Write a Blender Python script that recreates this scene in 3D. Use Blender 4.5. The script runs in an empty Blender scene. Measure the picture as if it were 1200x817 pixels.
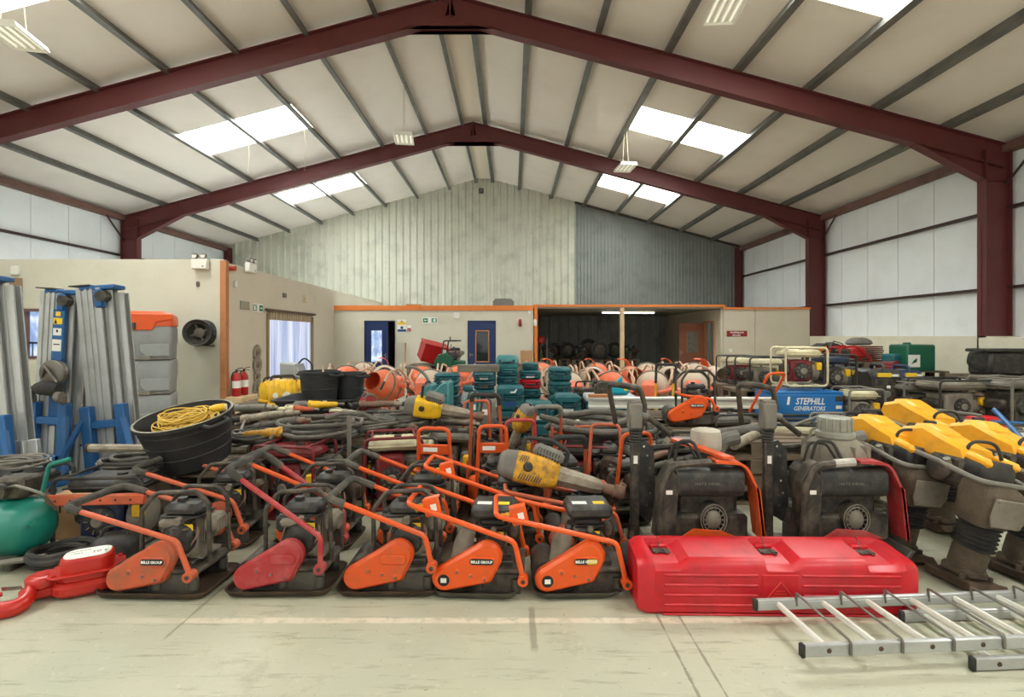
import bpy, bmesh, math, random
from mathutils import Vector, Matrix, Euler
sc = bpy.context.scene
col = sc.collection
R = math.radians
PI = math.pi
rnd = random.Random(7)
EYE = 1.55                       # eye height of the photographer, metres


def at(px, py, Y):
    """world point at depth Y that the photograph shows at (px, py)"""
    return Vector(((px - 600) / 600 * Y, Y, EYE + (394 - py) / 600 * Y))


def gx(px, Y):
    return (px - 600) / 600 * Y


def zz(py, Y):
    return EYE + (394 - py) / 600 * Y


# ------------------------------------------------------------------ materials
def lin(c):
    out = []
    for v in c:
        v /= 255.0
        out.append(v / 12.92 if v <= .04045 else ((v + .055) / 1.055) ** 2.4)
    return (out[0], out[1], out[2], 1)


MATS = {}


def M(name, rgb, rough=.5, metal=0., dirt=None, amt=.5, scale=6., bump=0., bscale=60., coat=0., spec=.5):
    m = bpy.data.materials.new(name)
    m.use_nodes = True
    nt = m.node_tree
    b = nt.nodes['Principled BSDF']
    b.inputs['Base Color'].default_value = lin(rgb)
    b.inputs['Roughness'].default_value = rough
    b.inputs['Metallic'].default_value = metal
    b.inputs['Specular IOR Level'].default_value = spec
    if coat:
        b.inputs['Coat Weight'].default_value = coat
    if dirt or bump:
        tc = nt.nodes.new('ShaderNodeTexCoord')
    if dirt:
        n = nt.nodes.new('ShaderNodeTexNoise')
        n.inputs['Scale'].default_value = scale
        n.inputs['Detail'].default_value = 6
        n.inputs['Roughness'].default_value = .65
        nt.links.new(tc.outputs['Object'], n.inputs['Vector'])
        r = nt.nodes.new('ShaderNodeValToRGB')
        r.color_ramp.elements[0].position = .62 - .35 * amt
        r.color_ramp.elements[1].position = .80 - .2 * amt
        nt.links.new(n.outputs['Fac'], r.inputs['Fac'])
        mx = nt.nodes.new('ShaderNodeMix')
        mx.data_type = 'RGBA'
        mx.inputs[6].default_value = lin(rgb)
        mx.inputs[7].default_value = lin(dirt)
        mul = nt.nodes.new('ShaderNodeMath')
        mul.operation = 'MULTIPLY'
        mul.inputs[1].default_value = min(1, .35 + amt * .6)
        nt.links.new(r.outputs['Color'], mul.inputs[0])
        nt.links.new(mul.outputs[0], mx.inputs[0])
        nt.links.new(mx.outputs[2], b.inputs['Base Color'])
        ra = nt.nodes.new('ShaderNodeMath')
        ra.operation = 'MULTIPLY_ADD'
        ra.inputs[1].default_value = .3 * (1 - rough)
        ra.inputs[2].default_value = rough
        nt.links.new(mul.outputs[0], ra.inputs[0])
        nt.links.new(ra.outputs[0], b.inputs['Roughness'])
    if bump:
        n2 = nt.nodes.new('ShaderNodeTexNoise')
        n2.inputs['Scale'].default_value = bscale
        n2.inputs['Detail'].default_value = 4
        nt.links.new(tc.outputs['Object'], n2.inputs['Vector'])
        bp = nt.nodes.new('ShaderNodeBump')
        bp.inputs['Strength'].default_value = bump
        bp.inputs['Distance'].default_value = .01
        nt.links.new(n2.outputs['Fac'], bp.inputs['Height'])
        nt.links.new(bp.outputs['Normal'], b.inputs['Normal'])
    MATS[name] = m
    return m


def emit(name, rgb, strength):
    m = bpy.data.materials.new(name)
    m.use_nodes = True
    b = m.node_tree.nodes['Principled BSDF']
    b.inputs['Base Color'].default_value = lin(rgb)
    b.inputs['Emission Color'].default_value = lin(rgb)
    b.inputs['Emission Strength'].default_value = strength
    MATS[name] = m
    return m


# ------------------------------------------------------------------ mesh builder
def fillet(pts, rad, n=5, closed=False):
    pts = [Vector(p) for p in pts]
    N = len(pts)
    out = []
    for i, p in enumerate(pts):
        if not closed and i in (0, N - 1):
            out.append(p)
            continue
        a, c = pts[i - 1], pts[(i + 1) % N]
        d1, d2 = (a - p), (c - p)
        l1, l2 = d1.length, d2.length
        if l1 < 1e-6 or l2 < 1e-6:
            continue
        d1 /= l1
        d2 /= l2
        ang = d1.angle(d2)
        if ang > PI - .05:
            out.append(p)
            continue
        t = min(rad / math.tan(ang / 2), l1 * .49, l2 * .49)
        q1, q2 = p + d1 * t, p + d2 * t
        for k in range(n + 1):
            u = k / n
            out.append((1 - u) ** 2 * q1 + 2 * u * (1 - u) * p + u * u * q2)
    return out


def hull2(circles, n=14):
    """outline (ccw) of the convex hull of circles (x, z, r)"""
    P = []
    for (x, z, r) in circles:
        for k in range(n * 2):
            a = PI * k / n
            P.append((round(x + r * math.cos(a), 6), round(z + r * math.sin(a), 6)))
    P = sorted(set(P))

    def half(seq):
        h = []
        for p in seq:
            while len(h) > 1 and (h[-1][0] - h[-2][0]) * (p[1] - h[-2][1]) - (h[-1][1] - h[-2][1]) * (p[0] - h[-2][0]) <= 0:
                h.pop()
            h.append(p)
        return h
    a = half(P)
    b = half(P[::-1])
    return a[:-1] + b[:-1]


def rrect(w, h, r, n=4):
    out = []
    for sx, sy, a0 in ((1, 1, 0), (-1, 1, 90), (-1, -1, 180), (1, -1, 270)):
        for k in range(n + 1):
            a = R(a0 + 90 * k / n)
            out.append((sx * (w / 2 - r) + r * math.cos(a), sy * (h / 2 - r) + r * math.sin(a)))
    return out


def inset(pts, d):
    n = len(pts)
    out = []
    for i in range(n):
        p0, p, p1 = Vector(pts[i - 1]), Vector(pts[i]), Vector(pts[(i + 1) % n])
        e1, e2 = (p - p0), (p1 - p)
        if e1.length < 1e-9 or e2.length < 1e-9:
            out.append((p.x, p.y))
            continue
        e1.normalize()
        e2.normalize()
        n1, n2 = Vector((-e1.y, e1.x)), Vector((-e2.y, e2.x))
        m = n1 + n2
        if m.length < 1e-6:
            m = n1
        m.normalize()
        q = p + m * (d / max(.5, m.dot(n1)))
        out.append((q.x, q.y))
    return out


class MB:
    def __init__(s, mat=None):
        s.v = []
        s.f = []
        s.mi = []
        s.mats = []
        s.c = 0
        s.T = None
        if mat:
            s.use(mat)

    def use(s, m):
        if m not in s.mats:
            s.mats.append(m)
        s.c = s.mats.index(m)
        return s

    def add(s, vs, fs):
        o = len(s.v)
        if s.T is not None:
            s.v.extend([s.T @ Vector(p) for p in vs])
        else:
            s.v.extend([Vector(p) for p in vs])
        for f in fs:
            s.f.append([i + o for i in f])
            s.mi.append(s.c)
        return s

    def box(s, c, d, b=0., rot=None):
        hx, hy, hz = d[0] / 2, d[1] / 2, d[2] / 2
        b = min(b, hx * .95, hy * .95, hz * .95)
        c = Vector(c)
        rm = Euler(rot).to_matrix() if rot else None

        def P(x, y, z):
            p = Vector((x, y, z))
            if rm:
                p = rm @ p
            return p + c
        S = (-1, 1)
        if b <= 0:
            vs = [P(x * hx, y * hy, z * hz) for z in S for y in S for x in S]
            return s.add(vs, [(0, 2, 3, 1), (4, 5, 7, 6), (0, 1, 5, 4), (2, 6, 7, 3), (0, 4, 6, 2), (1, 3, 7, 5)])
        vs = []
        ix = {}
        for z in S:
            for y in S:
                for x in S:
                    for k in range(3):
                        ix[(x, y, z, k)] = len(vs)
                        vs.append(P(x * (hx - (0 if k == 0 else b)), y * (hy - (0 if k == 1 else b)), z * (hz - (0 if k == 2 else b))))
        fs = []

        def face(ids, nrm):
            a, bb, cc = vs[ids[0]], vs[ids[1]], vs[ids[2]]
            nn = (bb - a).cross(cc - bb)
            w = rm @ Vector(nrm) if rm else Vector(nrm)
            fs.append(ids if nn.dot(w) > 0 else ids[::-1])
        for g in S:
            face([ix[(g, y, z, 0)] for (y, z) in ((-1, -1), (1, -1), (1, 1), (-1, 1))], (g, 0, 0))
            face([ix[(x, g, z, 1)] for (x, z) in ((-1, -1), (1, -1), (1, 1), (-1, 1))], (0, g, 0))
            face([ix[(x, y, g, 2)] for (x, y) in ((-1, -1), (1, -1), (1, 1), (-1, 1))], (0, 0, g))
        for a in S:
            for d2 in S:
                face([ix[(a, d2, -1, 0)], ix[(a, d2, 1, 0)], ix[(a, d2, 1, 1)], ix[(a, d2, -1, 1)]], (a, d2, 0))
                face([ix[(a, -1, d2, 0)], ix[(a, 1, d2, 0)], ix[(a, 1, d2, 2)], ix[(a, -1, d2, 2)]], (a, 0, d2))
                face([ix[(-1, a, d2, 1)], ix[(1, a, d2, 1)], ix[(1, a, d2, 2)], ix[(-1, a, d2, 2)]], (0, a, d2))
                for e in S:
                    face([ix[(a, d2, e, 0)], ix[(a, d2, e, 1)], ix[(a, d2, e, 2)]], (a, d2, e))
        return s.add(vs, fs)

    @staticmethod
    def frame(d):
        d = d.normalized()
        u = Vector((0, 0, 1)) if abs(d.z) < .95 else Vector((1, 0, 0))
        a = d.cross(u).normalized()
        return a, a.cross(d).normalized()

    def cyl(s, p0, p1, r0, r1=None, n=14, cap=True):
        return s.rev(p0, p1, [(0, r0), (1, r0 if r1 is None else r1)], n, cap)

    def rev(s, p0, p1, prof, n=16, cap=True, sq=None):
        """solid of revolution about p0->p1; prof = [(t along the axis 0..1, radius)]"""
        p0, p1 = Vector(p0), Vector(p1)
        d = p1 - p0
        a, b = s.frame(d)
        vs = []
        for (t, r) in prof:
            c = p0 + d * t
            for k in range(n):
                th = 2 * PI * (k + .5) / n
                vs.append(c + a * (r * math.cos(th)) + b * (r * math.sin(th)))
        fs = []
        for i in range(len(prof) - 1):
            for k in range(n):
                k2 = (k + 1) % n
                fs.append((i * n + k, i * n + k2, (i + 1) * n + k2, (i + 1) * n + k))
        if cap:
            fs.append(tuple(range(n))[::-1])
            o = (len(prof) - 1) * n
            fs.append(tuple(o + k for k in range(n)))
        return s.add(vs, fs)

    def tube(s, pts, r, n=8, rad=0., closed=False, seg=5, cap=True):
        pts = [Vector(p) for p in pts]
        if rad:
            pts = fillet(pts, rad, seg, closed)
        N = len(pts)
        rs = r if isinstance(r, (list, tuple)) else None
        d0 = (pts[1] - pts[0])
        a, b = s.frame(d0)
        prev = d0.normalized()
        vs = []
        for i, p in enumerate(pts):
            if closed:
                d = (pts[(i + 1) % N] - pts[i - 1])
            elif i == 0:
                d = pts[1] - p
            elif i == N - 1:
                d = p - pts[i - 1]
            else:
                d = (pts[i + 1] - p).normalized() + (p - pts[i - 1]).normalized()
            if d.length < 1e-9:
                d = prev.copy()
            d.normalize()
            q = prev.rotation_difference(d)
            a = q @ a
            b = q @ b
            prev = d
            rr = rs[min(i, len(rs) - 1)] if rs else r
            for k in range(n):
                th = 2 * PI * k / n
                vs.append(p + a * (rr * math.cos(th)) + b * (rr * math.sin(th)))
        fs = []
        for i in range(N if closed else N - 1):
            j = (i + 1) % N
            for k in range(n):
                k2 = (k + 1) % n
                fs.append((i * n + k, i * n + k2, j * n + k2, j * n + k))
        if cap and not closed:
            fs.append(tuple(range(n))[::-1])
            fs.append(tuple((N - 1) * n + k for k in range(n)))
        return s.add(vs, fs)

    def prism(s, pts, o, u, w, depth, b=0.):
        """outline pts (2D, ccw seen against the extrusion) laid in plane o,u,w; extruded along u x w by depth"""
        o, u, w = Vector(o), Vector(u).normalized(), Vector(w).normalized()
        nrm = u.cross(w)
        area = sum(pts[i - 1][0] * pts[i][1] - pts[i][0] * pts[i - 1][1] for i in range(len(pts)))
        if area < 0:
            pts = pts[::-1]
        n = len(pts)
        loops = []
        if b:
            ins = inset(pts, b)
            loops = [(ins, 0), (pts, b), (pts, depth - b), (ins, depth)]
        else:
            loops = [(pts, 0), (pts, depth)]
        vs = []
        for (pp, h) in loops:
            for (x, y) in pp:
                vs.append(o + u * x + w * y + nrm * h)
        fs = []
        for i in range(len(loops) - 1):
            for k in range(n):
                k2 = (k + 1) % n
                fs.append((i * n + k, i * n + k2, (i + 1) * n + k2, (i + 1) * n + k))
        fs.append(tuple(range(n))[::-1])
        fs.append(tuple((len(loops) - 1) * n + k for k in range(n)))
        return s.add(vs, fs)

    def loft(s, loops, cap=True, closed=False):
        n = len(loops[0])
        vs = [p for l in loops for p in l]
        fs = []
        L = len(loops)
        for i in range(L if closed else L - 1):
            j = (i + 1) % L
            for k in range(n):
                k2 = (k + 1) % n
                fs.append((i * n + k, i * n + k2, j * n + k2, j * n + k))
        if cap and not closed:
            fs.append(tuple(range(n))[::-1])
            fs.append(tuple((L - 1) * n + k for k in range(n)))
        return s.add(vs, fs)

    def ell(s, c, r, n=14, m=8):
        c = Vector(c)
        loops = []
        for i in range(1, m):
            a = PI * i / m
            loops.append([c + Vector((r[0] * math.sin(a) * math.cos(2 * PI * k / n), r[1] * math.sin(a) * math.sin(2 * PI * k / n), -r[2] * math.cos(a))) for k in range(n)])
        return s.loft(loops)

    def quad(s, a, b, c, d):
        return s.add([a, b, c, d], [(0, 1, 2, 3)])

    def strip(s, pts, u, depth, th):
        """bent sheet: polyline pts (3D, in a plane) swept along vector u by depth, with thickness th"""
        u = Vector(u).normalized()
        pts = [Vector(p) for p in pts]
        N = len(pts)
        offs = []
        for i in range(N):
            d = (pts[min(i + 1, N - 1)] - pts[max(i - 1, 0)]).normalized()
            offs.append(d.cross(u).normalized() * th)
        loop = []
        for i in range(N):
            loop.append((pts[i], pts[i] + u * depth, pts[i] + u * depth + offs[i], pts[i] + offs[i]))
        return s.loft([list(l) for l in loop])

    def build(s, name, parent=None, smooth=38, mat=None):
        me = bpy.data.meshes.new(name)
        me.from_pydata([tuple(p) for p in s.v], [], s.f)
        for m in s.mats:
            me.materials.append(m)
        if len(s.mats) > 1:
            me.polygons.foreach_set('material_index', s.mi)
        bm = bmesh.new()
        bm.from_mesh(me)
        bmesh.ops.recalc_face_normals(bm, faces=bm.faces)
        bm.to_mesh(me)
        bm.free()
        if smooth:
            me.polygons.foreach_set('use_smooth', [True] * len(me.polygons))
            me.set_sharp_from_angle(angle=R(smooth))
        o = bpy.data.objects.new(name, me)
        col.objects.link(o)
        if parent is not None:
            o.parent = parent
        return o


def tag(o, label=None, cat=None, group=None, kind=None):
    if label:
        o['label'] = label
    if cat:
        o['category'] = cat
    if group:
        o['group'] = group
    if kind:
        o['kind'] = kind
    return o


def thing(name, label, cat, loc=(0, 0, 0), rz=0., group=None, rot=None):
    o = bpy.data.objects.new(name, None)
    o.empty_display_size = .1
    col.objects.link(o)
    o.location = loc
    o.rotation_euler = rot if rot else (0, 0, rz)
    return tag(o, label, cat, group)


def copy_tree(o, parent=None):
    c = o.copy()
    col.objects.link(c)
    if parent is not None:
        c.parent = parent
    for ch in list(o.children):
        copy_tree(ch, c)
    return c


def put(o, loc, rz=0., label=None, group=None, rot=None, scale=None):
    o.location = loc
    o.rotation_euler = rot if rot else (0, 0, rz)
    if label:
        o['label'] = label
    if group:
        o['group'] = group
    if scale:
        o.scale = (scale,) * 3 if not isinstance(scale, tuple) else scale
    return o


def struct(name, mb, smooth=38, parent=None):
    o = mb.build(name, parent, smooth)
    if parent is None:
        o['kind'] = 'structure'
    return o


def text(name, s, size, mat, parent, loc, rot=(PI / 2, 0, 0), depth=.0008, align='CENTER', shear=0., sx=1., bold=0.):
    cu = bpy.data.curves.new(name, 'FONT')
    cu.body = s
    cu.size = size
    cu.extrude = depth
    cu.align_x = align
    cu.align_y = 'CENTER'
    cu.shear = shear
    cu.offset = bold
    cu.resolution_u = 2
    t = bpy.data.objects.new(name + '_curve', cu)
    col.objects.link(t)
    dg = bpy.context.evaluated_depsgraph_get()
    me = bpy.data.meshes.new_from_object(t.evaluated_get(dg))
    bpy.data.objects.remove(t)
    bpy.data.curves.remove(cu)
    me.materials.clear()
    me.materials.append(mat)
    me.transform(Matrix.LocRotScale(Vector(loc), Euler(rot), Vector((1, 1, 1))) @ Matrix.Diagonal((sx, 1, 1, 1)))
    me.name = name
    o = bpy.data.objects.new(name, me)
    col.objects.link(o)
    if parent is not None:
        o.parent = parent
    return o
# ------------------------------------------------------------------ palette
BLACK = M('black plastic', (38, 37, 36), .45, dirt=(92, 86, 76), amt=.45, scale=11)
DARK = M('grimy dark metal', (50, 47, 43), .5, .3, dirt=(116, 104, 88), amt=.6, scale=12)
RUBBER = M('black rubber', (40, 39, 37), .75, dirt=(84, 78, 68), amt=.5)
FOAM = M('dusty foam grip', (58, 56, 51), .85, dirt=(112, 104, 92), amt=.6, bump=.3)
GREYP = M('grey dusty plastic', (104, 101, 94), .6, dirt=(140, 132, 118), amt=.6)
STEEL = M('dull steel', (128, 124, 116), .42, .7, dirt=(96, 84, 70), amt=.5)
CHROME = M('bright steel', (205, 203, 198), .22, .9)
ALU = M('aluminium extrusion', (186, 187, 186), .38, .5, dirt=(150, 148, 143), amt=.4, scale=3)
ALUW = M('pale ribbed aluminium', (222, 220, 210), .42, .35)
CASTG = M('dusty cast grey', (132, 124, 110), .75, .1, dirt=(96, 86, 72), amt=.6)
MUD = M('dried mud on steel', (98, 86, 70), .9, .1, dirt=(66, 55, 44), amt=.6, scale=9, bump=.4)
RUST = M('rusty plate', (68, 54, 43), .72, .35, dirt=(112, 86, 62), amt=.55, scale=9, bump=.2)
PLATE = M('worn dark plate', (82, 79, 73), .5, .5, dirt=(122, 114, 100), amt=.55, scale=7)
ORANGE = M('orange paint', (214, 82, 26), .4, dirt=(150, 92, 62), amt=.36, scale=11)
ORANGEF = M('faded orange paint', (198, 88, 52), .5, dirt=(134, 92, 70), amt=.55, scale=9)
ORANGEB = M('bright orange plastic', (226, 86, 22), .36, dirt=(160, 92, 58), amt=.28, scale=12)
REDF = M('faded red paint', (166, 42, 46), .45, dirt=(176, 96, 90), amt=.5, scale=12)
RED = M('red paint', (172, 22, 22), .38, dirt=(140, 50, 40), amt=.25)
REDB = M('red plastic', (194, 24, 36), .34, dirt=(140, 22, 30), amt=.5, scale=5)
MAROON = M('dark red paint', (112, 26, 30), .5, dirt=(80, 40, 36), amt=.4)
YELLOW = M('yellow plastic', (232, 182, 26), .45, dirt=(150, 116, 54), amt=.4, scale=8)
YELLOWW = M('worn yellow housing', (214, 156, 32), .5, dirt=(86, 74, 54), amt=.6, scale=22)
YELLOWR = M('amber yellow hood', (240, 170, 28), .4, dirt=(196, 134, 44), amt=.3)
CABLE = M('yellow cable', (214, 176, 72), .55)
TEAL = M('teal plastic case', (18, 86, 92), .5, dirt=(66, 116, 118), amt=.35)
TEALD = M('dark teal plastic', (18, 66, 76), .5, dirt=(50, 84, 88), amt=.35)
TEALL = M('light teal plastic', (54, 122, 124), .5, dirt=(110, 150, 148), amt=.4)
CYAN = M('bright turquoise plastic', (22, 162, 182), .4)
GREEN = M('green tank paint', (22, 120, 104), .4, dirt=(50, 110, 96), amt=.35)
GREEND = M('dark green paint', (14, 88, 62), .5)
BLUE = M('blue lift paint', (30, 88, 142), .42, dirt=(60, 104, 150), amt=.35)
BLUEG = M('generator blue', (24, 108, 176), .45, dirt=(60, 112, 156), amt=.3)
NAVY = M('navy door paint', (22, 44, 92), .5)
NAVYP = M('navy plastic', (30, 44, 72), .5, dirt=(60, 66, 78), amt=.3)
CREAM = M('cream plastic', (214, 204, 168), .55, dirt=(150, 138, 112), amt=.45)
CREAMT = M('cream dusty tube', (198, 172, 146), .6, dirt=(196, 108, 80), amt=.5, scale=14)
SALMON = M('dusty salmon orange', (226, 106, 74), .6, dirt=(206, 160, 134), amt=.5, scale=7)
DRUMC = M('cement covered drum', (196, 180, 160), .85, dirt=(214, 122, 90), amt=.3, scale=5, bump=.3)
DRUMO = M('orange drum', (226, 104, 58), .6, dirt=(188, 160, 136), amt=.45, scale=6)
WHITE = M('white plastic', (226, 224, 214), .5)
LABELW = M('white label', (232, 230, 222), .6)
LABELY = M('yellow label', (236, 196, 40), .6)
LABELB = M('label black', (22, 22, 22), .6)
LABELG = M('safety green', (10, 112, 80), .6)
LABELR = M('sign red', (142, 26, 30), .6)
LABELBL = M('sign blue', (32, 72, 128), .6)
GREYBIN = M('grey tank plastic', (150, 152, 152), .55, dirt=(128, 128, 124), amt=.35, scale=3)
BINBLK = M('black rubber tub', (38, 38, 38), .55, dirt=(62, 60, 56), amt=.35, scale=4)
PORC = M('maroon steel', (94, 40, 40), .5, dirt=(84, 36, 36), amt=.4, scale=2)
PURL = M('galvanised purlin', (110, 108, 102), .45, .3, dirt=(70, 70, 66), amt=.4, scale=2)
EAVE = M('eaves timber brown', (116, 84, 74), .6, dirt=(90, 66, 60), amt=.4, scale=2)
WOOD = M('bare timber', (184, 122, 78), .65, dirt=(146, 96, 62), amt=.4, scale=5)
WOODL = M('light timber', (206, 178, 138), .65, dirt=(170, 142, 108), amt=.4)
FASC = M('orange fascia', (222, 124, 50), .6, dirt=(196, 106, 48), amt=.3)
PALLET = M('weathered pallet timber', (112, 96, 78), .8, dirt=(78, 66, 54), amt=.5)
BROWND = M('brown door veneer', (150, 92, 66), .5, dirt=(130, 78, 58), amt=.4, scale=2)
CARD = M('cardboard', (178, 138, 98), .8, dirt=(150, 112, 80), amt=.4)
HOSE = M('dusty grey hose', (98, 93, 84), .65, dirt=(58, 54, 48), amt=.55, scale=12)
HOSED = M('dark hose', (66, 62, 56), .7, dirt=(110, 102, 90), amt=.5, scale=10)
DUSTROD = M('dusty tool steel', (156, 146, 128), .55, .35, dirt=(92, 78, 64), amt=.55, scale=14)
RUSTROD = M('rusty tool barrel', (134, 104, 88), .75, .2, dirt=(96, 76, 64), amt=.5, scale=14)
GLASSD = M('dark glass', (38, 46, 50), .1, spec=.8)

# ------------------------------------------------------------------ surfaces of the shed
def floor_mat():
    m = bpy.data.materials.new('painted concrete floor')
    m.use_nodes = True
    nt = m.node_tree
    N, L = nt.nodes.new, nt.links.new
    b = nt.nodes['Principled BSDF']
    tc = N('ShaderNodeTexCoord')
    sep = N('ShaderNodeSeparateXYZ')
    L(tc.outputs['Object'], sep.inputs[0])

    def noise(scale, detail=6, rough=.6, vec=None):
        n = N('ShaderNodeTexNoise')
        n.inputs['Scale'].default_value = scale
        n.inputs['Detail'].default_value = detail
        n.inputs['Roughness'].default_value = rough
        L(vec or tc.outputs['Object'], n.inputs['Vector'])
        return n.outputs['Fac']

    def ramp(x, a, c):
        r = N('ShaderNodeMapRange')
        r.inputs[1].default_value = a
        r.inputs[2].default_value = c
        r.clamp = True
        L(x, r.inputs[0])
        return r.outputs[0]

    def math_(op, x, y=None):
        n = N('ShaderNodeMath')
        n.operation = op
        for i, q in enumerate((x, y)):
            if q is None:
                continue
            if isinstance(q, (int, float)):
                n.inputs[i].default_value = q
            else:
                L(q, n.inputs[i])
        return n.outputs[0]

    def mix(f, a, c):
        n = N('ShaderNodeMix')
        n.data_type = 'RGBA'
        L(f, n.inputs[0])
        for i, q in ((6, a), (7, c)):
            if isinstance(q, tuple):
                n.inputs[i].default_value = lin(q)
            else:
                L(q, n.inputs[i])
        return n.outputs[2]
    big = ramp(noise(.9), .35, .68)
    c = mix(big, (170, 171, 150), (188, 184, 160))
    st = N('ShaderNodeMapping')
    st.inputs['Scale'].default_value = (1.2, 9, 1)
    st.inputs['Rotation'].default_value = (0, 0, .12)
    L(tc.outputs['Object'], st.inputs[0])
    c = mix(math_('MULTIPLY', ramp(noise(2.2, 8, .7, st.outputs[0]), .55, .70), .7), c, (124, 120, 100))
    c = mix(math_('MULTIPLY', ramp(noise(1.1, 9, .75), .56, .66), .5), c, (134, 124, 100))
    c = mix(math_('MULTIPLY', ramp(noise(16, 6, .75), .60, .70), .7), c, (206, 200, 178))
    c = mix(math_('MULTIPLY', ramp(noise(30, 4, .8), .63, .70), .8), c, (112, 100, 80))
    # shade under the machines, painted into the floor colour in patches
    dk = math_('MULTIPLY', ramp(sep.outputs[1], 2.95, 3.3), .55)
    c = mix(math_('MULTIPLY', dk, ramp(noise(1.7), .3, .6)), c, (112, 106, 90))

    def band(axis, pos, half, soft):
        d = math_('ABSOLUTE', math_('SUBTRACT', sep.outputs[axis], pos))
        wob = math_('MULTIPLY', math_('SUBTRACT', noise(7), .5), soft * 2)
        return ramp(math_('ADD', d, wob), half, half * .55)
    # worn white line along the row
    wl = math_('MULTIPLY', band(1, 2.79, .034, .012), ramp(noise(9, 7, .7), .36, .52))
    wl = math_('MULTIPLY', wl, ramp(sep.outputs[0], -2.2, -1.7))
    c = mix(math_('MULTIPLY', wl, .85), c, (220, 208, 188))
    # saw cuts in the slab
    for x, hw in ((.805, .008), (.925, .006), (-4.1, .008), (4.4, .008)):
        c = mix(math_('MULTIPLY', band(0, x, hw, .012), .6), c, (94, 82, 66))
    for x, y0, y1, hw in ((.11, 2.5, 2.95, .022), (-1.78, 2.6, 3.2, .012)):
        f = math_('MULTIPLY', band(0, x, hw, .012), math_('MULTIPLY', ramp(sep.outputs[1], y0, y0 + .05), ramp(sep.outputs[1], y1, y1 - .05)))
        c = mix(math_('MULTIPLY', f, .55), c, (112, 102, 84))
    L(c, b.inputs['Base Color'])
    rr = N('ShaderNodeMapRange')
    rr.inputs[3].default_value = .38
    rr.inputs[4].default_value = .62
    L(noise(3), rr.inputs[0])
    L(rr.outputs[0], b.inputs['Roughness'])
    bp = N('ShaderNodeBump')
    bp.inputs['Strength'].default_value = .25
    bp.inputs['Distance'].default_value = .004
    L(noise(26, 6, .7), bp.inputs['Height'])
    L(bp.outputs['Normal'], b.inputs['Normal'])
    return m


FLOOR = floor_mat()
LINING = M('roof lining board', (228, 219, 208), .8, dirt=(216, 206, 194), amt=.4, scale=.8)
WALLP = M('white wall panels', (238, 242, 243), .7, dirt=(226, 228, 226), amt=.4, scale=1.2)
BLOCKW = M('cream painted wall', (206, 202, 184), .75, dirt=(198, 190, 168), amt=.4, scale=1.6, bump=.15, bscale=30)
BLOCKL = M('painted blockwork ledge', (224, 218, 196), .75, dirt=(204, 196, 172), amt=.4, scale=1.6, bump=.2, bscale=30)
PARTG = M('magnolia partition', (206, 196, 176), .75, dirt=(192, 182, 160), amt=.4, scale=1.2)
CLADL = M('beige profiled cladding', (196, 196, 180), .6, dirt=(150, 150, 136), amt=.4, scale=1.5)
CLADG = M('grey corrugated cladding', (134, 138, 134), .55, .1, dirt=(106, 110, 108), amt=.4, scale=1.5)
CLADD = M('grey cladding of the store', (150, 152, 146), .6, dirt=(78, 80, 76), amt=.4, scale=1.5)
GREYW = M('grey store wall', (150, 142, 126), .75)
GRP = emit('lit translucent rooflight', (240, 245, 242), 15)
BRIGHTW = None

XL, XR, YG, ZE, ZR, XA = -12.4, 9.95, 22.15, 5.42, 8.42, -1.22
Y0 = -7.0
SL = (ZR - ZE) / (XR - XA)


def roofz(x):
    return ZR - SL * abs(x - XA)


struct('floor', MB(FLOOR).box((-1, 8, -.1), (24, 32, .2)))
# roof lining, built round the rooflights
LIGHTS_R = [(3.06, 5.82), ]
bays = [(-4.3, -2.9), (1.2, 2.6), (6.6, 8.0), (12.65, 14.05), (17.95, 19.3)]


def roof_side(name, x0, x1, hx0, hx1):
    mb = MB(LINING)
    cuts = []
    ys = [Y0]
    for a, b in bays:
        ys += [a, b]
    ys.append(YG)
    for i in range(len(ys) - 1):
        ya, yb = ys[i], ys[i + 1]
        spans = [(x0, x1)] if i % 2 == 0 else [(x0, hx0), (hx1, x1)]
        for (a, b) in spans:
            za, zb = roofz(a), roofz(b)
            vs = [(a, ya, za), (b, ya, zb), (b, yb, zb), (a, yb, za)]
            vs += [(x, y, z + .12) for (x, y, z) in vs]
            mb.add(vs, [(0, 1, 2, 3), (7, 6, 5, 4), (0, 4, 5, 1), (1, 5, 6, 2), (2, 6, 7, 3), (3, 7, 4, 0)])
    return struct(name, mb, 0)


roof_side('ceiling', XA, XR + .15, 3.06, 5.82)
roof_side('ceiling_left', XL - .15, XA, -8.22, -5.46)
n = 0
for (a, b) in bays:
    for (u, v) in ((3.06, 5.82), (-8.22, -5.46)):
        n += 1
        mb = MB(GRP)
        zu, zv = roofz(u) + .06, roofz(v) + .06
        vs = [(u, a, zu), (v, a, zv), (v, b, zv), (u, b, zu)]
        vs += [(x, y, z + .03) for x, y, z in vs]
        mb.add(vs, [(0, 1, 2, 3), (7, 6, 5, 4), (0, 4, 5, 1), (1, 5, 6, 2), (2, 6, 7, 3), (3, 7, 4, 0)])
        w = struct('window_%d' % n, mb, 0)
        tag(w, 'bright translucent rooflight panel in the %s roof slope' % ('right' if u > 0 else 'left'), 'rooflight')


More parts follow.
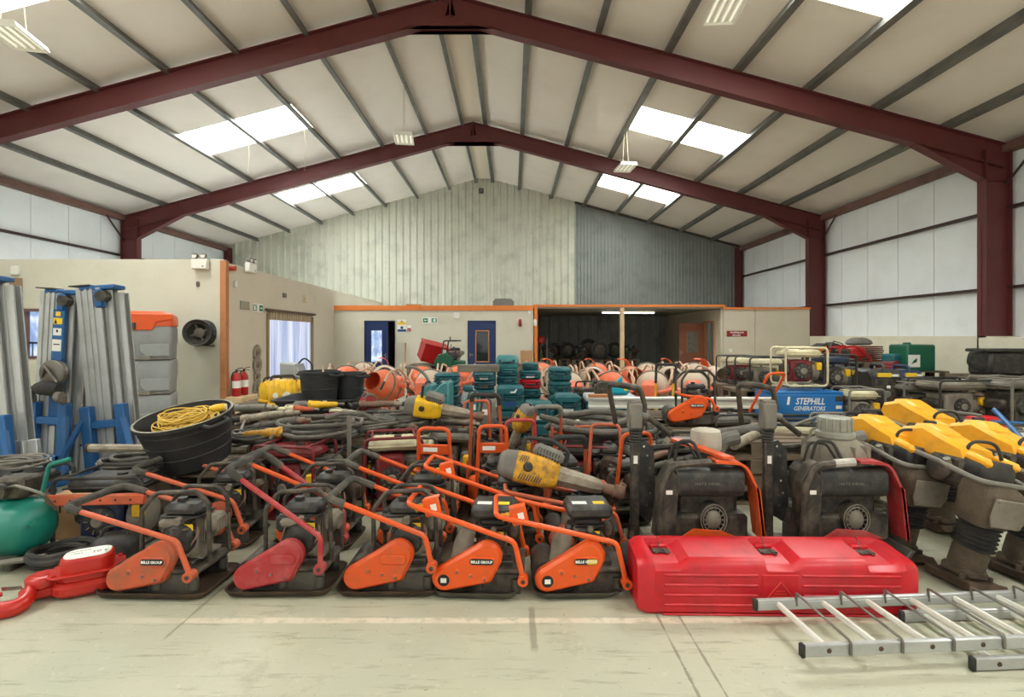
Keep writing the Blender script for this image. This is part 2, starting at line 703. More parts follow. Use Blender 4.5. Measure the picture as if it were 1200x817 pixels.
def beamx(mb, x0, z0, x1, z1, y, w, d, tf=.016):
    """I-section beam in the xz plane, section depth d below the given top line"""
    a, b = Vector((x0, y, z0)), Vector((x1, y, z1))
    dirn = (b - a).normalized()
    nrm = Vector((-dirn.z, 0, dirn.x))
    if nrm.z < 0:
        nrm = -nrm
    for (o0, o1, ww) in ((0, tf, w), (d - tf, d, w), (0, d, .012)):
        vs = []
        for p in (a, b):
            for yy in (-ww / 2, ww / 2):
                for oo in (o0, o1):
                    vs.append(p - nrm * oo + Vector((0, yy, 0)))
        mb.add(vs, [(0, 1, 3, 2), (4, 6, 7, 5), (0, 4, 5, 1), (2, 3, 7, 6), (0, 2, 6, 4), (1, 5, 7, 3)])


def columnx(mb, x0, x1, y, z0, z1, w=.2, tf=.016):
    xc = (x0 + x1) / 2
    mb.box((x0 + tf / 2, y, (z0 + z1) / 2), (tf, w, z1 - z0))
    mb.box((x1 - tf / 2, y, (z0 + z1) / 2), (tf, w, z1 - z0))
    mb.box((xc, y, (z0 + z1) / 2), (x1 - x0, .014, z1 - z0))


def haunch(mb, xo, xi, y, zo_top, depth, xs, sign):
    """tapered web under the rafter next to a column"""
    pts = [(xi, zo_top - depth - .02), (xi, zo_top - depth - .4), (xs, roofz(xs) - .2 - depth)]
    p3 = [(x, y - .007, z) for x, z in pts] + [(x, y + .007, z) for x, z in pts]
    mb.add(p3, [(0, 1, 2), (5, 4, 3), (0, 3, 4, 1), (1, 4, 5, 2), (2, 5, 3, 0)])
    a, b = Vector((pts[1][0], y, pts[1][1])), Vector((pts[2][0], y, pts[2][1]))
    mb.add([a + Vector((0, -.1, 0)), a + Vector((0, .1, 0)), b + Vector((0, .1, 0)), b + Vector((0, -.1, 0)),
            a + Vector((0, -.1, -.018)), a + Vector((0, .1, -.018)), b + Vector((0, .1, -.018)), b + Vector((0, -.1, -.018))],
           [(0, 1, 2, 3), (7, 6, 5, 4), (0, 4, 5, 1), (1, 5, 6, 2), (2, 6, 7, 3), (3, 7, 4, 0)])


DR = .46
for i, y in enumerate((4.15, 10.15, 16.15)):
    mb = MB(PORC)
    pz = .14                                             # purlin depth between lining and rafter
    columnx(mb, XR - .12 - .52, XR - .12, y, 0, roofz(XR) - pz - .05)
    columnx(mb, XL + .12, XL + .12 + .52, y, 0, roofz(XL) - pz - .05)
    beamx(mb, XA, ZR - pz, XR - .12, roofz(XR - .12) - pz, y, .2, DR)
    beamx(mb, XA, ZR - pz, XL + .12, roofz(XL + .12) - pz, y, .2, DR)
    haunch(mb, XR - .1, XR - .63, y, roofz(XR - .63) - pz, DR - .05, XR - 2.0, 1)
    haunch(mb, XL + .1, XL + .63, y, roofz(XL + .63) - pz, DR - .05, XL + 2.0, -1)
    # apex haunch
    za = ZR - pz - DR
    pts = [(XA - 1.0, roofz(XA - 1.0) - pz - DR + .03), (XA, za + .05), (XA + 1.0, roofz(XA + 1.0) - pz - DR + .03), (XA + .95, za - .17), (XA - .95, za - .17)]
    vs = [(x, y - .09, z) for x, z in pts] + [(x, y + .09, z) for x, z in pts]
    mb.add(vs, [(0, 1, 2, 3, 4), (9, 8, 7, 6, 5)] + [(k, (k + 1) % 5, (k + 1) % 5 + 5, k + 5) for k in range(5)])
    mb.box((XA, y, ZR - pz - DR / 2 - .06), (.03, .2, DR + .14))
    # stiffeners at the knees and small purlin cleats
    for xk in (XR - .38, XL + .38):
        mb.box((xk, y, roofz(xk) - pz - DR - .3), (.5, .12, .014))
    struct('trim_%d' % (i + 1), mb, 0)['label'] = 'maroon steel portal frame spanning the shed'
# gable columns
mb = MB(PORC)
columnx(mb, XR - .4, XR - .12, YG - .25, 0, ZE - .1, .15)
columnx(mb, XL + .12, XL + .4, YG - .25, 0, ZE - .1, .15)
struct('trim_4', mb, 0)
# purlins
mb = MB(PURL)
pxs = [.3 + 1.38 * k for k in range(7)] + [XA - .37] + [-2.72 - 1.38 * k for k in range(7)] + [XA + .37]
for x in pxs:
    z = roofz(x)
    s = SL if x < XA else -SL
    th = math.atan(s)
    mb.box((x, (Y0 + YG) / 2, z - .075), (.065, YG - Y0, .15), rot=(0, -th, 0))
    mb.box((x + .04, (Y0 + YG) / 2, z - .142), (.09, YG - Y0, .012), rot=(0, -th, 0))
struct('trim_5', mb, 0)
mb = MB(M('ridge board', (226, 212, 192), .8))
mb.box((XA, (Y0 + YG) / 2, ZR - .06), (.62, YG - Y0, .02))
struct('trim_6', mb, 0)
# eaves beams, side rails and knee braces
mb = MB(EAVE)
for x, s in ((XR - .06, -1), (XL + .06, 1)):
    mb.box((x + s * .08, (Y0 + YG) / 2, ZE - .14), (.2, YG - Y0, .17))
struct('trim_7', mb, 0)
mb = MB(M('dark side rail', (58, 36, 34), .55))
for x in (XR - .08, XL + .08):
    for z in (2.52, 4.1):
        mb.box((x, (Y0 + YG) / 2, z), (.14, YG - Y0, .055))
for y in (4.15, 10.15, 16.15):
    for x, s in ((XR - .1, -1), (XL + .1, 1)):
        for d in (-1, 1):
            mb.tube([(x + s * .1, y + d * .05, 4.55), (x + s * .1, y + d * .75, 5.2)], .025, 6)
struct('trim_8', mb, 0)

# side walls with panel joints
def side_wall(name, x, s, base):
    mb = MB(WALLP)
    y = Y0
    k = 0
    while y < YG - .01:
        w = min(1.12, YG - y)
        mb.box((x, y + w / 2, (ZE + base) / 2), (.06, w - .018, ZE - base))
        y += w
    mb.use(M('panel joint', (196, 196, 188), .7) if 'panel joint' not in MATS else MATS['panel joint'])
    mb.box((x + s * .03, (Y0 + YG) / 2, (ZE + base) / 2), (.04, YG - Y0, ZE - base))
    struct(name, mb, 0)


side_wall('wall_right', XR, 1, 1.5)
side_wall('wall_left', XL, -1, 0)
mb = MB(BLOCKL)
mb.box((9.62, (10.0 + YG) / 2, .775), (.62, YG - 10.0, 1.55))
mb.box((9.52, (Y0 + 10.0) / 2, .76), (.82, 10.0 - Y0, 1.52))
struct('wall_right_base', mb, 0)

# gable cladding: profiled sheets
def sheet(mb, x0, x1, y, pitch, depth, top, z0=0, flat=.3):
    xs = []
    x = x0
    while x < x1 - 1e-6:
        for (f, d) in ((0, 0), (flat, 0), (flat + .14, 1), (flat + .3, 1), (flat + .44, 0)):
            xx = x + f * pitch
            if xx <= x1:
                xs.append((xx, y - d * depth))
        x += pitch
    xs.append((x1, y))
    n = len(xs)
    vs = [(a, b, z0) for a, b in xs] + [(a, b, top(a)) for a, b in xs]
    mb.add(vs, [(i, i + 1, n + i + 1, n + i) for i in range(n - 1)])


mb = MB(CLADL)
sheet(mb, XL, 2.77, YG, .30, .075, roofz)
g1 = struct('wall_back', mb, 0)
mb = MB(CLADG)
sheet(mb, 2.77, XR, YG - .03, .15, .05, roofz, flat=.2)
mb.box((2.77, YG - .06, 4.2), (.05, .03, 7))
struct('wall_back_grey', mb, 0)
mb = MB(DARK)
a, b = Vector((2.7, YG - .12, roofz(2.7) - .06)), Vector((XR, YG - .12, roofz(XR) - .06))
mb.tube([a, b], .05, 4)
struct('trim_9', mb, 0)
struct('wall_back_backing', MB(GREYP).add(
    [(XL - .2, YG + .08, 0), (XR + .2, YG + .08, 0), (XR + .2, YG + .08, ZE), (XA, YG + .08, ZR + .1), (XL - .2, YG + .08, ZE)], [(0, 1, 2, 3, 4)]), 0)

# ------------------------------------------------------------------ offices built inside the shed
def wall_with_holes(mb, axis, pos, a0, a1, z0, z1, th, holes):
    """wall along x (axis 0) or y (axis 1); holes = (a, b, zlow, zhigh) sorted"""
    def bx(p0, p1, q0, q1):
        if p1 - p0 < 1e-4 or q1 - q0 < 1e-4:
            return
        c = ((p0 + p1) / 2, pos, (q0 + q1) / 2) if axis == 0 else (pos, (p0 + p1) / 2, (q0 + q1) / 2)
        d = (p1 - p0, th, q1 - q0) if axis == 0 else (th, p1 - p0, q1 - q0)
        mb.box(c, d)
    c = a0
    for (a, b, zl, zh) in holes:
        bx(c, a, z0, z1)
        bx(a, b, z0, zl)
        bx(a, b, zh, z1)
        c = b
    bx(c, a1, z0, z1)


YF, XO, HO, HB = 9.85, -5.55, 2.98, 2.45
# left office: front and side
mb = MB(BLOCKW)
wall_with_holes(mb, 0, YF + .06, XL + .05, XO, 0, 3.03, .12, [(-9.46, -8.55, 1.12, 2.08)])
struct('wall_office_front', mb, 0)
mb = MB(PARTG)
wall_with_holes(mb, 1, XO - .06, YF + .12, YG - .1, 0, HO, .12, [(11.6, 14.25, 0, 2.12)])
struct('wall_office_side', mb, 0)
mb = MB(WOOD)
mb.box((XO + .012, YF - .02, 1.5), (.11, .05, 3.0))
mb.box((XO + .03, YF + .03, 1.5), (.05, .12, 3.0))
struct('trim_10', mb, 0)
mb = MB(WALLP)
mb.box((-9.04, 16.0, 2.9), (6.7, 12.0, .05))
struct('ceiling_office', mb, 0)
# far partition
YP = 16.0
mb = MB(BLOCKW)
x_d1, x_d2 = gx(427, YP), gx(463, YP)
x_e1, x_e2 = gx(548, YP), gx(581, YP)
wall_with_holes(mb, 0, YP + .06, XO, gx(625, YP), 0, HB, .12, [(x_d1, x_d2, 0, 2.02), (x_e1, x_e2, 0, 2.02)])
struct('wall_partition', mb, 0)
mb = MB(FASC)
mb.box(((XO + .66) / 2, YP - .01, HB - .02), (.66 - XO, .05, .15))
mb.box((gx(628, YP), YP + .02, 1.24), (.1, .17, 2.48))
mb.box(((.66 + 6.65) / 2, YP + .02, 2.5), (6.0, .12, .07))
struct('trim_11', mb, 0)
mb = MB(FASC)
mb.box(((6.6 + 9.3) / 2, YP + .02, 2.42), (2.72, .14, .06))
struct('trim_12', mb, 0)
mb = MB(PARTG)
mb.box(((6.62 + 9.3) / 2, YP + .06, 1.2), (2.68, .12, 2.4))
wall_with_holes(mb, 1, 6.62, YP + .12, YG - .1, 0, 2.42, .1, [(16.62, 17.5, 0, 2.0)])
struct('wall_store_right', mb, 0)
mb = MB(GREYW)
mb.box((3.6, 19.05, 2.44), (6.0, 6.1, .05))
struct('ceiling_store', mb, 0)
mb = MB(CLADD)
sheet(mb, .6, 6.6, YG - .15, .42, .05, lambda a: 2.42)
struct('wall_store_back', mb, 0)
mb = MB(GREYW)
mb.box((.58, 19.1, 1.22), (.1, 6.0, 2.44))
struct('wall_store_left', mb, 0)
mb = MB(WOODL)
mb.box((gx(729, YP), YP + .03, 1.22), (.13, .13, 2.44), .008)
struct('trim_13', mb, 0)
mb = MB(WALLP)
mb.box((-2.4, 19.0, 2.48), (6.2, 6.0, .05))
struct('ceiling_partition', mb, 0)
mb = MB(GREYW)                                           # dark passage seen through the half open blue door
mb.box((-4.1, 18.6, 1.22), (.1, 5.0, 2.44))
struct('wall_passage', mb, 0)

# office window and strip-curtain doorway
def lit_mat(name, c0, c1, c2, strength, sx):
    m = bpy.data.materials.new(name)
    m.use_nodes = True
    nt = m.node_tree
    N, L = nt.nodes.new, nt.links.new
    b = nt.nodes['Principled BSDF']
    tc = N('ShaderNodeTexCoord')
    mp = N('ShaderNodeMapping')
    mp.inputs['Scale'].default_value = sx
    L(tc.outputs['Object'], mp.inputs[0])
    n_ = N('ShaderNodeTexNoise')
    n_.inputs['Scale'].default_value = 1
    n_.inputs['Detail'].default_value = 3
    L(mp.outputs[0], n_.inputs['Vector'])
    r = N('ShaderNodeValToRGB')
    r.color_ramp.elements[0].position = .34
    r.color_ramp.elements[0].color = lin(c0)
    r.color_ramp.elements[1].position = .62
    r.color_ramp.elements[1].color = lin(c2)
    e = r.color_ramp.elements.new(.5)
    e.color = lin(c1)
    L(n_.outputs['Fac'], r.inputs['Fac'])
    L(r.outputs['Color'], b.inputs['Emission Color'])
    b.inputs['Base Color'].default_value = lin((150, 155, 170))
    b.inputs['Emission Strength'].default_value = strength
    b.inputs['Roughness'].default_value = .25
    return m


CURT = lit_mat('daylight through pvc strips', (120, 140, 190), (196, 208, 240), (236, 240, 252), .45, (30, 5, .25))
WINL = lit_mat('daylight window pane', (40, 80, 150), (120, 160, 210), (225, 235, 250), .6, (4, 4, 3))
w = MB(WINL)
w.box((-9.0, YF + .1, 1.6), (.9, .01, .95))
w = struct('window_20', w, 0)
fr = MB(EAVE)
for (x, z, dx, dz) in ((-9.4, 1.6, .07, .96), (-8.58, 1.6, .05, .96), (-9.0, 2.05, .9, .05), (-9.0, 1.14, .95, .05)):
    fr.box((x, YF + .05, z), (dx, .13, dz))
fr.build('window_frame', w, 0)
fr = MB(NAVYP)
fr.box((-9.0, YF + .085, 1.42), (.8, .02, .035))
for k in range(7):
    fr.box((-9.3 + .1 * k, YF + .085, 1.27), (.012, .015, .28))
fr.build('glazing_bar', w, 0)
# ================================================================== builders
def engine(parent, T, tank=BLACK, cool=DARK, filt=BLACK, recoil=BLACK, label=None, s=1.0):
    """small petrol engine; origin under its middle, recoil starter towards -y"""
    T = T @ Matrix.Scale(s, 4)
    mb = MB(cool)
    mb.T = T
    mb.box((0, 0, .09), (.22, .2, .18), .025)
    for k in range(7):
        mb.box((.07 + .012 * k, .02, .17), (.005, .15 - .006 * abs(k - 3), .15), 0)
    mb.box((.11, .02, .17), (.09, .07, .08), .01)
    mb.box((0, 0, .008), (.3, .2, .016))
    mb.cyl((0, .1, .1), (0, .17, .1), .03)
    mb.box((-.06, -.02, .22), (.16, .2, .06), .02)
    mb.tube([(-.02, -.08, .24), (-.1, -.11, .2), (-.13, -.1, .1)], .006, 5, .03)
    mb.use(CASTG).box((.04, -.1, .06), (.09, .05, .09), .015)
    mb.rev((.0, -.1, .24), (.0, -.13, .24), [(0, .03), (1, .022)], 10)
    for (x, z) in ((-.09, .03), (.09, .03), (-.09, .15), (.09, .14)):
        mb.cyl((x, -.1, z), (x, -.108, z), .008, n=6)
    mb.use(RUSTROD).tube([(.1, -.07, .2), (.13, -.12, .16), (.08, -.13, .08), (-.04, -.12, .04)], .007, 5, .03)
    mb.use(BLACK).tube([(.13, .0, .22), (.12, -.09, .27), (.02, -.12, .25)], .006, 5, .03)
    e = mb.build('engine', parent)
    m2 = MB(tank)
    m2.T = T
    m2.box((-.01, 0, .295), (.25, .17, .085), .03)
    m2.box((-.01, 0, .262), (.265, .185, .012), .004)
    m2.use(BLACK).cyl((-.05, 0, .335), (-.05, 0, .362), .03)
    m2.build('fuel_tank', e)
    m3 = MB(recoil)
    m3.T = T
    m3.rev((0, -.09, .12), (0, -.155, .12), [(0, .105), (.5, .105), (.85, .09), (1, .06), (1.02, .03)], 20)
    m3.use(DARK)
    for k in range(12):
        a = 2 * PI * k / 12
        m3.box((.075 * math.cos(a), -.148, .12 + .075 * math.sin(a)), (.03, .008, .006), 0, (0, -a, 0))
    m3.box((.07, -.14, .2), (.05, .02, .016), .006)
    m3.build('recoil_starter', e)
    m4 = MB(filt)
    m4.T = T
    m4.box((-.15, .02, .19), (.1, .13, .12), .025)
    m4.cyl((-.15, .02, .25), (-.15, .02, .27), .035)
    m4.build('air_filter', e)
    m5 = MB(CASTG if cool is CASTG else RUST)
    m5.T = T
    m5.box((.17, .01, .2), (.1, .16, .12), .03)
    for k in range(5):
        m5.box((.222, -.05 + .03 * k, .2), (.006, .012, .08))
    m5.build('exhaust', e)
    if label:
        m6 = MB(label)
        m6.T = T
        m6.box((.05, -.1015, .2), (.075, .003, .04))
        m6.build('sticker', e)
    return e


def tray(mb, L, W, r, h=.045):
    def lp(d, z):
        return [(x, y, z) for x, y in rrect(L - 2 * d, W - 2 * d, max(.012, r - d * .5), 4)]
    mb.loft([lp(.045, 0), lp(.02, .012), lp(0, h), lp(.011, h), lp(.03, .02), lp(.055, .014)])


def badge(parent, s, loc, size, w, h, bg=LABELB, fg=LABELW, rot=(PI / 2, 0, 0), split=None, shear=0):
    mb = MB(bg)
    mb.T = Matrix.LocRotScale(Vector(loc), Euler(rot), Vector((1, 1, 1)))
    mb.prism(rrect(w, h, min(w, h) * .45), (0, 0, -.003), (1, 0, 0), (0, 1, 0), .0035)
    if split:
        mb.use(split).prism(rrect(w * .46, h * .86, h * .35), (w * .25, 0, .0008), (1, 0, 0), (0, 1, 0), .0006)
    b = mb.build('badge', parent, 0)
    if s:
        off = Euler(rot).to_matrix() @ Vector((0, 0, .0022))
        text('lettering', s, size, fg, b, Vector(loc) + off, rot, .0004, shear=shear, bold=.0008)
    return b


def compactor(label, loc, rz, paint, arm, hw=(.2, .2), L=.62, W=.43, group=None, pan=RUST, grip=None, brand=True,
              tank=BLACK, cool=DARK, bracket=None, top='engine', flip=False, engine_s=1.0, steel=None, frame=True,
              grip_len=.1, exh=False, cover=True, plain=False, panel=False, name='plate_compactor'):
    """plate compactor: front (exciter) at -x, belt cover towards -y. arm = [(x, z) pivot, elbow, ..., grip end]"""
    t = thing(name, label, 'compactor', loc, rz, group)
    mb = MB(pan)
    tray(mb, L, W, .075)
    mb.use(PLATE if pan is not PLATE else DARK)
    mb.box((-.05, 0, .03), (.3, W - .14, .035), .01)
    for sy in (-1, 1):
        mb.box((.12, sy * (W / 2 - .075), .075), (.3, .012, .12), .004)
        for sx in (.02, .24):
            mb.cyl((sx, sy * (W / 2 - .075), .045), (sx, sy * (W / 2 - .075), .11), .03)
    mb.build('base_plate', t)
    mb = MB(DARK)
    mb.cyl((-.18, -W / 2 + .07, .125), (-.18, W / 2 - .07, .125), .078, n=18)
    mb.box((-.18, 0, .07), (.15, W - .16, .06), .01)
    mb.build('exciter', t)
    mb = MB(DARK)
    mb.box((.12, 0, .155), (.34, W - .1, .025), .006)
    mb.box((.12, 0, .18), (.2, W - .2, .03), .005)
    mb.build('engine_bed', t)
    T = Matrix.Translation((.1, .03, .19)) @ Matrix.Rotation(R(180) if flip else 0, 4, 'Z')
    engine(t, T, tank, cool, s=engine_s * .95, label=LABELY if not plain else None)
    if cover:
        yc = -W / 2 + .075
        out = hull2([(-.18, .12, .072), (.075, .255, .088), (.07, .14, .04)], 10)
        mb = MB(paint)
        mb.prism(out, (0, yc, 0), (1, 0, 0), (0, 0, 1), .066, .016)
        mb.prism(inset(out, .014), (0, yc - .065, 0), (1, 0, 0), (0, 0, 1), .006, .004)
        mb.prism([(x + .045, z + .235) for x, z in rrect(.155, .056, .022)], (0, yc - .07, 0), (1, 0, 0), (0, 0, 1), .008, .005)
        for (x, z, r) in ((-.1, .17, .02), (-.02, .15, .013), (.06, .13, .016)):
            mb.rev((x, yc - .068, z), (x, yc - .076, z), [(0, r), (.6, r), (1, r * .7)], 10)
        cv = mb.build('belt_cover', t)
        mb = MB(STEEL)
        for (x, z) in ((-.1, .17), (-.02, .15), (.06, .13)):
            mb.cyl((x, yc - .075, z), (x, yc - .083, z), .008, n=6)
        mb.build('bolts', cv)
        if brand:
            badge(cv, 'BELLE GROUP', (.045, yc - .0805, .235), .0205, .138, .034, split=(LABELY if brand == 2 else None))
        if exh or brand == 2:
            mb = MB(LABELB)
            mb.cyl((-.18, yc - .07, .12), (-.18, yc - .0745, .12), .034, n=20)
            mb.use(LABELW).box((-.18, yc - .0752, .12), (.034, .002, .026))
            mb.build('warning_plate', cv)
    if exh:
        mb = MB(CASTG)
        mb.rev((-.125, -.09, .14), (-.055, -.06, .36), [(0, .05), (.3, .052), (.6, .06), (.75, .06), (.8, .052), (1, .05)], 16)
        mb.build('sand_filter', t)
    if frame:
        mb = MB(steel or DARK)
        mb.tube([(-.09, -.12, .1), (-.095, -.12, .5), (-.02, -.1, .6), (.2, -.06, .6), (.27, -.05, .53), (.28, -.05, .15)], .0135, 8, .06)
        mb.tube([(-.09, .15, .1), (-.095, .15, .48), (0, .15, .57), (.2, .15, .57), (.27, .15, .5), (.28, .15, .15)], .0135, 8, .06)
        mb.build('lifting_frame', t)
    # handle
    p = [Vector((x, 0, z)) for x, z in arm]
    n = len(p)
    def yw(i, sgn):
        u = i / max(1, n - 1)
        return sgn * (hw[0] * (1 - u) + hw[1] * u)
    near = [Vector((q.x, yw(i, -1), q.z)) for i, q in enumerate(p)]
    far = [Vector((q.x, yw(i, 1), q.z)) for i, q in enumerate(p)]
    pts = near + far[::-1]
    mb = MB(paint)
    mb.tube(pts, .0155, 9, .06)
    for q in (near[0], far[0]):
        mb.cyl(q + Vector((0, -.03, 0)), q + Vector((0, .03, 0)), .03, n=14)
        mb.use(DARK).cyl(q + Vector((0, -.034, 0)), q + Vector((0, .034, 0)), .013, n=8).use(paint)
    h = mb.build('handle', t)
    if grip:
        a, b = near[-1], near[-2]
        c, d = far[-1], far[-2]
        ln = grip_len
        pp = [a + (b - a).normalized() * ln, a, c, c + (d - c).normalized() * ln * 1.6]
        mb = MB(grip)
        mb.tube(pp, .0225, 9, .06)
        mb.build('grip', h)
    if bracket:
        u, kind = bracket
        a = near[-1].lerp(near[-2], u)
        c = far[-1].lerp(far[-2], u)
        dr = (near[-2] - near[-1]).normalized()
        if kind == 'plate':
            mb = MB(paint)
            mid = (a + c) / 2
            ax = (c - a)
            mb.T = Matrix.Translation(mid) @ Matrix((ax.normalized(), dr, ax.normalized().cross(dr))).transposed().to_4x4()
            mb.box((0, 0, 0), (ax.length + .01, .085, .02), .006)
            b_ = mb.build('cross_plate', h)
            m2 = MB(LABELW)
            m2.T = mb.T
            m2.box((-.03, 0, .0108), (ax.length * .45, .035, .002))
            m2.box((-.03, 0, -.0108), (ax.length * .45, .035, .002))
            m2.build('sticker', b_)
        else:
            mb = MB(paint)
            mb.T = Matrix.Translation(a + Vector((0, .02, .0))) @ Matrix.Rotation(R(-14), 4, 'Y')
            mb.box((0, 0, .03), (.1, .012, .11), .008)
            mb.box((0, .03, .075), (.1, .07, .01), .004)
            b_ = mb.build('control_bracket', h)
            m2 = MB(LABELW)
            m2.T = mb.T
            m2.box((.01, -.007, .025), (.035, .002, .04))
            m2.build('sticker', b_)
            m2 = MB(YELLOWW)
            m2.T = mb.T
            m2.rev((-.05, .01, .04), (-.1, .01, .04), [(0, .02), (.4, .024), (.6, .02), (1, .026)], 10)
            m2.build('throttle_knob', b_)
    if panel:
        mb = MB(BLACK)
        mb.box((.1, .05, .465), (.28, .24, .085), .025)
        w_ = mb.build('water_tank', t)
        m2 = MB(LABELW)
        m2.box((.04, .0, .5085), (.09, .05, .003))
        m2.build('sticker', w_)
        m2 = MB(LABELY)
        m2.box((.16, .0, .5085), (.07, .05, .003))
        m2.build('sticker', w_)
    return t


def heavy_breaker(label, cat='breaker', body=YELLOWW, cap=GREYP, group=None, vent=True, handle=True):
    """big petrol breaker lying along +x (tool end at +x), body centre line on z = 0"""
    t = thing('heavy_breaker', label, cat, group=group)
    mb = MB(cap)
    mb.loft([[Vector((x, y * s, z * s)) for y, z in rrect(.25, .23, .07, 4)] for x, s in ((-.33, .45), (-.315, .7), (-.28, .92), (-.2, 1.0), (-.19, 1.0))])
    mb.use(BLACK).cyl((-.36, 0, 0), (-.33, 0, 0), .03)
    mb.build('rear_cap', t)
    mb = MB(body)
    mb.loft([[Vector((x, y * s, z * s)) for y, z in rrect(.255, .235, .05, 4)] for x, s in ((-.195, 1), (-.18, 1.02), (-.05, 1.02), (.06, .96), (.13, .8), (.145, .7))])
    hb = mb.build('housing', t)
    mb = MB(BLACK)
    if vent:
        for k in range(9):
            for sy in (-1, 1):
                mb.box((-.15 + .02 * k, sy * .131, -.065), (.008, .004, .045), 0, (0, .3, 0))
        for sy in (-1, 1):
            for k in range(4):
                mb.box((-.165 + .017 * k, sy * .131, .07), (.007, .004, .05), 0, (0, .3, 0))
    mb.rev((-.1, -.128, .015), (-.1, -.16, .015), [(0, .038), (.4, .036), (1, .026)], 16)
    mb.rev((-.1, .128, .015), (-.1, .16, .015), [(0, .038), (.4, .036), (1, .026)], 16)
    mb.build('vents', hb)
    mb = MB(GREYP)                                       # engine cowl on the upper side
    mb.box((.04, 0, .145), (.24, .19, .11), .03, (0, .14, 0))
    cw = mb.build('cowl', t)
    mb = MB(BLACK)
    for k in range(8):
        for r_ in range(2):
            for sy in (-1, 1):
                mb.box((-.05 + .024 * k, sy * .0965, .165 - .04 * r_ - .004 * k), (.008, .004, .03), 0, (0, .2, 0))
    mb.build('vents', cw)
    mb = MB(DUSTROD)
    mb.rev((.13, 0, 0), (.5, 0, -.01), [(0, .075), (.08, .082), (.8, .066), (.92, .06), (1, .045)], 8)
    mb.build('barrel', t)
    mb = MB(RUSTROD)
    mb.rev((.49, 0, -.01), (.68, 0, -.015), [(0, .03), (.25, .04), (.55, .042), (.56, .052), (.95, .055), (1, .048)], 12)
    mb.box((.66, 0, .03), (.05, .03, .06), .01, (0, .4, 0))
    mb.build('tool_holder', t)
    if handle:
        mb = MB(RUBBER)
        mb.tube([(-.16, .03, .1), (-.17, .03, .23), (.05, .03, .25), (.2, .03, .2), (.19, .03, .08)], .017, 8, .05)
        mb.build('handle', t)
    else:
        mb = MB(BLACK)
        mb.tube([(-.13, 0, .1), (-.13, 0, .26)], .018, 8)
        mb.cyl((-.13, -.02, .26), (-.13, .1, .26), .02)
        mb.build('handle', t)
    return t


def air_breaker(label, rod=DUSTROD, body=DUSTROD, L=.75, group=None, name='air_breaker', shroud=None):
    """hand-held breaker lying along +x: D/T handle at -x, ribbed barrel, chisel collar at +x, resting on z = 0"""
    t = thing(name, label, 'breaker', group=group)
    r = .042
    z = r + .006
    mb = MB(body)
    mb.rev((-L * .28, 0, z), (L * .3, 0, z), [(0, r * .8), (.05, r * 1.1), (.18, r * 1.15), (.2, r * .9), (.5, r * .92), (.52, r), (.98, r * .95), (1, r * .7)], 14)
    for k in range(5):
        mb.cyl((-.02 + .03 * k, 0, z), (-.008 + .03 * k, 0, z), r * 1.04, n=14)
    b = mb.build('barrel', t)
    mb = MB(rod)
    mb.rev((L * .29, 0, z), (L * .5, 0, z - .012), [(0, r * .5), (.2, r * .9), (.6, r * .9), (.62, r * .6), (1, r * .55)], 12)
    mb.build('collar', t)
    mb = MB(shroud or RUBBER)
    mb.box((-L * .34, 0, z), (.09, .06, .06), .018)
    mb.tube([(-L * .36, 0, z), (-L * .42, .0, z), (-L * .42, .12, z)], .016, 8, .03)
    mb.tube([(-L * .42, 0, z), (-L * .42, -.12, z)], .016, 8)
    mb.build('handle', t)
    return t


def hand_drill(label, body=YELLOWW, dark=RUBBER, group=None):
    """yellow rotary hammer lying on its side, chuck at -x"""
    t = thing('rotary_hammer', label, 'drill', group=group)
    mb = MB(body)
    mb.rev((-.3, 0, .05), (.0, 0, .055), [(0, .026), (.1, .034), (.62, .038), (.65, .045), (1, .052)], 12)
    mb.box((.02, 0, .06), (.07, .11, .1), .025)
    mb.build('gear_case', t)
    mb = MB(dark)
    mb.box((.12, .01, .06), (.18, .1, .095), .03)
    mb.tube([(.19, 0, .06), (.27, .03, .06), (.27, .14, .06), (.12, .13, .06)], .022, 8, .05)
    mb.build('motor', t)
    mb = MB(STEEL)
    mb.cyl((-.38, 0, .048), (-.29, 0, .05), .02)
    mb.tube([(-.03, -.02, .05), (-.03, -.16, .02)], .014, 8)
    mb.build('chuck', t)
    return t


def coil(label, mat, R0, r, turns, loc, group=None, name='hose_coil', cat='hose', seed=1, sq=.8, zstep=.6, n=7, tail=True, fill=None):
    rr = random.Random(seed)
    pts = []
    per = 22
    ph = rr.random() * 6
    for i in range(turns * per + 1):
        a = 2 * PI * i / per + ph
        lay = i / per
        rad = R0 * (1 + .11 * math.sin(lay * 2.3 + ph) + .05 * math.sin(a * 2.1 + lay) - .05 * ((lay * 1.7) % 2))
        z = r + (lay * r * 2 * zstep) + .35 * r * math.sin(a * 3 + lay)
        pts.append((rad * math.cos(a) + .1 * R0 * math.sin(lay * 1.9), rad * sq * math.sin(a) + .1 * R0 * math.cos(lay * 1.3), max(r, z)))
    if tail:
        e = Vector(pts[-1])
        pts += [(e.x * 1.2, e.y * 1.2 + .08, e.z * .7 + r * .3), (e.x * 1.5, e.y * 1.4 + .1, max(r, e.z * .3))]
    mb = MB(mat)
    mb.tube(pts, r, n)
    o = mb.build(name)
    o.location = loc
    return tag(o, label, cat, group)


def rod(label, pts, r, mat, name='steel_pipe', cat='pipe', group=None, rad=.1, n=9, end=None):
    mb = MB(mat)
    mb.tube(pts, r, n, rad)
    o = mb.build(name)
    if end:
        a, b = Vector(pts[0]), Vector(pts[1])
        d = (a - b).normalized()
        MB(end).cyl(a - d * .01, a + d * .012, r * 1.12, n=12).build('pipe_end', o)
    return tag(o, label, cat, group)


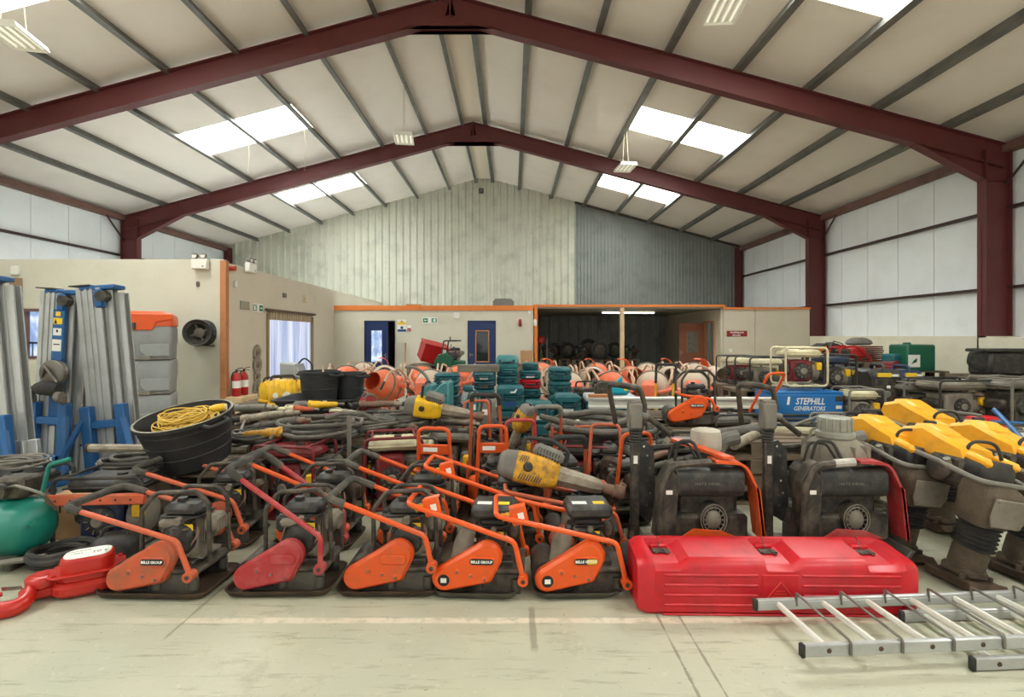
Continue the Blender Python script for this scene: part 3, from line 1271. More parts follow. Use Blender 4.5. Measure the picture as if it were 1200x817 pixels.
def tool_case(label, w, d, h, mat=TEAL, style='plain', group=None, red=False, sticker=None, logo=False):
    """plastic tool case standing on z=0, front towards -y"""
    t = thing('tool_case', label, 'tool case', group=group)
    mb = MB(mat)
    b = min(.03, h * .22)
    if style == 'dome':
        mb.loft([[(x * s, y * s, z) for x, y in rrect(w, d, .05)] for z, s in ((0, .94), (.02, 1), (h * .45, 1), (h * .8, .94), (h * .96, .82), (h, .74))])
    else:
        mb.box((0, 0, h * .29), (w, d, h * .58), b)
    if style == 'ribbed':
        for k in range(4):
            mb.box((-w * .36 + k * w * .24, -d / 2 - .004, h * .29), (w * .06, .016, h * .42), .005)
    mb.build('case_body', t)
    mb = MB(mat)
    if style == 'dome':
        mb.use(TEALD).box((0, -d / 2 - .004, h * .42), (w * .96, .014, .012), .003)
        mb.build('seam_band', t)
    else:
        mb.box((0, 0, h * .80), (w, d, h * .40), b)
        mb.box((0, -.0, h * .585), (w + .012, d + .012, .014), .004)
        mb.build('lid', t)
    dark = TEALD if mat in (TEAL, TEALL) else BLACK
    if mat is TEALD:
        dark = BLACK
    for sx in (-1, 1):
        mb = MB(dark)
        mb.box((sx * w * .3, -d / 2 - .01, h * .58), (w * .11, .02, h * .24), .005)
        mb.build('latch', t)
    mb = MB(dark)
    if style == 'top':
        mb.tube([(-w * .18, 0, h - .01), (-w * .17, 0, h + .03), (w * .17, 0, h + .03), (w * .18, 0, h - .01)], .011, 7, .02)
    else:
        mb.tube([(-w * .17, -d / 2 + .005, h * .5), (-w * .17, -d / 2 - .035, h * .5), (w * .17, -d / 2 - .035, h * .5), (w * .17, -d / 2 + .005, h * .5)], .011, 7, .02)
    mb.build('handle', t)
    if sticker:
        mb = MB(sticker)
        mb.box((0, -d / 2 - .0035, h * .3), (w * .4, .004, h * .2))
        mb.build('label_plate', t)
    if logo:
        mb = MB(LABELW)
        mb.prism([(-.05, 0), (.02, 0), (.045, .05), (.03, .055), (.0, .02), (-.045, .02)], (.05, -d / 2 - .001, h * .74), (1, 0, 0), (0, 0, 1), .003)
        mb.build('emblem', t)
    return t


def mixer(label, drum=DRUMC, loc=(0, 0, 0), rz=0., group=None, hood=SALMON, tilt=25, upright=False):
    """small cement mixer: drum axis in the xz plane tipping to +x, motor hood at -x, tube handles over the drum"""
    t = thing('cement_mixer', label, 'cement mixer', loc, rz, group)
    A = Matrix.Translation((.05, 0, .62)) @ Matrix.Rotation(R(90 - tilt), 4, 'Y')
    mb = MB(drum)
    mb.T = A
    mb.rev((0, 0, -.27), (0, 0, .33), [(0, .1), (.03, .2), (.12, .27), (.3, .3), (.52, .3), (.56, .3), (.8, .22), (.97, .165), (1, .17)], 24, cap=False)
    mb.rev((0, 0, .32), (0, 0, -.25), [(0, .16), (.2, .21), (.45, .28), (.8, .26), (1, .1)], 24, cap=False)
    mb.rev((0, 0, -.265), (0, 0, -.268), [(0, .1), (1, .02)], 16)
    dr = mb.build('drum', t)
    mb = MB(CASTG)
    mb.T = A
    mb.rev((0, 0, .03), (0, 0, .07), [(0, .3), (.1, .315), (.9, .315), (1, .3)], 28, cap=False)
    mb.build('drum_band', dr)
    mb = MB(DARK)
    mb.T = A
    mb.cyl((.12, 0, -.22), (.2, .03, .2), .012)
    mb.cyl((-.12, 0, -.22), (-.2, -.03, .2), .012)
    mb.build('mixing_blade', dr)
    mb = MB(hood)                                        # yoke arms and pivot
    mb.tube([(-.1, -.33, .62), (-.28, -.3, .6), (-.38, -.1, .56), (-.38, .1, .56), (-.28, .3, .6), (-.1, .33, .62)], .034, 8, .12)
    mb.cyl((-.1, -.36, .62), (-.1, -.29, .62), .05)
    mb.cyl((-.1, .29, .62), (-.1, .36, .62), .05)
    mb.build('yoke', t)
    mb = MB(hood)                                        # motor housing, rounded wedge
    mb.prism([(-.52, .38), (-.28, .34), (-.24, .52), (-.3, .72), (-.4, .78), (-.52, .7)], (0, .13, 0), (1, 0, 0), (0, 0, 1), .26, .03)
    mh = mb.build('motor_housing', t)
    if upright:
        mb = MB(ORANGEB)
        pp = []
        for k in range(9):
            a = R(-20 + 17 * k)
            pp.append((-.5, -.06 + .15 * math.cos(a), .86 + .2 * math.sin(a)))
        mb.strip(pp, (1, 0, 0), .24, .014)
        mb.strip([(-.5, -.12, .7), (-.5, .02, .72), (-.5, .09, .81)], (1, 0, 0), .24, .02)
        mb.build('motor_cover', mh)
    mb = MB(SALMON)                                      # wheelbarrow style tube frame
    for sy in (-1, 1):
        mb.tube([(.52, sy * .2, .03), (.4, sy * .24, .26), (.1, sy * .3, .3), (-.35, sy * .24, .26), (-.55, sy * .2, .03)], .019, 8, .1)
    mb.use(CREAMT)
    for sy in (-1, 1):
        mb.tube([(-.3, sy * .13, .45), (-.24, sy * .34, .78), (.02, sy * .35, .95), (.3, sy * .33, .9), (.5, sy * .3, .62)], .02, 8, .12)
    mb.tube([(-.55, -.2, .03), (-.55, .2, .03)], .019, 8)
    fr = mb.build('tube_frame', t)
    for sy in (-1, 1):
        MB(RUBBER).tube([(.42, sy * .313, .74), (.505, sy * .3, .61)], .022, 8).build('handle_grip', fr)
    for sy in (-1, 1):
        mb = MB(RUBBER)
        mb.rev((.5, sy * .22, .11), (.5, sy * .29, .11), [(0, .08), (.1, .105), (.5, .112), (.9, .105), (1, .08)], 18)
        mb.use(CREAM).cyl((.5, sy * .215, .11), (.5, sy * .295, .11), .05)
        mb.build('wheel', t)
    mb = MB(DARK)
    mb.tube([(.5, -.22, .11), (.5, .22, .11)], .012, 7)
    mb.tube([(.48, -.2, .1), (.52, -.2, .12)], .02, 6)
    mb.build('axle', t)
    return t


def frame_generator(label, w=.5, d=.42, h=.46, tube=BLACK, tank=CREAM, eng=MAROON, group=None, loc=(0, 0, 0), rz=0., name='frame_generator', cat='generator'):
    t = thing(name, label, cat, loc, rz, group)
    mb = MB(tube)
    for sy in (-1, 1):
        y = sy * d / 2
        mb.tube([(-w / 2, y, .014), (w / 2, y, .014), (w / 2, y, h), (-w / 2, y, h)], .014, 8, .06, closed=True)
    for (x, z) in ((-w / 2 + .06, .014), (w / 2 - .06, .014), (-w / 2 + .06, h), (w / 2 - .06, h)):
        mb.tube([(x, -d / 2, z), (x, d / 2, z)], .011, 7)
    for x in (-w * .25, w * .25):
        mb.box((x, 0, .03), (.05, d, .012))
    mb.build('tube_frame', t)
    mb = MB(tank)
    tw = w - .07
    mb.box((0, 0, h - .075), (tw, d - .09, .1), .035)
    mb.box((0, 0, h - .085), (tw + .012, d - .078, .012), .003)
    mb.use(BLACK).cyl((.04, 0, h - .03), (.04, 0, h - .008), .034)
    mb.build('fuel_tank', t)
    mb = MB(eng)
    zc = (h - .14) / 2 + .02
    mb.box((-.03, -.01, zc), (w * .5, d * .66, h - .22), .03)
    eb = mb.build('engine', t)
    mb = MB(BLACK if eng is not BLACK else DARK)
    y = -d * .34
    mb.rev((-.02, y + .02, zc), (-.02, y - .045, zc), [(0, .105), (.6, .105), (.9, .09), (1, .06)], 20)
    mb.use(CASTG).rev((-.02, y - .04, zc), (-.02, y - .055, zc), [(0, .05), (1, .035)], 14)
    for k in range(10):
        a = 2 * PI * k / 10
        mb.box((-.02 + .078 * math.cos(a), y - .043, zc + .078 * math.sin(a)), (.03, .006, .007), 0, (0, -a, 0))
    mb.build('recoil_starter', eb)
    mb = MB(CASTG)
    mb.rev((w * .22, 0, zc), (w * .42, 0, zc), [(0, .11), (.1, .125), (.9, .125), (1, .1)], 18)
    for k in range(6):
        mb.box((w * .24 + .012 * k, 0, zc + .0), (.004, .2, .24))
    mb.build('alternator', t)
    mb = MB(DARK)
    mb.box((-w * .34, 0, zc + .02), (w * .16, d * .5, .14), .03)
    mb.build('air_filter', t)
    mb = MB(YELLOW)
    mb.box((w * .37, -d * .28, h * .52), (.07, .06, .1), .01)
    mb.build('socket_panel', t)
    return t


def case_generator(label, loc, rz=0., mat=BLACK, w=.3, d=.5, h=.46, group=None):
    """enclosed suitcase generator, narrow control end towards -y"""
    t = thing('suitcase_generator', label, 'generator', loc, rz, group)
    mb = MB(mat)
    prof = [(-d / 2, .03), (d / 2, .03), (d / 2, h * .72), (d * .36, h * .93), (0, h * .9), (-d * .3, h * .93), (-d / 2, h * .74)]
    mb.prism(prof, (-w / 2, 0, 0), (0, 1, 0), (0, 0, 1), w, .03)
    for sx in (-1, 1):
        for sy in (-1, 1):
            mb.cyl((sx * w * .35, sy * d * .35, 0), (sx * w * .35, sy * d * .35, .04), .025)
    mb.build('casing', t)
    mb = MB(mat)
    mb.tube([(0, -d * .33, h * .86), (0, -d * .28, h + .02), (0, d * .25, h + .02), (0, d * .33, h * .86)], .022, 8, .05)
    mb.build('carry_handle', t)
    mb = MB(DARK)
    mb.box((0, -d / 2 - .002, h * .42), (w * .8, .014, h * .56), .006)
    cp = mb.build('control_panel', t)
    mb = MB(LABELY)
    mb.box((-w * .12, -d / 2 - .0, h * .80), (w * .42, .03, .055)).use(LABELW).box((w * .22, -d / 2 - .0, h * .79), (w * .2, .03, .03))
    mb.build('sticker', cp)
    mb = MB(GREYP)
    mb.rev((-.02, -d / 2 - .004, h * .32), (-.02, -d / 2 - .03, h * .32), [(0, .05), (.5, .05), (1, .04)], 14)
    mb.use(WHITE).box((0, -d / 2 - .012, h * .5), (.05, .012, .04), .006)
    mb.build('socket', cp)
    return t


def rammer(label, loc, rz, hood=YELLOWR, group=None, lean=0.):
    """trench rammer: front (shoe toe, air filter side) towards -y, handle towards +y"""
    t = thing('trench_rammer', label, 'rammer', loc, rz, group)
    mb = MB(WOODL if False else RUST)
    prof = [(-.2, .035), (-.17, .01), (-.12, 0), (.13, 0), (.15, .012), (.15, .05), (-.11, .055), (-.16, .065)]
    mb.prism([(y, z) for y, z in prof], (-.14, 0, 0), (0, 1, 0), (0, 0, 1), .28, .008)
    mb.use(MUD).box((0, .0, .085), (.17, .2, .07), .02)
    for sx in (-1, 1):
        mb.cyl((sx * .1, -.08, .05), (sx * .1, -.08, .085), .018, n=6)
    mb.build('shoe', t)
    tl = Matrix.Translation((0, 0, .09)) @ Matrix.Rotation(R(9), 4, 'X')
    mb = MB(MUD)
    mb.T = tl
    mb.rev((0, 0, 0), (0, 0, .17), [(0, .085), (.2, .1), (.85, .1), (1, .09)], 18)
    mb.build('leg', t)
    mb = MB(RUBBER)
    mb.T = tl
    pr = [(0, .09)]
    for k in range(6):
        pr += [((k + .15) / 6, .092), ((k + .5) / 6, .118), ((k + .85) / 6, .092)]
    pr.append((1, .1))
    mb.rev((0, 0, .165), (0, 0, .34), pr, 18)
    mb.build('bellows', t)
    mb = MB(MUD)                                         # cast crankcase
    mb.T = tl
    mb.loft([[(x * s, y * s2 + oy, z) for x, y in rrect(.27, .24, .05)] for z, s, s2, oy in ((.335, .8, .8, 0), (.38, .92, .95, -.01), (.52, 1.0, 1.1, -.015), (.58, .96, 1.0, 0), (.62, .7, .8, .02))])
    b = mb.build('crankcase', t)
    mb = MB(CASTG)
    mb.T = tl
    mb.prism([(-.1, .37), (.09, .37), (.125, .43), (.125, .555), (-.125, .555), (-.125, .43)], (0, -.138, 0), (1, 0, 0), (0, 0, 1), .018, .006)
    for (x, z) in ((-.105, .54), (.105, .54), (-.09, .39), (.08, .39), (.11, .45)):
        mb.cyl((x, -.153, z), (x, -.163, z), .009, n=6)
    mb.build('cover_plate', b)
    mb = MB(DARK)
    mb.box((-.03, .12, .72), (.22, .26, .2), .03)
    mb.rev((-.17, .14, .72), (-.13, .14, .72), [(0, .06), (.3, .09), (1, .09)], 16)
    mb.use(RUSTROD).tube([(.1, .1, .7), (.2, .08, .62), (.19, .2, .5)], .03, 8, .06)
    mb.build('engine', t)
    mb = MB(BLACK)                                       # air filter box at the front
    mb.loft([[(x * s, y * s - .045, z) for x, y in rrect(.24, .19, .035)] for z, s in ((.69, .92), (.74, 1), (.8, .98), (.825, .9), (.83, .84))])
    f = mb.build('air_filter', t)
    mb = MB(RUBBER)
    mb.tube([(-.09, .03, .8), (-.085, .02, .93), (.07, -.02, .95), (.09, -.06, .82)], .011, 7, .07)
    mb.build('hose', f)
    mb = MB(hood)                                        # fuel tank hood, long wedge with a raised rear
    prof = [(-.02, .79), (.1, .75), (.5, .8), (.56, .86), (.53, .94), (.34, .985), (.18, .93), (.02, .885)]
    mb.prism(prof, (-.12, 0, 0), (0, 1, 0), (0, 0, 1), .24, .028)
    mb.prism([(.2, .94), (.47, .94), (.44, .985), (.33, 1.0), (.23, .96)], (-.09, 0, 0), (0, 1, 0), (0, 0, 1), .18, .02)
    for sx in (-1, 1):
        mb.box((sx * .1, -.07, .825), (.05, .18, .06), .022, (.2, 0, 0))
    h = mb.build('fuel_tank_hood', t)
    mb = MB(BLACK)
    mb.cyl((0, .4, .985), (0, .405, 1.015), .04)
    mb.build('fuel_cap', h)
    mb = MB(GREYP)                                       # guide handle looping round the whole machine
    loop = [(-.19, -.17, .70), (.19, -.17, .70), (.2, .1, .76), (.2, .66, .84), (-.2, .66, .84), (-.2, .1, .76)]
    mb.tube(loop, .017, 8, .09, closed=True)
    for sx in (-1, 1):
        mb.tube([(sx * .19, .06, .79), (sx * .12, .08, .68)], .022, 8)
    g = mb.build('guide_handle', t)
    mb = MB(RUBBER)
    mb.tube([(.2, .58, .83), (.2, .66, .84), (-.2, .66, .84), (-.2, .58, .83)], .024, 8, .07)
    mb.build('grip', g)
    return t


def tub(label, loc, r0, r1, h, mat=BINBLK, name='rubber_tub', cat='tub', lip=.012, handles=True, tilt=None, group=None):
    t = thing(name, label, cat, loc, 0, group, rot=tilt)
    mb = MB(mat)
    n = 28
    th = .006
    prof = [(0, r0 - .01), (.02, r0), (.93, r1 - .004), (.94, r1 + lip), (1, r1 + lip), (1, r1 - th), (.03, r0 - th), (.025, .01)]
    vs = []
    fs = []
    for (u, r) in prof:
        for k in range(n):
            a = 2 * PI * k / n
            vs.append((r * math.cos(a), r * math.sin(a), u * h))
    for i in range(len(prof) - 1):
        for k in range(n):
            k2 = (k + 1) % n
            fs.append((i * n + k, i * n + k2, (i + 1) * n + k2, (i + 1) * n + k))
    fs.append(tuple(range(n))[::-1])
    fs.append(tuple((len(prof) - 1) * n + k for k in range(n)))
    mb.add(vs, fs)
    for q in (.3, .55, .8):
        rr = r0 + (r1 - r0) * q
        mb.rev((0, 0, h * q), (0, 0, h * q + .012), [(0, rr + .001), (.3, rr + .005), (.7, rr + .005), (1, rr + .002)], n, cap=False)
    mb.build('tub_shell', t)
    if handles:
        for a in (R(-25), R(155)):
            mb = MB(mat)
            c, s = math.cos(a), math.sin(a)
            q = r1 + lip
            def P(u, v, z):
                return (c * (q + u) - s * v, s * (q + u) + c * v, z)
            mb.tube([P(-.01, -.09, h * .93), P(.06, -.08, h * .9), P(.06, .08, h * .9), P(-.01, .09, h * .93)], .016, 8, .04)
            mb.build('handle', t)
    return t


def pallet(label, loc, rz=0., group=None, w=1.2, d=1.0):
    t = thing('pallet', label, 'pallet', loc, rz, group)
    mb = MB(PALLET)
    for k in range(3):
        mb.box((0, -d / 2 + .05 + k * (d - .1) / 2, .011), (w, .1, .022))
    for x in (-w / 2 + .06, 0, w / 2 - .06):
        for k in range(3):
            mb.box((x, -d / 2 + .05 + k * (d - .1) / 2, .061), (.12, .1, .078))
        mb.box((x, 0, .111), (.12, d, .022))
    mb.build('base', t, 0)
    mb = MB(PALLET)
    for k in range(6):
        mb.box((0, -d / 2 + .07 + k * (d - .14) / 5, .133), (w, .12, .022))
    mb.build('deck', t, 0)
    return t


def reversible(label, loc, rz, left=DARK, right=ORANGE, group=None, canister='cloth', strip=True):
    """reversible plate compactor seen from its side (side towards -y); tow bar upright at -x"""
    t = thing('reversible_compactor', label, 'compactor', loc, rz, group)
    mb = MB(PLATE)
    prof = [(-.42, .13), (-.34, .02), (-.28, 0), (.28, 0), (.34, .02), (.42, .13), (.39, .135), (.32, .05), (-.32, .05), (-.39, .135)]
    mb.prism(prof, (0, .28, 0), (1, 0, 0), (0, 0, 1), .56, .006)
    mb.box((0, 0, .11), (.5, .4, .14), .02)
    mb.build('base_plate', t)
    mb = MB(DARK)
    mb.box((0, 0, .25), (.58, .44, .16), .02)
    mb.box((.02, .02, .42), (.46, .36, .3), .04)
    mb.build('engine', t)
    mb = MB(BLACK)                                       # dark tank slung across the side
    mb.loft([[(x, -.2 + y, .53 + z) for y, z in rrect(.15, .17, .05)] for x in (-.235, -.23, .23, .235)])
    tk = mb.build('fuel_tank', t)
    text('lettering', 'HATZ DIESEL', .022, GREYP, tk, (-.02, -.2765, .53), (PI / 2, 0, 0), .0005, sx=1.4)
    FT = Matrix.Translation((.0, 0, -.02)) @ Matrix.Translation((.03, 0, .33)) @ Matrix.Scale(.85, 4) @ Matrix.Translation((-.03, 0, -.36))
    mb = MB(DARK)
    mb.T = FT
    mb.rev((.03, -.2, .36), (.03, -.3, .36), [(0, .11), (.7, .11), (.9, .1), (1, .085)], 20, cap=False)
    mb.use(CASTG).rev((.03, -.27, .36), (.03, -.3, .36), [(0, .07), (.6, .066), (1, .045)], 16)
    for k in range(14):
        a = 2 * PI * k / 14
        mb.tube([(.03 + .065 * math.cos(a), -.3, .36 + .065 * math.sin(a)), (.03 + .105 * math.cos(a), -.285, .36 + .105 * math.sin(a))], .004, 5)
    for rr in (.108, .088):
        mb.tube([(.03 + rr * math.cos(2 * PI * k / 20), -.298, .36 + rr * math.sin(2 * PI * k / 20)) for k in range(20)], .004, 5, closed=True)
    mb.build('fan_guard', t)
    # bent tube and sheet guard: left half, right half
    def arch(sx, y):
        return [(sx * .36, y, .2), (sx * .34, y, .5), (sx * .27, y, .64), (0, y, .66)]
    for y in (-.27, .25):
        mb = MB(left)
        mb.tube(arch(-1, y), .022, 8, .1)
        if y < 0:
            mb.strip(fillet([(-.37, -.24, .2), (-.335, -.24, .53), (-.27, -.24, .63), (-.23, -.24, .645)], .08), (0, 1, 0), .1, .008)
            mb.prism([(-.37, .2), (-.25, .2), (-.22, .56), (-.27, .62), (-.345, .52)], (0, -.262, 0), (1, 0, 0), (0, 0, 1), .01)
        gl = mb.build('guard_frame', t)
        if y < 0:
            MB(LABELW).box((-.29, -.275, .48), (.045, .003, .025)).build('sticker', gl)
            if not strip:
                MB(M('torn white tape', (190, 186, 176), .7, dirt=(110, 104, 94), amt=.6)).tube([(-.14, y, .652), (.0, y, .661)], .0245, 9).build('tape', gl)
    for y, dep in ((-.29, .15), (.2, .085)):
        mb = MB(right)
        mb.strip(fillet([(.37, y, .2), (.33, y, .5), (.24, y, .66), (.03, y, .67)], .12, 6), (0, 1, 0), dep, .016)
        if y < 0:
            mb.prism([(.345, .2), (.375, .2), (.338, .5), (.31, .52)], (0, y + .012, 0), (1, 0, 0), (0, 0, 1), .012)
        mb.build('guard_panel', t)
    if strip:
        mb = MB(right)
        mb.loft([[(.09, -.26, .675), (.17, -.26, .675), (.17, -.26, .69), (.09, -.26, .69)], [(-.14, .16, .705), (-.06, .16, .705), (-.06, .16, .725), (-.14, .16, .725)]])
        mb.build('top_strap', t)
    mb = MB(right)
    mb.prism([(-.22, .205), (.2, .205), (.08, .25), (-.12, .262)], (0, -.262, 0), (1, 0, 0), (0, 0, 1), .012)
    mb.build('skirt', t)
    # air cleaner canister
    cx, cy = (.1, .06) if canister == 'cloth' else (.06, .02)
    if canister == 'cloth':
        mb = MB(DARK)
        mb.rev((cx, cy, .5), (cx, cy, .68), [(0, .16), (.35, .17), (.6, .16), (.72, .1), (1, .1)], 18)
        f = mb.build('air_cleaner', t)
        mb = MB(M('dusty cloth cover', (178, 170, 154), .9, dirt=(136, 126, 108), amt=.5, bump=.6, bscale=22))
        lo = []
        for z, r in ((.66, .098), (.675, .108), (.71, .108), (.77, .11), (.795, .104), (.805, .07), (.808, .01)):
            lo.append([(cx + (r + .004 * math.sin(5 * a + z * 40)) * math.cos(a), cy + (r + .004 * math.sin(7 * a + 1 + z * 30)) * math.sin(a), z) for a in [2 * PI * k / 30 for k in range(30)]])
        mb.loft(lo)
        mb.build('dust_cover', f)
    else:
        mb = MB(CASTG)
        mb.rev((cx, cy, .6), (cx, cy, .76), [(0, .2), (.1, .225), (.5, .215), (.62, .2), (.8, .17), (1, .12)], 20)
        for k in range(12):
            a = 2 * PI * k / 12
            mb.box((cx + .19 * math.cos(a), cy + .19 * math.sin(a), .68), (.06, .012, .1), .003, (0, 0, a))
        f = mb.build('air_cleaner', t)
        mb = MB(M('dusty clear bowl', (150, 150, 138), .35, dirt=(116, 110, 96), amt=.5))
        mb.rev((cx, cy, .755), (cx, cy, .8), [(0, .12), (.2, .13), (.8, .13), (1, .115)], 20)
        mb.rev((cx, cy, .8), (cx, cy, .89), [(0, .108), (.9, .108), (1, .095)], 20)
        for k in range(14):
            a = 2 * PI * k / 14
            mb.box((cx + .108 * math.cos(a), cy + .108 * math.sin(a), .845), (.018, .016, .085), .004, (0, 0, a))
        mb.build('dust_bowl', f)
    mb = MB(RUBBER)
    mb.tube([(-.2, -.1, .62), (-.17, -.12, .76), (-.08, -.16, .76), (-.04, -.2, .66)], .011, 7, .05)
    mb.tube([(-.22, -.05, .62), (-.19, -.07, .74), (-.1, -.12, .74), (-.06, -.16, .66)], .009, 7, .05)
    mb.build('cable_loops', t)
    MB(GREYP).tube([(.18, .2, .5), (.3, .22, .7), (.42, .22, .72)], .05, 9, .08).build('exhaust', t)
    # tow bar folded upright at the left end
    bx = -.46
    mb = MB(DARK)
    mb.box((bx, .0, .4), (.062, .05, .68), .006)
    mb.use(BLACK).prism([(.0, .26), (.09, .22), (.13, .34), (.115, .68), (.05, .74), (.0, .72)], (bx + .03, .02, 0), (1, 0, 0), (0, 0, 1), .016)
    for (x, z) in ((.06, .32), (.085, .4), (.07, .48), (.085, .56), (.065, .64), (.04, .7)):
        mb.use(CHROME).cyl((bx + .03 + x, .0, z), (bx + .03 + x, .022, z), .008, n=8)
    mb.use(LABELW).box((bx, -.026, .62), (.03, .003, .05))
    mb.use(DARK).tube([(bx - .02, .0, .1), (bx, .02, .22)], .04, 8)
    tb = mb.build('tow_bar', t)
    mb = MB(RUBBER)
    pr = [(0, .038)]
    for k in range(5):
        pr += [((k + .3) / 5, .044), ((k + .8) / 5, .036)]
    mb.rev((bx, 0, .73), (bx, 0, .82), pr + [(1, .04)], 14)
    mb.use(GREYP).box((bx, 0, .9), (.1, .095, .17), .012)
    mb.box((bx, 0, .99), (.085, .08, .02), .006)
    mb.cyl((bx + .05, 0, .9), (bx + .1, 0, .89), .022)
    mb.build('control_head', tb)
    mb = MB(DARK)
    mb.tube([(bx + .03, .06, .68), (bx + .09, .05, .95), (bx + .05, .02, 1.07), (bx - .13, -.02, 1.1), (bx - .18, .1, 1.09), (bx - .1, .2, .82)], .02, 9, .07)
    mb.tube([(bx + .05, .06, .92), (bx + .3, .1, .76)], .02, 8)
    mb.build('handle', tb)
    return t
# ================================================================== doors, signs and fittings
def blue_door(n, x0, x1, open_deg, lab):
    w = x1 - x0
    d = thing('door_%d' % n, lab, None, (x0 + .02, YP + .03, 0), -R(open_deg))
    d['kind'] = 'structure'
    mb = MB(NAVY)
    ww = w - .04
    wz0, wz1, wx0, wx1 = .75, 1.72, ww * .28, ww * .76
    for (a, b, c, e) in ((0, ww, 0, wz0), (0, ww, wz1, 2.0), (0, wx0, wz0, wz1), (wx1, ww, wz0, wz1)):
        mb.box(((a + b) / 2, 0, (c + e) / 2), (b - a, .045, e - c))
    mb.build('leaf', d, 0)
    return d, wx0, wx1, wz0, wz1, ww


d2, a, b, c, e, ww = blue_door(2, x_e1, x_e2, 0, 'closed navy door with a dark framed window in the far white wall')
mb = MB(WOOD)
for (cx, cz, dx, dz) in ((a, (c + e) / 2, .035, e - c), (b, (c + e) / 2, .035, e - c), ((a + b) / 2, c, b - a + .035, .035), ((a + b) / 2, e, b - a + .035, .035)):
    mb.box((cx, -.025, cz), (dx, .02, dz))
mb.build('window_frame', d2, 0)
MB(GLASSD).box(((a + b) / 2, 0, (c + e) / 2), (b - a, .012, e - c)).build('pane', d2, 0)
mb = MB(CHROME)
mb.box((.06, -.028, .95), (.03, .012, .14)).tube([(.06, -.04, .97), (.14, -.05, .97)], .01, 7)
mb.build('door_handle', d2)
d1, a, b, c, e, ww = blue_door(1, x_d1, x_d2, 28, 'half open navy door with a bright window beside the yellow warning notice')
MB(WINL).box(((a + b) / 2, 0, (c + e) / 2), (b - a, .012, e - c)).build('pane', d1, 0)
mb = MB(CHROME)
mb.box((ww - .06, -.028, .95), (.03, .012, .14)).tube([(ww - .06, -.04, .97), (ww - .14, -.05, .97)], .01, 7)
mb.build('door_handle', d1)
for i, (x0, x1) in enumerate(((x_d1, x_d2), (x_e1, x_e2))):
    mb = MB(NAVY if i else LABELB)
    for x in (x0 + .01, x1 - .01):
        mb.box((x, YP + .05, 1.01), (.02, .13, 2.02))
    mb.box(((x0 + x1) / 2, YP + .05, 2.02), (x1 - x0, .13, .03))
    struct('trim_%d' % (20 + i), mb, 0)
MB(LABELB)
struct('wall_passage_dark', MB(LABELB).box((gx(448, YP), YP + 1.9, 1.2), (2.6, .05, 2.4)), 0)  # black sheet, painted dark for the unlit passage beyond the door
# brown door of the store, standing open at right angles to its wall
d3 = thing('door_3', 'brown veneer door standing open in the dark store', None, (6.56, 17.47, 0))
d3['kind'] = 'structure'
mb = MB(BROWND)
mb.box((-.44, 0, 1.0), (.86, .045, 1.98))
mb.build('leaf', d3, 0)
mb = MB(GREYP)
mb.box((-.42, -.024, 1.35), (.34, .008, .72)).use(WOOD)
for sx in (-.6, -.24):
    mb.box((sx, -.026, 1.35), (.025, .014, .74))
mb.build('pane', d3, 0)
mb = MB(CHROME)
mb.box((-.8, -.03, .98), (.03, .012, .15)).tube([(-.8, -.04, 1), (-.8, -.075, 1), (-.7, -.075, 1)], .011, 7)
mb.build('door_handle', d3)
mb = MB(WOOD)
for y in (16.6, 17.52):
    mb.box((6.6, y, 1.0), (.14, .05, 2.0))
mb.box((6.6, 17.06, 2.02), (.14, .96, .05))
struct('trim_22', mb, 0)
struct('wall_store_dark', MB(LABELB).box((7.6, 17.2, 1.2), (.05, 2.4, 2.4)), 0)  # black sheet standing in for the unlit room beyond the doorway

# strip curtain in the side doorway
sc_ = thing('strip_curtain', 'pale blue PVC strip curtain with daylight behind, hanging in the left doorway', 'curtain', (XO - .02, 11.6, 0))
mb = MB(CURT)
k = 0
y = .06
while y < 2.58:
    mb.box((-.02 - .012 * (k % 2), y + .1, 1.03), (.006, .2, 1.9))
    y += .168
    k += 1
mb.build('strips', sc_, 0)
mb = MB(M('yellowed strip tops', (172, 152, 124), .5, dirt=(150, 128, 100), amt=.5))
y = .05
while y < 2.6:
    mb.box((.0, y + .05, 2.03), (.02, .1, .2), .005)
    y += .13
mb.build('valance', sc_)
mb = MB(WOOD)
mb.use(M('dark rail timber', (96, 74, 56), .7))
mb.box((.05, 1.32, 2.15), (.06, 2.86, .05), .006)
mb.build('top_rail', sc_)
mb = MB(M('weathered jamb timber', (150, 128, 100), .75))
mb.box((.01, -.0, 1.02), (.1, .08, 2.1))
mb.box((.01, 2.62, 1.02), (.08, .06, 2.1))
struct('trim_23', mb, 0).location = (XO - .02, 11.6, 0)

# things screwed to the walls
def wallbox(name, label, cat, c, d, mat, b=.008, rz=0, group=None):
    o = MB(mat).box((0, 0, 0), d, b).build(name)
    o.location = c
    o.rotation_euler = (0, 0, rz)
    return tag(o, label, cat, group)


def emergency(label, loc, rz):
    t = thing('emergency_light', label, 'emergency light', loc, rz, 'twin spot emergency lights')
    MB(WHITE).box((0, -.06, 0), (.3, .11, .2), .015).build('battery_box', t)
    MB(GREYP).box((.08, -.117, -.05), (.04, .006, .02)).build('indicator', t)
    for sx in (-1, 1):
        mb = MB(GREYP)
        mb.cyl((sx * .08, -.06, .1), (sx * .08, -.06, .13), .02)
        mb.rev((sx * .08, -.02, .16), (sx * .08, -.12, .15), [(0, .03), (.4, .05), (.9, .055), (1, .05)], 14)
        mb.use(WHITE).cyl((sx * .08, -.119, .15), (sx * .08, -.122, .15), .046)
        mb.build('spot_head', t)
    return t


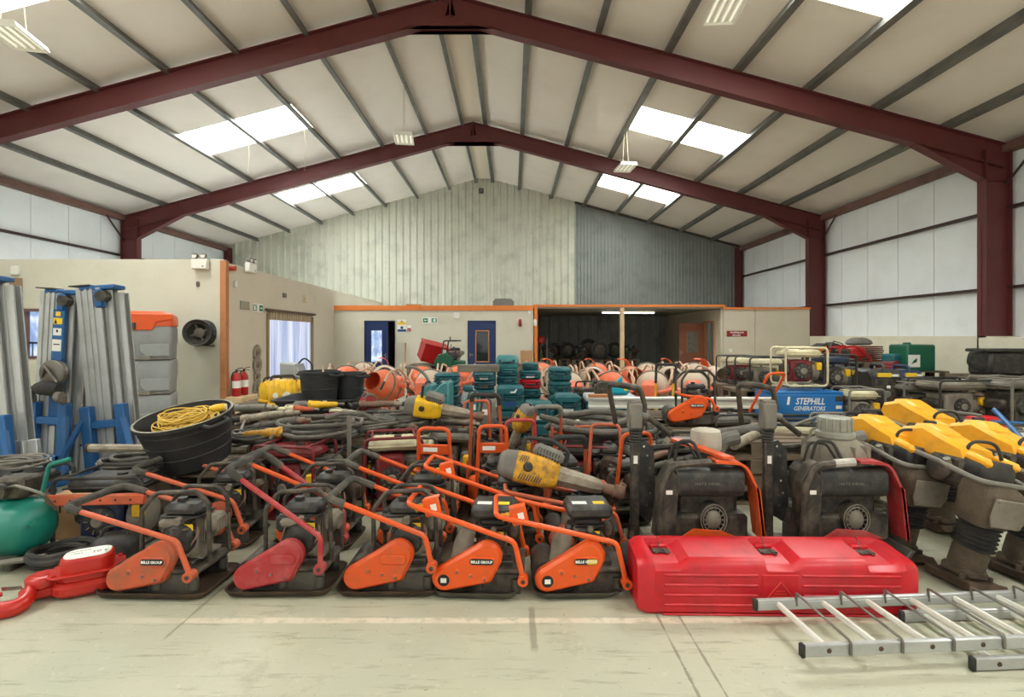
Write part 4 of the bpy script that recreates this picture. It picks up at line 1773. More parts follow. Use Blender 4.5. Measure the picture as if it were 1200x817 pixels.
emergency('white twin spot emergency light above the black cable drum', at(237, 310, YF) - Vector((0, .005, 0)), 0)
emergency('white twin spot emergency light above the green exit sign on the side wall', Vector((XO + .005, 10.75, zz(314, 10.75))), R(90))
t = thing('cable_drum', 'black plastic cable drum on the left office wall', 'cable drum', at(235, 390, YF - .22), R(14))
mb = MB(BLACK)
mb.rev((0, -.2, 0), (0, .2, 0), [(0, .24), (.04, .25), (.07, .235), (.09, .17), (.9, .17), (.93, .235), (.97, .25), (1, .24)], 28, cap=False)
mb.build('rim', t)
mb = MB(M('dusty drum dish', (84, 80, 72), .7, dirt=(52, 50, 46), amt=.5))
mb.rev((0, .1, 0), (0, -.19, 0), [(0, .06), (.3, .12), (.8, .19), (1, .236)], 28, cap=False)
mb.build('dish', t)
mb = MB(GREYP)
mb.rev((0, -.06, 0), (0, -.1, 0), [(0, .09), (.5, .09), (1, .05)], 14)
for k in range(4):
    a = PI / 2 * k + .4
    mb.box((.12 * math.cos(a), -.07, .12 * math.sin(a)), (.1, .02, .04), .005, (0, -a, 0))
mb.build('hub', t)
wallbox('wall_hook', 'small metal hook plate above the black cable drum', 'hook', at(232, 333, YF - .01), (.06, .05, .1), STEEL)
wallbox('metal_bracket', 'thin dark peg sticking out right of the cable drum', 'peg', at(246, 405, YF - .08), (.16, .14, .02), DARK, .004, R(20))
wallbox('junction_box', 'white junction box high on the wall near the left photo edge', 'junction box', at(18, 317, YF - .03), (.15, .06, .17), WHITE)
t = thing('notice_board', 'brown notice board with white papers left of the blue lifts', 'notice board', at(19, 343, YF - .01))
MB(M('brown board', (150, 122, 98), .8)).box((0, -.01, 0), (.24, .02, .56), .004).build('board', t)
MB(LABELW).box((-.04, -.022, -.06), (.13, .004, .22)).build('paper', t)
o = MB(M('red pipe', (178, 66, 46), .5)).tube([(XO - .02, YF + .2, 2.88), (XO + .12, YF + .2, 2.88)], .05, 12).build('pipe_stub')
tag(o, 'short red pipe end beside the orange corner post', 'pipe')
wallbox('light_switch', 'small white switch beside the orange corner post', 'switch', (XO + .02, 10.25, zz(333, 10.25)), (.03, .1, .14), WHITE)
wallbox('grey_plaque', 'small grey plate left of the green exit sign on the side wall', 'plate', (XO + .01, 10.62, zz(358, 10.62)), (.015, .36, .17), M('grey plaque', (150, 142, 122), .6), .003)


def exit_sign(label, loc, rz, flip):
    t = thing('exit_sign', label, 'sign', loc, rz, 'green exit signs')
    MB(LABELW).box((0, -.004, 0), (.46, .008, .18), .002).build('panel', t)
    mb = MB(LABELG)
    s = -1 if flip else 1
    mb.box((s * .14, -.0095, 0), (.15, .003, .13)).box((-s * .13, -.0095, 0), (.16, .003, .13))
    mb.build('green_field', t)
    mb = MB(LABELW)
    x = s * .14
    mb.prism([(-.045, -.012), (.01, -.012), (.01, -.035), (.05, 0), (.01, .035), (.01, .012), (-.045, .012)] if not flip else [(.045, .012), (-.01, .012), (-.01, .035), (-.05, 0), (-.01, -.035), (-.01, -.012), (.045, -.012)], (x, -.0125, 0), (1, 0, 0), (0, 0, 1), .002)
    mb.box((-s * .15, -.012, 0), (.05, .002, .1))
    mb.cyl((-s * .09, -.0115, .038), (-s * .09, -.0135, .038), .012, n=10)
    mb.tube([(-s * .095, -.0125, .02), (-s * .1, -.0125, -.01), (-s * .08, -.0125, -.045)], .008, 5)
    mb.tube([(-s * .1, -.0125, -.01), (-s * .125, -.0125, -.045)], .007, 5)
    mb.build('pictogram', t)
    return t


exit_sign('green exit sign on the side wall by the strip curtain', Vector((XO + .005, 11.16, zz(361, 11.16))), R(90), False)
exit_sign('green exit sign between the two navy doors', at(504, 375.5, YP) - Vector((0, .005, 0)), 0, True)
wallbox('cable_clip', 'small dark fitting above the strip curtain, nearer the corner post', 'fitting', (XO + .02, 12.45, zz(346, 12.45)), (.04, .16, .1), GREYP)
wallbox('sounder', 'small white sounder above the strip curtain, nearer the far wall', 'sounder', (XO + .03, 13.7, zz(350, 13.7)), (.06, .08, .2), CREAM)
for k, (py, r) in enumerate(((413, .135), (427.5, .145), (441, .115), (455, .155))):
    t = thing('cutting_disc', ['topmost of four worn cutting discs hung down the side wall', 'second worn cutting disc from the top on the side wall', 'small worn cutting disc, third from the top on the side wall', 'lowest and largest of the worn cutting discs above the fire extinguishers'][k], 'disc', (XO + .012 + .012 * (k % 2), 11.12, zz(py, 11.12)), R(90), 'cutting discs on the side wall')
    mb = MB(DUSTROD)
    mb.rev((0, 0, 0), (0, -.012, 0), [(0, r * 1.25), (.2, r * 1.27), (.8, r * 1.27), (1, r * 1.25)], 28)
    mb.build('blade', t)
    mb = MB(CASTG)
    mb.rev((0, -.012, 0), (0, -.022, 0), [(0, r * .5), (1, r * .45)], 20)
    mb.cyl((0, -.02, 0), (0, -.028, 0), .02)
    mb.build('flange', t)


def extinguisher(label, loc, mat=RED):
    t = thing('fire_extinguisher', label, 'fire extinguisher', loc, 0, 'fire extinguishers by the side wall')
    mb = MB(mat)
    mb.rev((0, 0, 0), (0, 0, .46), [(0, .07), (.03, .08), (.8, .08), (.92, .055), (1, .025)], 20)
    mb.build('cylinder', t)
    mb = MB(LABELW)
    mb.rev((0, 0, .16), (0, 0, .3), [(0, .0808), (1, .0808)], 20, cap=False)
    mb.build('label_band', t)
    mb = MB(BLACK)
    mb.box((0, 0, .49), (.035, .035, .06), .006)
    mb.tube([(0, 0, .51), (.05, 0, .54), (.12, 0, .55)], .009, 6)
    mb.tube([(0, 0, .49), (.07, 0, .5), (.11, 0, .49)], .008, 6)
    mb.tube([(0, 0, .48), (-.07, 0, .46), (-.095, 0, .36), (-.09, 0, .14)], .011, 7, .05)
    mb.build('valve', t)
    return t


struct('trim_24', MB(WOODL).box((XO + .22, 10.1, .19), (.34, .6, .38), .01), 0)['label'] = 'low timber box against the side wall'
extinguisher('left and front of two red fire extinguishers below the cutting discs', (XO + .18, 9.98, .38))
extinguisher('right and rear of two red fire extinguishers below the cutting discs', (XO + .2, 10.22, .38))

# far wall: notices and boxes
t = thing('warning_notice', 'yellow, white and blue safety notice beside the half open navy door', 'sign', at(471, 382, YP) - Vector((0, .005, 0)))
MB(LABELW).box((0, -.003, 0), (.29, .006, .4)).build('panel', t)
mb = MB(LABELY)
mb.box((0, -.008, .07), (.26, .004, .07))
mb.prism([(-.06, .11), (.06, .11), (0, .19)], (0, -.006, 0), (1, 0, 0), (0, 0, 1), .003)
mb.use(LABELBL).box((0, -.008, -.145), (.27, .004, .075)).cyl((0, -.006, -.055), (0, -.01, -.055), .045, n=18)
mb.use(LABELB).box((0, -.0105, .14), (.012, .002, .04))
mb.build('symbols', t, 0)
t = thing('fire_notice', 'small red fire action notice right of the yellow safety notice', 'sign', at(479.5, 385, YP) - Vector((0, .005, 0)))
MB(LABELW).box((0, -.003, 0), (.13, .006, .2)).build('panel', t)
mb = MB(RED)
mb.box((0, -.0075, -.04), (.11, .003, .1)).use(LABELW).tube([(-.02, -.0095, -.07), (0, -.0095, -.03), (.02, -.0095, -.06)], .008, 5)
mb.build('symbols', t, 0)
wallbox('control_box', 'small white box high on the far wall left of the closed navy door', 'box', at(535, 370, YP) - Vector((0, .03, 0)), (.18, .06, .19), WHITE)
t = thing('alarm_bell', 'red alarm sounder right of the closed navy door', 'alarm', at(609.5, 378.5, YP) - Vector((0, .0, 0)))
MB(RED).box((0, -.04, 0), (.1, .08, .24), .03).build('body', t)
MB(MAROON).box((0, -.085, -.03), (.06, .012, .1), .005).build('grille', t)
wallbox('floodlight', 'small white lamp on the timber post of the dark store', 'lamp', at(627, 378.5, YP) - Vector((0, .07, 0)), (.1, .1, .22), WHITE, .03)
wallbox('sensor', 'tiny white sensor under the orange fascia at the store corner', 'sensor', at(620, 366, YP) - Vector((0, .03, 0)), (.08, .06, .1), WHITE, .015)
wallbox('socket_plate', 'small white socket low on the right partition', 'socket', at(856, 411, YP) - Vector((0, .006, 0)), (.1, .02, .1), WHITE, .003)
t = thing('wall_sign', 'dark red sign with two lines of white lettering on the right partition', 'sign', at(863.5, 391, YP) - Vector((0, .003, 0)))
MB(LABELR).box((0, -.004, 0), (.64, .008, .18), .002).build('panel', t)
text('lettering', 'Smoking not', .088, LABELW, t, (-.0, -.0095, .04), (PI / 2, 0, 0), .0006, bold=.002, sx=.95)
text('lettering', 'allowed', .08, LABELW, t, (-.02, -.0095, -.05), (PI / 2, 0, 0), .0006, bold=.002)
# on the flat roof of the far offices
t = thing('heater_unit', 'grey domed heater unit on the roof of the far offices', 'heater', (gx(590, 17.4), 17.4, 2.505))
mb = MB(STEEL)
mb.prism([(-.36, 0), (.36, 0), (.36, .2), (.26, .3), (-.26, .3), (-.36, .2)], (0, .3, 0), (1, 0, 0), (0, 0, 1), .6, .03)
mb.build('casing', t)
mb = MB(GREYP)
mb.box((0, -.31, .15), (.42, .02, .2), .01)
for k in range(6):
    mb.box((0, -.325, .07 + .03 * k), (.4, .01, .01))
mb.build('grille', t)
o = MB(WOOD).box((0, 0, .04), (.5, .1, .08), .006, (0, 0, .4)).build('timber_offcut')
o.location = (gx(485, 16.6), 16.6, 2.505)
tag(o, 'timber offcut lying on the flat roof above the yellow notice', 'timber')
t = thing('gable_lamp', 'small dark bulkhead lamp near the top of the gable wall', 'lamp', (gx(564, YG - .1), YG - .08, zz(225, YG)))
MB(BLACK).box((0, -.08, 0), (.2, .16, .2), .02).build('housing', t)
MB(GREYP).cyl((0, -.16, 0), (0, -.175, 0), .06).build('lens', t)

# hanging high-bay lights
TUBEM = emit('fluorescent tube', (250, 246, 230), .35)


def highbay(label, x, y, z, rz, group='high-bay lights on chains'):
    t = thing('ceiling_light', label, 'ceiling light', (x, y, z), rz, group)
    mb = MB(WHITE)
    mb.prism([(-.2, 0), (-.24, -.08), (-.22, -.09), (-.17, -.012), (.17, -.012), (.22, -.09), (.24, -.08), (.2, 0)], (0, .33, .1), (1, 0, 0), (0, 0, 1), .66)
    for k in range(3):
        mb.prism([(-.055 + .11 * (k - 1), .085), (.11 * (k - 1), .04), (.055 + .11 * (k - 1), .085)], (0, .31, .0), (1, 0, 0), (0, 0, 1), .62)
    for sy in (-.325, .325):
        mb.box((0, sy, .05), (.43, .012, .08))
    mb.build('reflector', t, 0)
    mb = MB(TUBEM)
    for k in range(4):
        mb.cyl((-.165 + .11 * k, -.3, .055), (-.165 + .11 * k, .3, .055), .016, n=8)
    mb.build('tubes', t)
    mb = MB(CREAM)
    top = roofz(x) - .15 - z
    for sy in (-.26, .26):
        mb.tube([(0, sy, .1), (0, sy * .4, top)], .006, 5)
    mb.build('chain', t)
    return t


highbay('white high-bay light hanging at the top left corner of the photo', -6.9, 7.1, 5.66, R(12))
highbay('white high-bay light hanging left of the ridge before the second portal frame', -2.72, 12.9, 6.48, R(8))
highbay('white high-bay light hanging below the right rooflight', 3.1, 14.0, 6.12, R(5))
highbay('white high-bay light at the top edge of the photo right of the ridge', 3.06, 7.35, 6.2, R(-5))

t = thing('strip_light', 'long pale fluorescent batten on the ceiling of the dark store', 'lamp', (4.0, 17.6, 2.36), R(4))
MB(WHITE).box((0, 0, .03), (1.9, .08, .05), .01).build('casing', t)
MB(emit('store tube', (250, 246, 232), 9.0)).cyl((-.9, 0, -.012), (.9, 0, -.012), .018, n=10).build('tube', t)
# ================================================================== front row of plate compactors
G1 = 'plate compactors in the front row'
G2 = 'plate compactors in the second row'
compactor('faded orange plate compactor in the front row, beside the red chain hoist', (-2.13, 3.2, 0), R(-2), ORANGEF, [(.27, .16), (.19, .36), (-.48, .55)], (.22, .22), .69, .44, G1, grip=FOAM, cool=CASTG)
compactor('pinkish red plate compactor in the front row', (-1.40, 3.22, 0), R(1), REDF, [(.27, .19), (.275, .37), (-.27, .77)], (.22, .22), .64, .43, G1, grip=FOAM, brand=False, cool=CASTG)
compactor('orange front-row plate compactor with black grip, beside the pinkish red one', (-.745, 3.22, 0), R(0), ORANGE, [(.275, .2), (.235, .38), (-.33, .60)], (.22, .22), .62, .43, G1, grip=FOAM, brand=False, cool=CASTG)
compactor('bright orange front-row plate compactor left of the one under the grey breaker nose', (-.21, 3.2, 0), R(-3), ORANGEB, [(.285, .13), (.235, .35), (-.40, .56)], (.2, .2), .51, .43, G1, pan=PLATE, exh=True, bracket=(.24, 'box'), panel=True, frame=False, engine_s=.74)
compactor('bright orange plate compactor in the front row next to the long red case', (.38, 3.2, 0), R(2), ORANGEB, [(.285, .1), (.23, .335), (-.48, .5)], (.2, .2), .51, .43, G1, pan=PLATE, exh=True, brand=2, bracket=(.2, 'box'), panel=True, frame=False, engine_s=.74)
compactor('orange plate compactor behind the faded orange one, by the black tub of yellow cable', (-2.22, 3.9, 0), R(3), ORANGEF, [(.27, .16), (.2, .36), (-.5, .60)], (.22, .22), .62, .43, G2, grip=FOAM, brand=False)
compactor('orange plate compactor behind the pinkish red one', (-1.45, 3.88, 0), R(-3), ORANGE, [(.27, .18), (.24, .37), (-.5, .66)], (.22, .22), .6, .42, G2, grip=FOAM, brand=False)
compactor('orange plate compactor with black grip behind the front orange one with black grip', (-.72, 3.86, 0), R(2), ORANGE, [(.27, .18), (.23, .37), (-.47, .65)], (.2, .2), .6, .42, G2, grip=FOAM, brand=False, cool=CASTG)
compactor('orange plate compactor with plain tube handle behind the two bright orange ones', (-.08, 3.8, 0), R(-2), ORANGEB, [(.28, .13), (.24, .36), (-.54, .62)], (.18, .18), .48, .42, G2, pan=PLATE, exh=True, brand=False, bracket=(.22, 'box'), frame=False)
compactor('orange plate compactor under the yellow and grey breaker', (.50, 3.78, 0), R(3), ORANGEF, [(.28, .1), (.22, .3), (-.55, .46)], (.18, .18), .48, .42, G2, pan=PLATE, exh=True, brand=False, frame=False, engine_s=.8)

# upright-handled machines behind, rear end towards the camera
G3 = 'plate compactors parked with their handles up'
def upright(label, x, y, rz, paint, top, h, w0, w1, grip=None, br=('plate'), tank=BLACK, cool=DARK, cover=True, lean=.42, hz=.3, u=.35):
    return compactor(label, (x, y, 0), R(-90) + R(rz), paint, [(.27, .16), (.3, hz), (lean, h)], (w0, w1), .58, .42, G3, grip=grip, brand=False,
                     tank=tank, cool=cool, bracket=(u, 'plate') if br else None, grip_len=.06, cover=cover, plain=True, frame=False)


upright('compactor with upright orange handle and white label, left of the taller upright handle', -.60, 4.52, -6, ORANGE, None, .80, .16, .125, lean=.36)
upright('compactor with upright orange handle wedged between the tall handle and the teal bags', -.42, 5.75, 8, ORANGEF, None, .86, .17, .13, br=False, lean=.3)
upright('compactor with upright orange handle in front of the large coil of thick grey hose', .92, 5.0, -12, ORANGEF, None, .72, .17, .13, br=False, lean=.2)
upright('compactor with tall upright orange handle and dark grip behind the white labelled ones', -.24, 5.12, 0, ORANGEF, None, 1.02, .2, .12, grip=RUBBER, br=False, lean=.5)
upright('compactor with upright orange handle and white label, right of its twin', -.17, 4.52, 2, ORANGE, None, .82, .15, .11, lean=.36)
upright('compactor with dark red upright handle behind the yellow and grey breaker', .05, 4.75, 3, REDF, None, .84, .16, .12, br=False)
upright('compactor with upright orange handle, grey grip and white tape', .31, 5.35, 4, ORANGEF, None, .88, .18, .12, grip=GREYP, br=False, lean=.5)
upright('compactor with short upright handle and dark rounded grip, right of the dark red one', .44, 4.52, 4, ORANGEF, None, .74, .17, .12, grip=RUBBER, br=False, cover=True)
upright('compactor with upright orange handle behind the nose of the yellow and grey breaker', .90, 4.4, 14, ORANGE, None, .78, .18, .12, br=False, lean=.36)

# big breaker lying over the handles
b1 = heavy_breaker('yellow and grey petrol breaker lying over the orange handles in the middle')
put(b1, (.2, 3.74, .565), rot=(R(-12), R(13), R(-2)), scale=.93)
b2 = heavy_breaker('bright yellow breaker lying on the heap of hoses left of the teal cases', body=YELLOW, vent=False, handle=False)
put(b2, (-.85, 5.35, .80), rot=(R(10), R(9), R(3)), scale=.82)
b3 = heavy_breaker('yellow breaker standing nose down among the upright handles', vent=False)
put(b3, (.1, 5.15, .68), rot=(R(20), R(62), R(150)), scale=.62)

# ================================================================== red case, ladders
t = thing('carry_case', 'long red plastic equipment case lying on the floor at the front', 'case', (1.485, 2.98, 0), R(-1))
Lc, Dc, Hc = 1.56, .30, .345
mb = MB(REDB)
def csec(x, s, dip=0.):
    pr = [(-Dc / 2 + .02, 0), (-Dc / 2, .02), (-Dc / 2, .26 - dip * .4), (-Dc / 2 + .012, .285 - dip), (-Dc / 2 + .03, .305 - dip), (-Dc / 2 + .05, .312 - dip), (Dc / 2 - .06, .33 - dip), (Dc / 2 - .05, .332), (Dc / 2 - .02, .334), (Dc / 2, .31), (Dc / 2, .02), (Dc / 2 - .02, 0)]
    return [(x, y * s, (z - .15) * (s if s < 1 else 1) + .15) for y, z in pr]
LX = (-.62, .0, .56)
secs = [csec(-Lc / 2, .86), csec(-Lc / 2 + .03, .97), csec(-Lc / 2 + .06, 1)]
for x in LX:
    secs += [csec(x - .075, 1), csec(x - .065, 1, .035), csec(x + .075, 1, .035), csec(x + .13, 1)]
secs += [csec(Lc / 2 - .07, .97), csec(Lc / 2 - .03, .9), csec(Lc / 2, .78)]
mb.loft(secs)
for x0, x1 in ((-.64, -.12), (.12, .66)):
    for z in (.06, .115, .17, .225):
        mb.box(((x0 + x1) / 2, -Dc / 2 - .002, z), (x1 - x0, .014, .016), .005)
mb.prism([(-.1, .03), (.1, .03), (.1, .23), (-.1, .23)], (0, -Dc / 2 + .002, 0), (1, 0, 0), (0, 0, 1), .006, .002)
mb.box((0, -Dc / 2 + .002, .006), (1.3, .012, .012), .004)
mb.build('case_shell', t, 30)
mb = MB(M('case emblem', (204, 62, 44), .5))
for a, b in (((-.085, .09), (0, .19)), ((0, .19), (.085, .09))):
    mb.tube([(a[0], -Dc / 2 - .005, a[1]), (b[0], -Dc / 2 - .005, b[1])], .003, 5)
for k in range(3):
    mb.box((0, -Dc / 2 - .005, 1.1 * .1 + .015 * k), (.09 - .022 * k, .003, .005))
mb.build('emblem', t)
mb = MB(M('case seam', (150, 18, 28), .5))
mb.tube([(-Lc / 2 + .012, -Dc / 2 + .04, .03), (-Lc / 2 + .004, -.02, .25), (-Lc / 2 + .02, .06, Hc - .03)], .006, 6, .05)
mb.build('seam', t)
for x in LX:
    mb = MB(REDB)
    mb.box((x + .005, .06, .30), (.1, .03, .03), .008)
    l = mb.build('latch', t)
    mb = MB(DARK)
    mb.box((x + .005, .01, .293), (.1, .05, .012), .004)
    mb.tube([(x - .03, -.02, .29), (x + .01, .0, .31), (x + .04, -.03, .288)], .005, 5)
    mb.tube([(x, .03, .3), (x + .004, .07, .34), (x, .085, .35)], .003, 5)
    mb.build('clip', l)


def ladder(label, x0, x1, yn, yf, z, rz=0, hooks=False, group=None, rh=.06, rd=.026, tip=True, first=.12, sp=.25):
    t = thing('ladder', label, 'ladder', (x0, (yn + yf) / 2, z), rz, group)
    w = yf - yn
    L = x1 - x0
    for sy, nm in ((-1, 'near'), (1, 'far')):
        mb = MB(ALU)
        y = sy * w / 2
        mb.box((L / 2, y, rh / 2), (L, rd, rh), .006)
        mb.box((L / 2, y - sy * rd * .55, rh / 2), (L - .02, .004, rh * .5), .001)
        r_ = mb.build('rail', t)
        mb = MB(RUBBER)
        mb.box((-.001, y, rh / 2), (.022, rd + .006, rh + .004), .006)
        mb.build('end_cap', r_)
        if sy < 0:
            x = first
            while x < L:
                mb = MB(RUST)
                mb.rev((x, y - rd / 2, rh * .5), (x, y - rd / 2 - .004, rh * .5), [(0, .012), (1, .009)], 12)
                mb.build('rivet', r_)
                x += sp
    x = first
    while x < L - .05:
        mb = MB(ALUW)
        mb.tube([(x, -w / 2, rh * .55), (x, w / 2, rh * .55)], .0145, 10)
        for k in range(6):
            a = PI * k / 3
            mb.tube([(x + .0145 * math.cos(a), -w / 2 + .02, rh * .55 + .0145 * math.sin(a)), (x + .0145 * math.cos(a), w / 2 - .02, rh * .55 + .0145 * math.sin(a))], .0022, 4)
        mb.build('rung', t)
        x += sp
    if hooks:
        x = first + .1
        while x < L - .1:
            mb = MB(STEEL)
            mb.tube([(x, -w / 2 - rd / 2 - .006, .01), (x, -w / 2 - rd / 2 - .006, rh + .012), (x, w / 2 - .03, rh + .03), (x, w / 2 - .008, rh + .03), (x, w / 2 - .016, rh * .4)], .0065, 7, .02)
            mb.build('guide_bracket', t)
            x += sp
    return t


ladder('aluminium ladder section lying underneath on the floor at the right', 2.12, 4.3, 2.37, 2.77, .004, R(3.4), False, 'ladder sections on the floor')
l2 = ladder('upper aluminium ladder section with steel guide brackets lying in front of the red case', 1.32, 3.9, 2.35, 2.75, .078, R(3.6), True, 'ladder sections on the floor')

# ================================================================== chain hoist, tank and clutter at the left
t = thing('chain_hoist', 'red chain hoist block with big open hook lying on the floor at the left', 'chain hoist', (-2.6, 3.12, 0), 0)
t.scale = (.94, .94, .94)
RH = M('hoist red', (184, 32, 20), .34, dirt=(150, 40, 26), amt=.3, coat=.15)
A1 = Matrix.Translation((0.02, .0, 0)) @ Matrix.Rotation(R(30), 4, 'Z')
mb = MB(RH)                                              # body: stacked rounded plates
mb.T = A1
mb.prism(rrect(.36, .24, .1), (0, 0, .012), (1, 0, 0), (0, 1, 0), .09, .025)
mb.prism(rrect(.30, .2, .08), (0, 0, .1), (1, 0, 0), (0, 1, 0), .05, .01)
mb.prism(rrect(.38, .25, .06), (0, 0, .145), (1, 0, 0), (0, 1, 0), .014, .004)
for (x, y) in ((-.155, -.095), (.155, -.095), (-.155, .095), (.155, .095)):
    mb.cyl((x, y, .155), (x, y, .172), .012, n=6)
hb = mb.build('hoist_body', t)
mb = MB(RH)
mb.T = A1
mb.loft([[(x * s_, y * s_, z) for x, y in rrect(.27, .2, .07)] for z, s_ in ((.158, 1), (.225, 1), (.24, .97), (.247, .9))])
cv = mb.build('gear_cover', hb)
mb = MB(LABELW)
mb.T = A1
mb.prism(rrect(.24, .17, .06), (0, 0, .2475), (1, 0, 0), (0, 1, 0), .002)
mb.build('rating_plate', cv)
for k, (s_, dx, dy, sz) in enumerate((('10 t', .06, -.01, .05), ('CHAIN BLOCK', -.05, .04, .018), ('WLL', -.05, .0, .026))):
    q = A1 @ Vector((dx, dy, .2502))
    text('lettering', s_, sz, LABELB, cv, q, (0, 0, R(30)), .0003)
A2 = Matrix.Translation((-.16, -.1, 0)) @ Matrix.Rotation(R(33), 4, 'Z')
mb = MB(RH)                                              # bottom block with sheave covers
mb.T = A2
mb.prism(rrect(.3, .1, .045), (0.02, 0, .02), (1, 0, 0), (0, 1, 0), .07, .015)
mb.prism(rrect(.22, .04, .018), (.1, -.02, .09), (1, 0, 0), (0, 1, 0), .02, .006)
mb.rev((-.02, .02, .09), (-.02, .02, .15), [(0, .085), (.7, .088), (.9, .08), (1, .07)], 24)
mb.rev((-.02, .02, .15), (-.02, .02, .158), [(0, .05), (1, .045)], 18)
mb.cyl((.12, -.03, .1), (.12, -.03, .125), .02, n=6)
mb.build('sheave_block', t)
mb = MB(RH)                                              # the hook
hk = [(-.2, -.15, .1), (-.19, -.19, .085), (-.155, -.24, .06), (-.16, -.3, .045), (-.24, -.335, .045), (-.35, -.33, .045), (-.43, -.285, .045), (-.445, -.23, .05), (-.405, -.185, .055), (-.375, -.165, .06)]
hp = fillet(hk, .07, 4)
N_ = len(hp)
rs_ = []
for i_ in range(N_):
    u_ = i_ / (N_ - 1)
    rs_.append(.03 + .018 * math.sin(PI * min(1, u_ / .85)) ** .7 if u_ < .85 else .03 - .016 * (u_ - .85) / .15)
mb.tube(hp, rs_, 14)
mb.rev((-.205, -.14, .1), (-.17, -.09, .1), [(0, .04), (.4, .052), (1, .045)], 14)
h_ = mb.build('hook', t)
mb = MB(CHROME)
mb.strip([(-.23, -.19, .1), (-.36, -.18, .085)], (0, -.3, 1), .026, .005)
mb.build('safety_latch', h_)
mb = MB(M('brassy load chain', (128, 106, 70), .45, .7))
rr = random.Random(4)
cx, cy = -.2, .1
for k in range(46):
    a = k * .55
    x = -.16 + .012 * k * math.cos(a * .6) * .6 + rr.uniform(-.02, .02)
    y = .17 + .1 * math.sin(a * .5) + rr.uniform(-.02, .02)
    z = .02 + .05 * abs(math.sin(k * .21)) + rr.uniform(0, .03)
    u = Vector((rr.uniform(-1, 1), rr.uniform(-1, 1), rr.uniform(-.4, .4))).normalized() * .018
    v = u.cross(Vector((rr.uniform(-.5, .5), .3, 1))).normalized() * .011
    p = Vector((x, y, z + .01))
    mb.tube([p + u + v * .6, p + u * 1.2, p + u - v * .6, p - u - v * .6, p - u * 1.2, p - u + v * .6], .0045, 5, closed=True)
mb.build('load_chain', t)
mb = MB(RH)                                              # top hook lying behind
mb.tube(fillet([(-.22, .1, .06), (-.12, .22, .08), (-.02, .2, .1), (-.04, .14, .1)], .05, 4), .03, 9)
mb.rev((-.3, .06, .06), (-.16, .14, .07), [(0, .03), (.5, .05), (1, .035)], 12)
mb.build('top_hook', t)

t = thing('air_receiver', 'teal green compressor tank lying at the left edge of the photo', 'compressor', (-3.2, 3.52, 0), R(4))
mb = MB(GREEN)
r = .19
mb.rev((-.95, 0, .25), (.02, 0, .25), [(0, .05), (.02, .12), (.06, .17), (.12, r), (.86, r), (.93, .165), (.975, .11), (1, .03)], 26)
tk = mb.build('tank', t)
mb = MB(GREEN)
mb.cyl((-.03, -.1, .3), (.015, -.13, .31), .02)
mb.cyl((-.25, -.0, .43), (-.25, 0, .47), .03)
mb.build('boss', tk)
mb = MB(M('rust patched label', (196, 190, 130), .7, dirt=(150, 140, 90), amt=.5))
mb.T = Matrix.Translation((-.5, 0, .25))
mb.add([(x, -(r + .001) * math.cos(R(a)), (r + .001) * math.sin(R(a))) for x in (0, .2) for a in (30, 45, 60)], [(0, 1, 4, 3), (1, 2, 5, 4)])
mb.build('label_patch', tk)
mb = MB(DARK)
for x in (-.75, -.12):
    mb.box((x, 0, .035), (.05, .3, .07), .01)
mb.use(GREYP).tube([(-.9, -.22, .02), (-.3, -.2, .06), (.12, -.16, .1)], .02, 7)
mb.build('feet', t)
mb = MB(DARK)
mb.box((-.2, .02, .52), (.2, .18, .14), .02)
mb.box((-.38, .02, .5), (.12, .14, .1), .02)
mb.cyl((-.2, -.1, .52), (-.2, -.14, .52), .05)
mb.use(STEEL).tube([(-.3, -.05, .5), (-.1, -.12, .56), (.05, -.1, .5), (.08, -.02, .36)], .01, 6, .05)
mb.use(GREEN).tube([(-.05, .02, .44), (0, .02, .66), (.14, .02, .7)], .014, 7, .05)
mb.build('pump', t)
mb = MB(CARD)
mb.box((0, 0, .16), (.26, .3, .32), .004)
o = mb.build('cardboard_box')
o.location = (-3.42, 4.05, 0)
o.rotation_euler = (0, 0, R(12))
tag(o, 'brown cardboard box behind the red chain hoist', 'box')
for k in range(2):
    MB(LABELB).box((-.05 + .05 * k, -.1515, .24), (.012, .002, .07)).build('print_mark', o)
# ================================================================== reversible compactors and rammers at the right
GR = 'reversible compactors with upright tow bars'
r1 = reversible('reversible compactor with orange guard and cloth covered air cleaner behind the red case', (1.30, 3.62, 0), 0, DARK, ORANGE, GR, 'cloth')
r2 = reversible('reversible compactor with dark red guard and big grey air cleaner left of the yellow rammers', (2.24, 3.62, 0), 0, DARK, REDF, GR, 'bowl', strip=False)
for o in (r1, r2):
    o.scale = (.94, 1, 1.1)
GM = 'yellow hooded trench rammers'
for (x, y, rz, ln, lab, s) in ((2.72, 3.62, 4, 7, 'yellow hooded rammer next to the dark red guarded compactor', .95),
                               (2.83, 3.22, 6, 10, 'yellow hooded rammer in the middle of the rammers, its shoe showing', .95),
                               (3.30, 3.34, 5, 8, 'yellow hooded rammer at the right photo edge, in front', .95),
                               (3.45, 4.15, 4, 5, 'yellow hooded rammer standing behind the other rammers', 1.0)):
    put(rammer(lab, (x, y, 0), R(rz), YELLOWR, GM), (x, y, 0), rot=(0, R(ln), R(rz)), scale=s)

# ================================================================== pallets that carry the heaps
def stack(x, y, n, label, rz=0., w=1.2, d=1.0):
    p = None
    for k in range(n):
        loc = (x + rnd.uniform(-.02, .02), y + rnd.uniform(-.02, .02), .144 * k)
        if p is None:
            p = pallet(label, loc, rz, label + ' group' if False else 'pallets: ' + label, w, d)
        else:
            c = copy_tree(p)
            put(c, loc, rz)
    return .144 * n


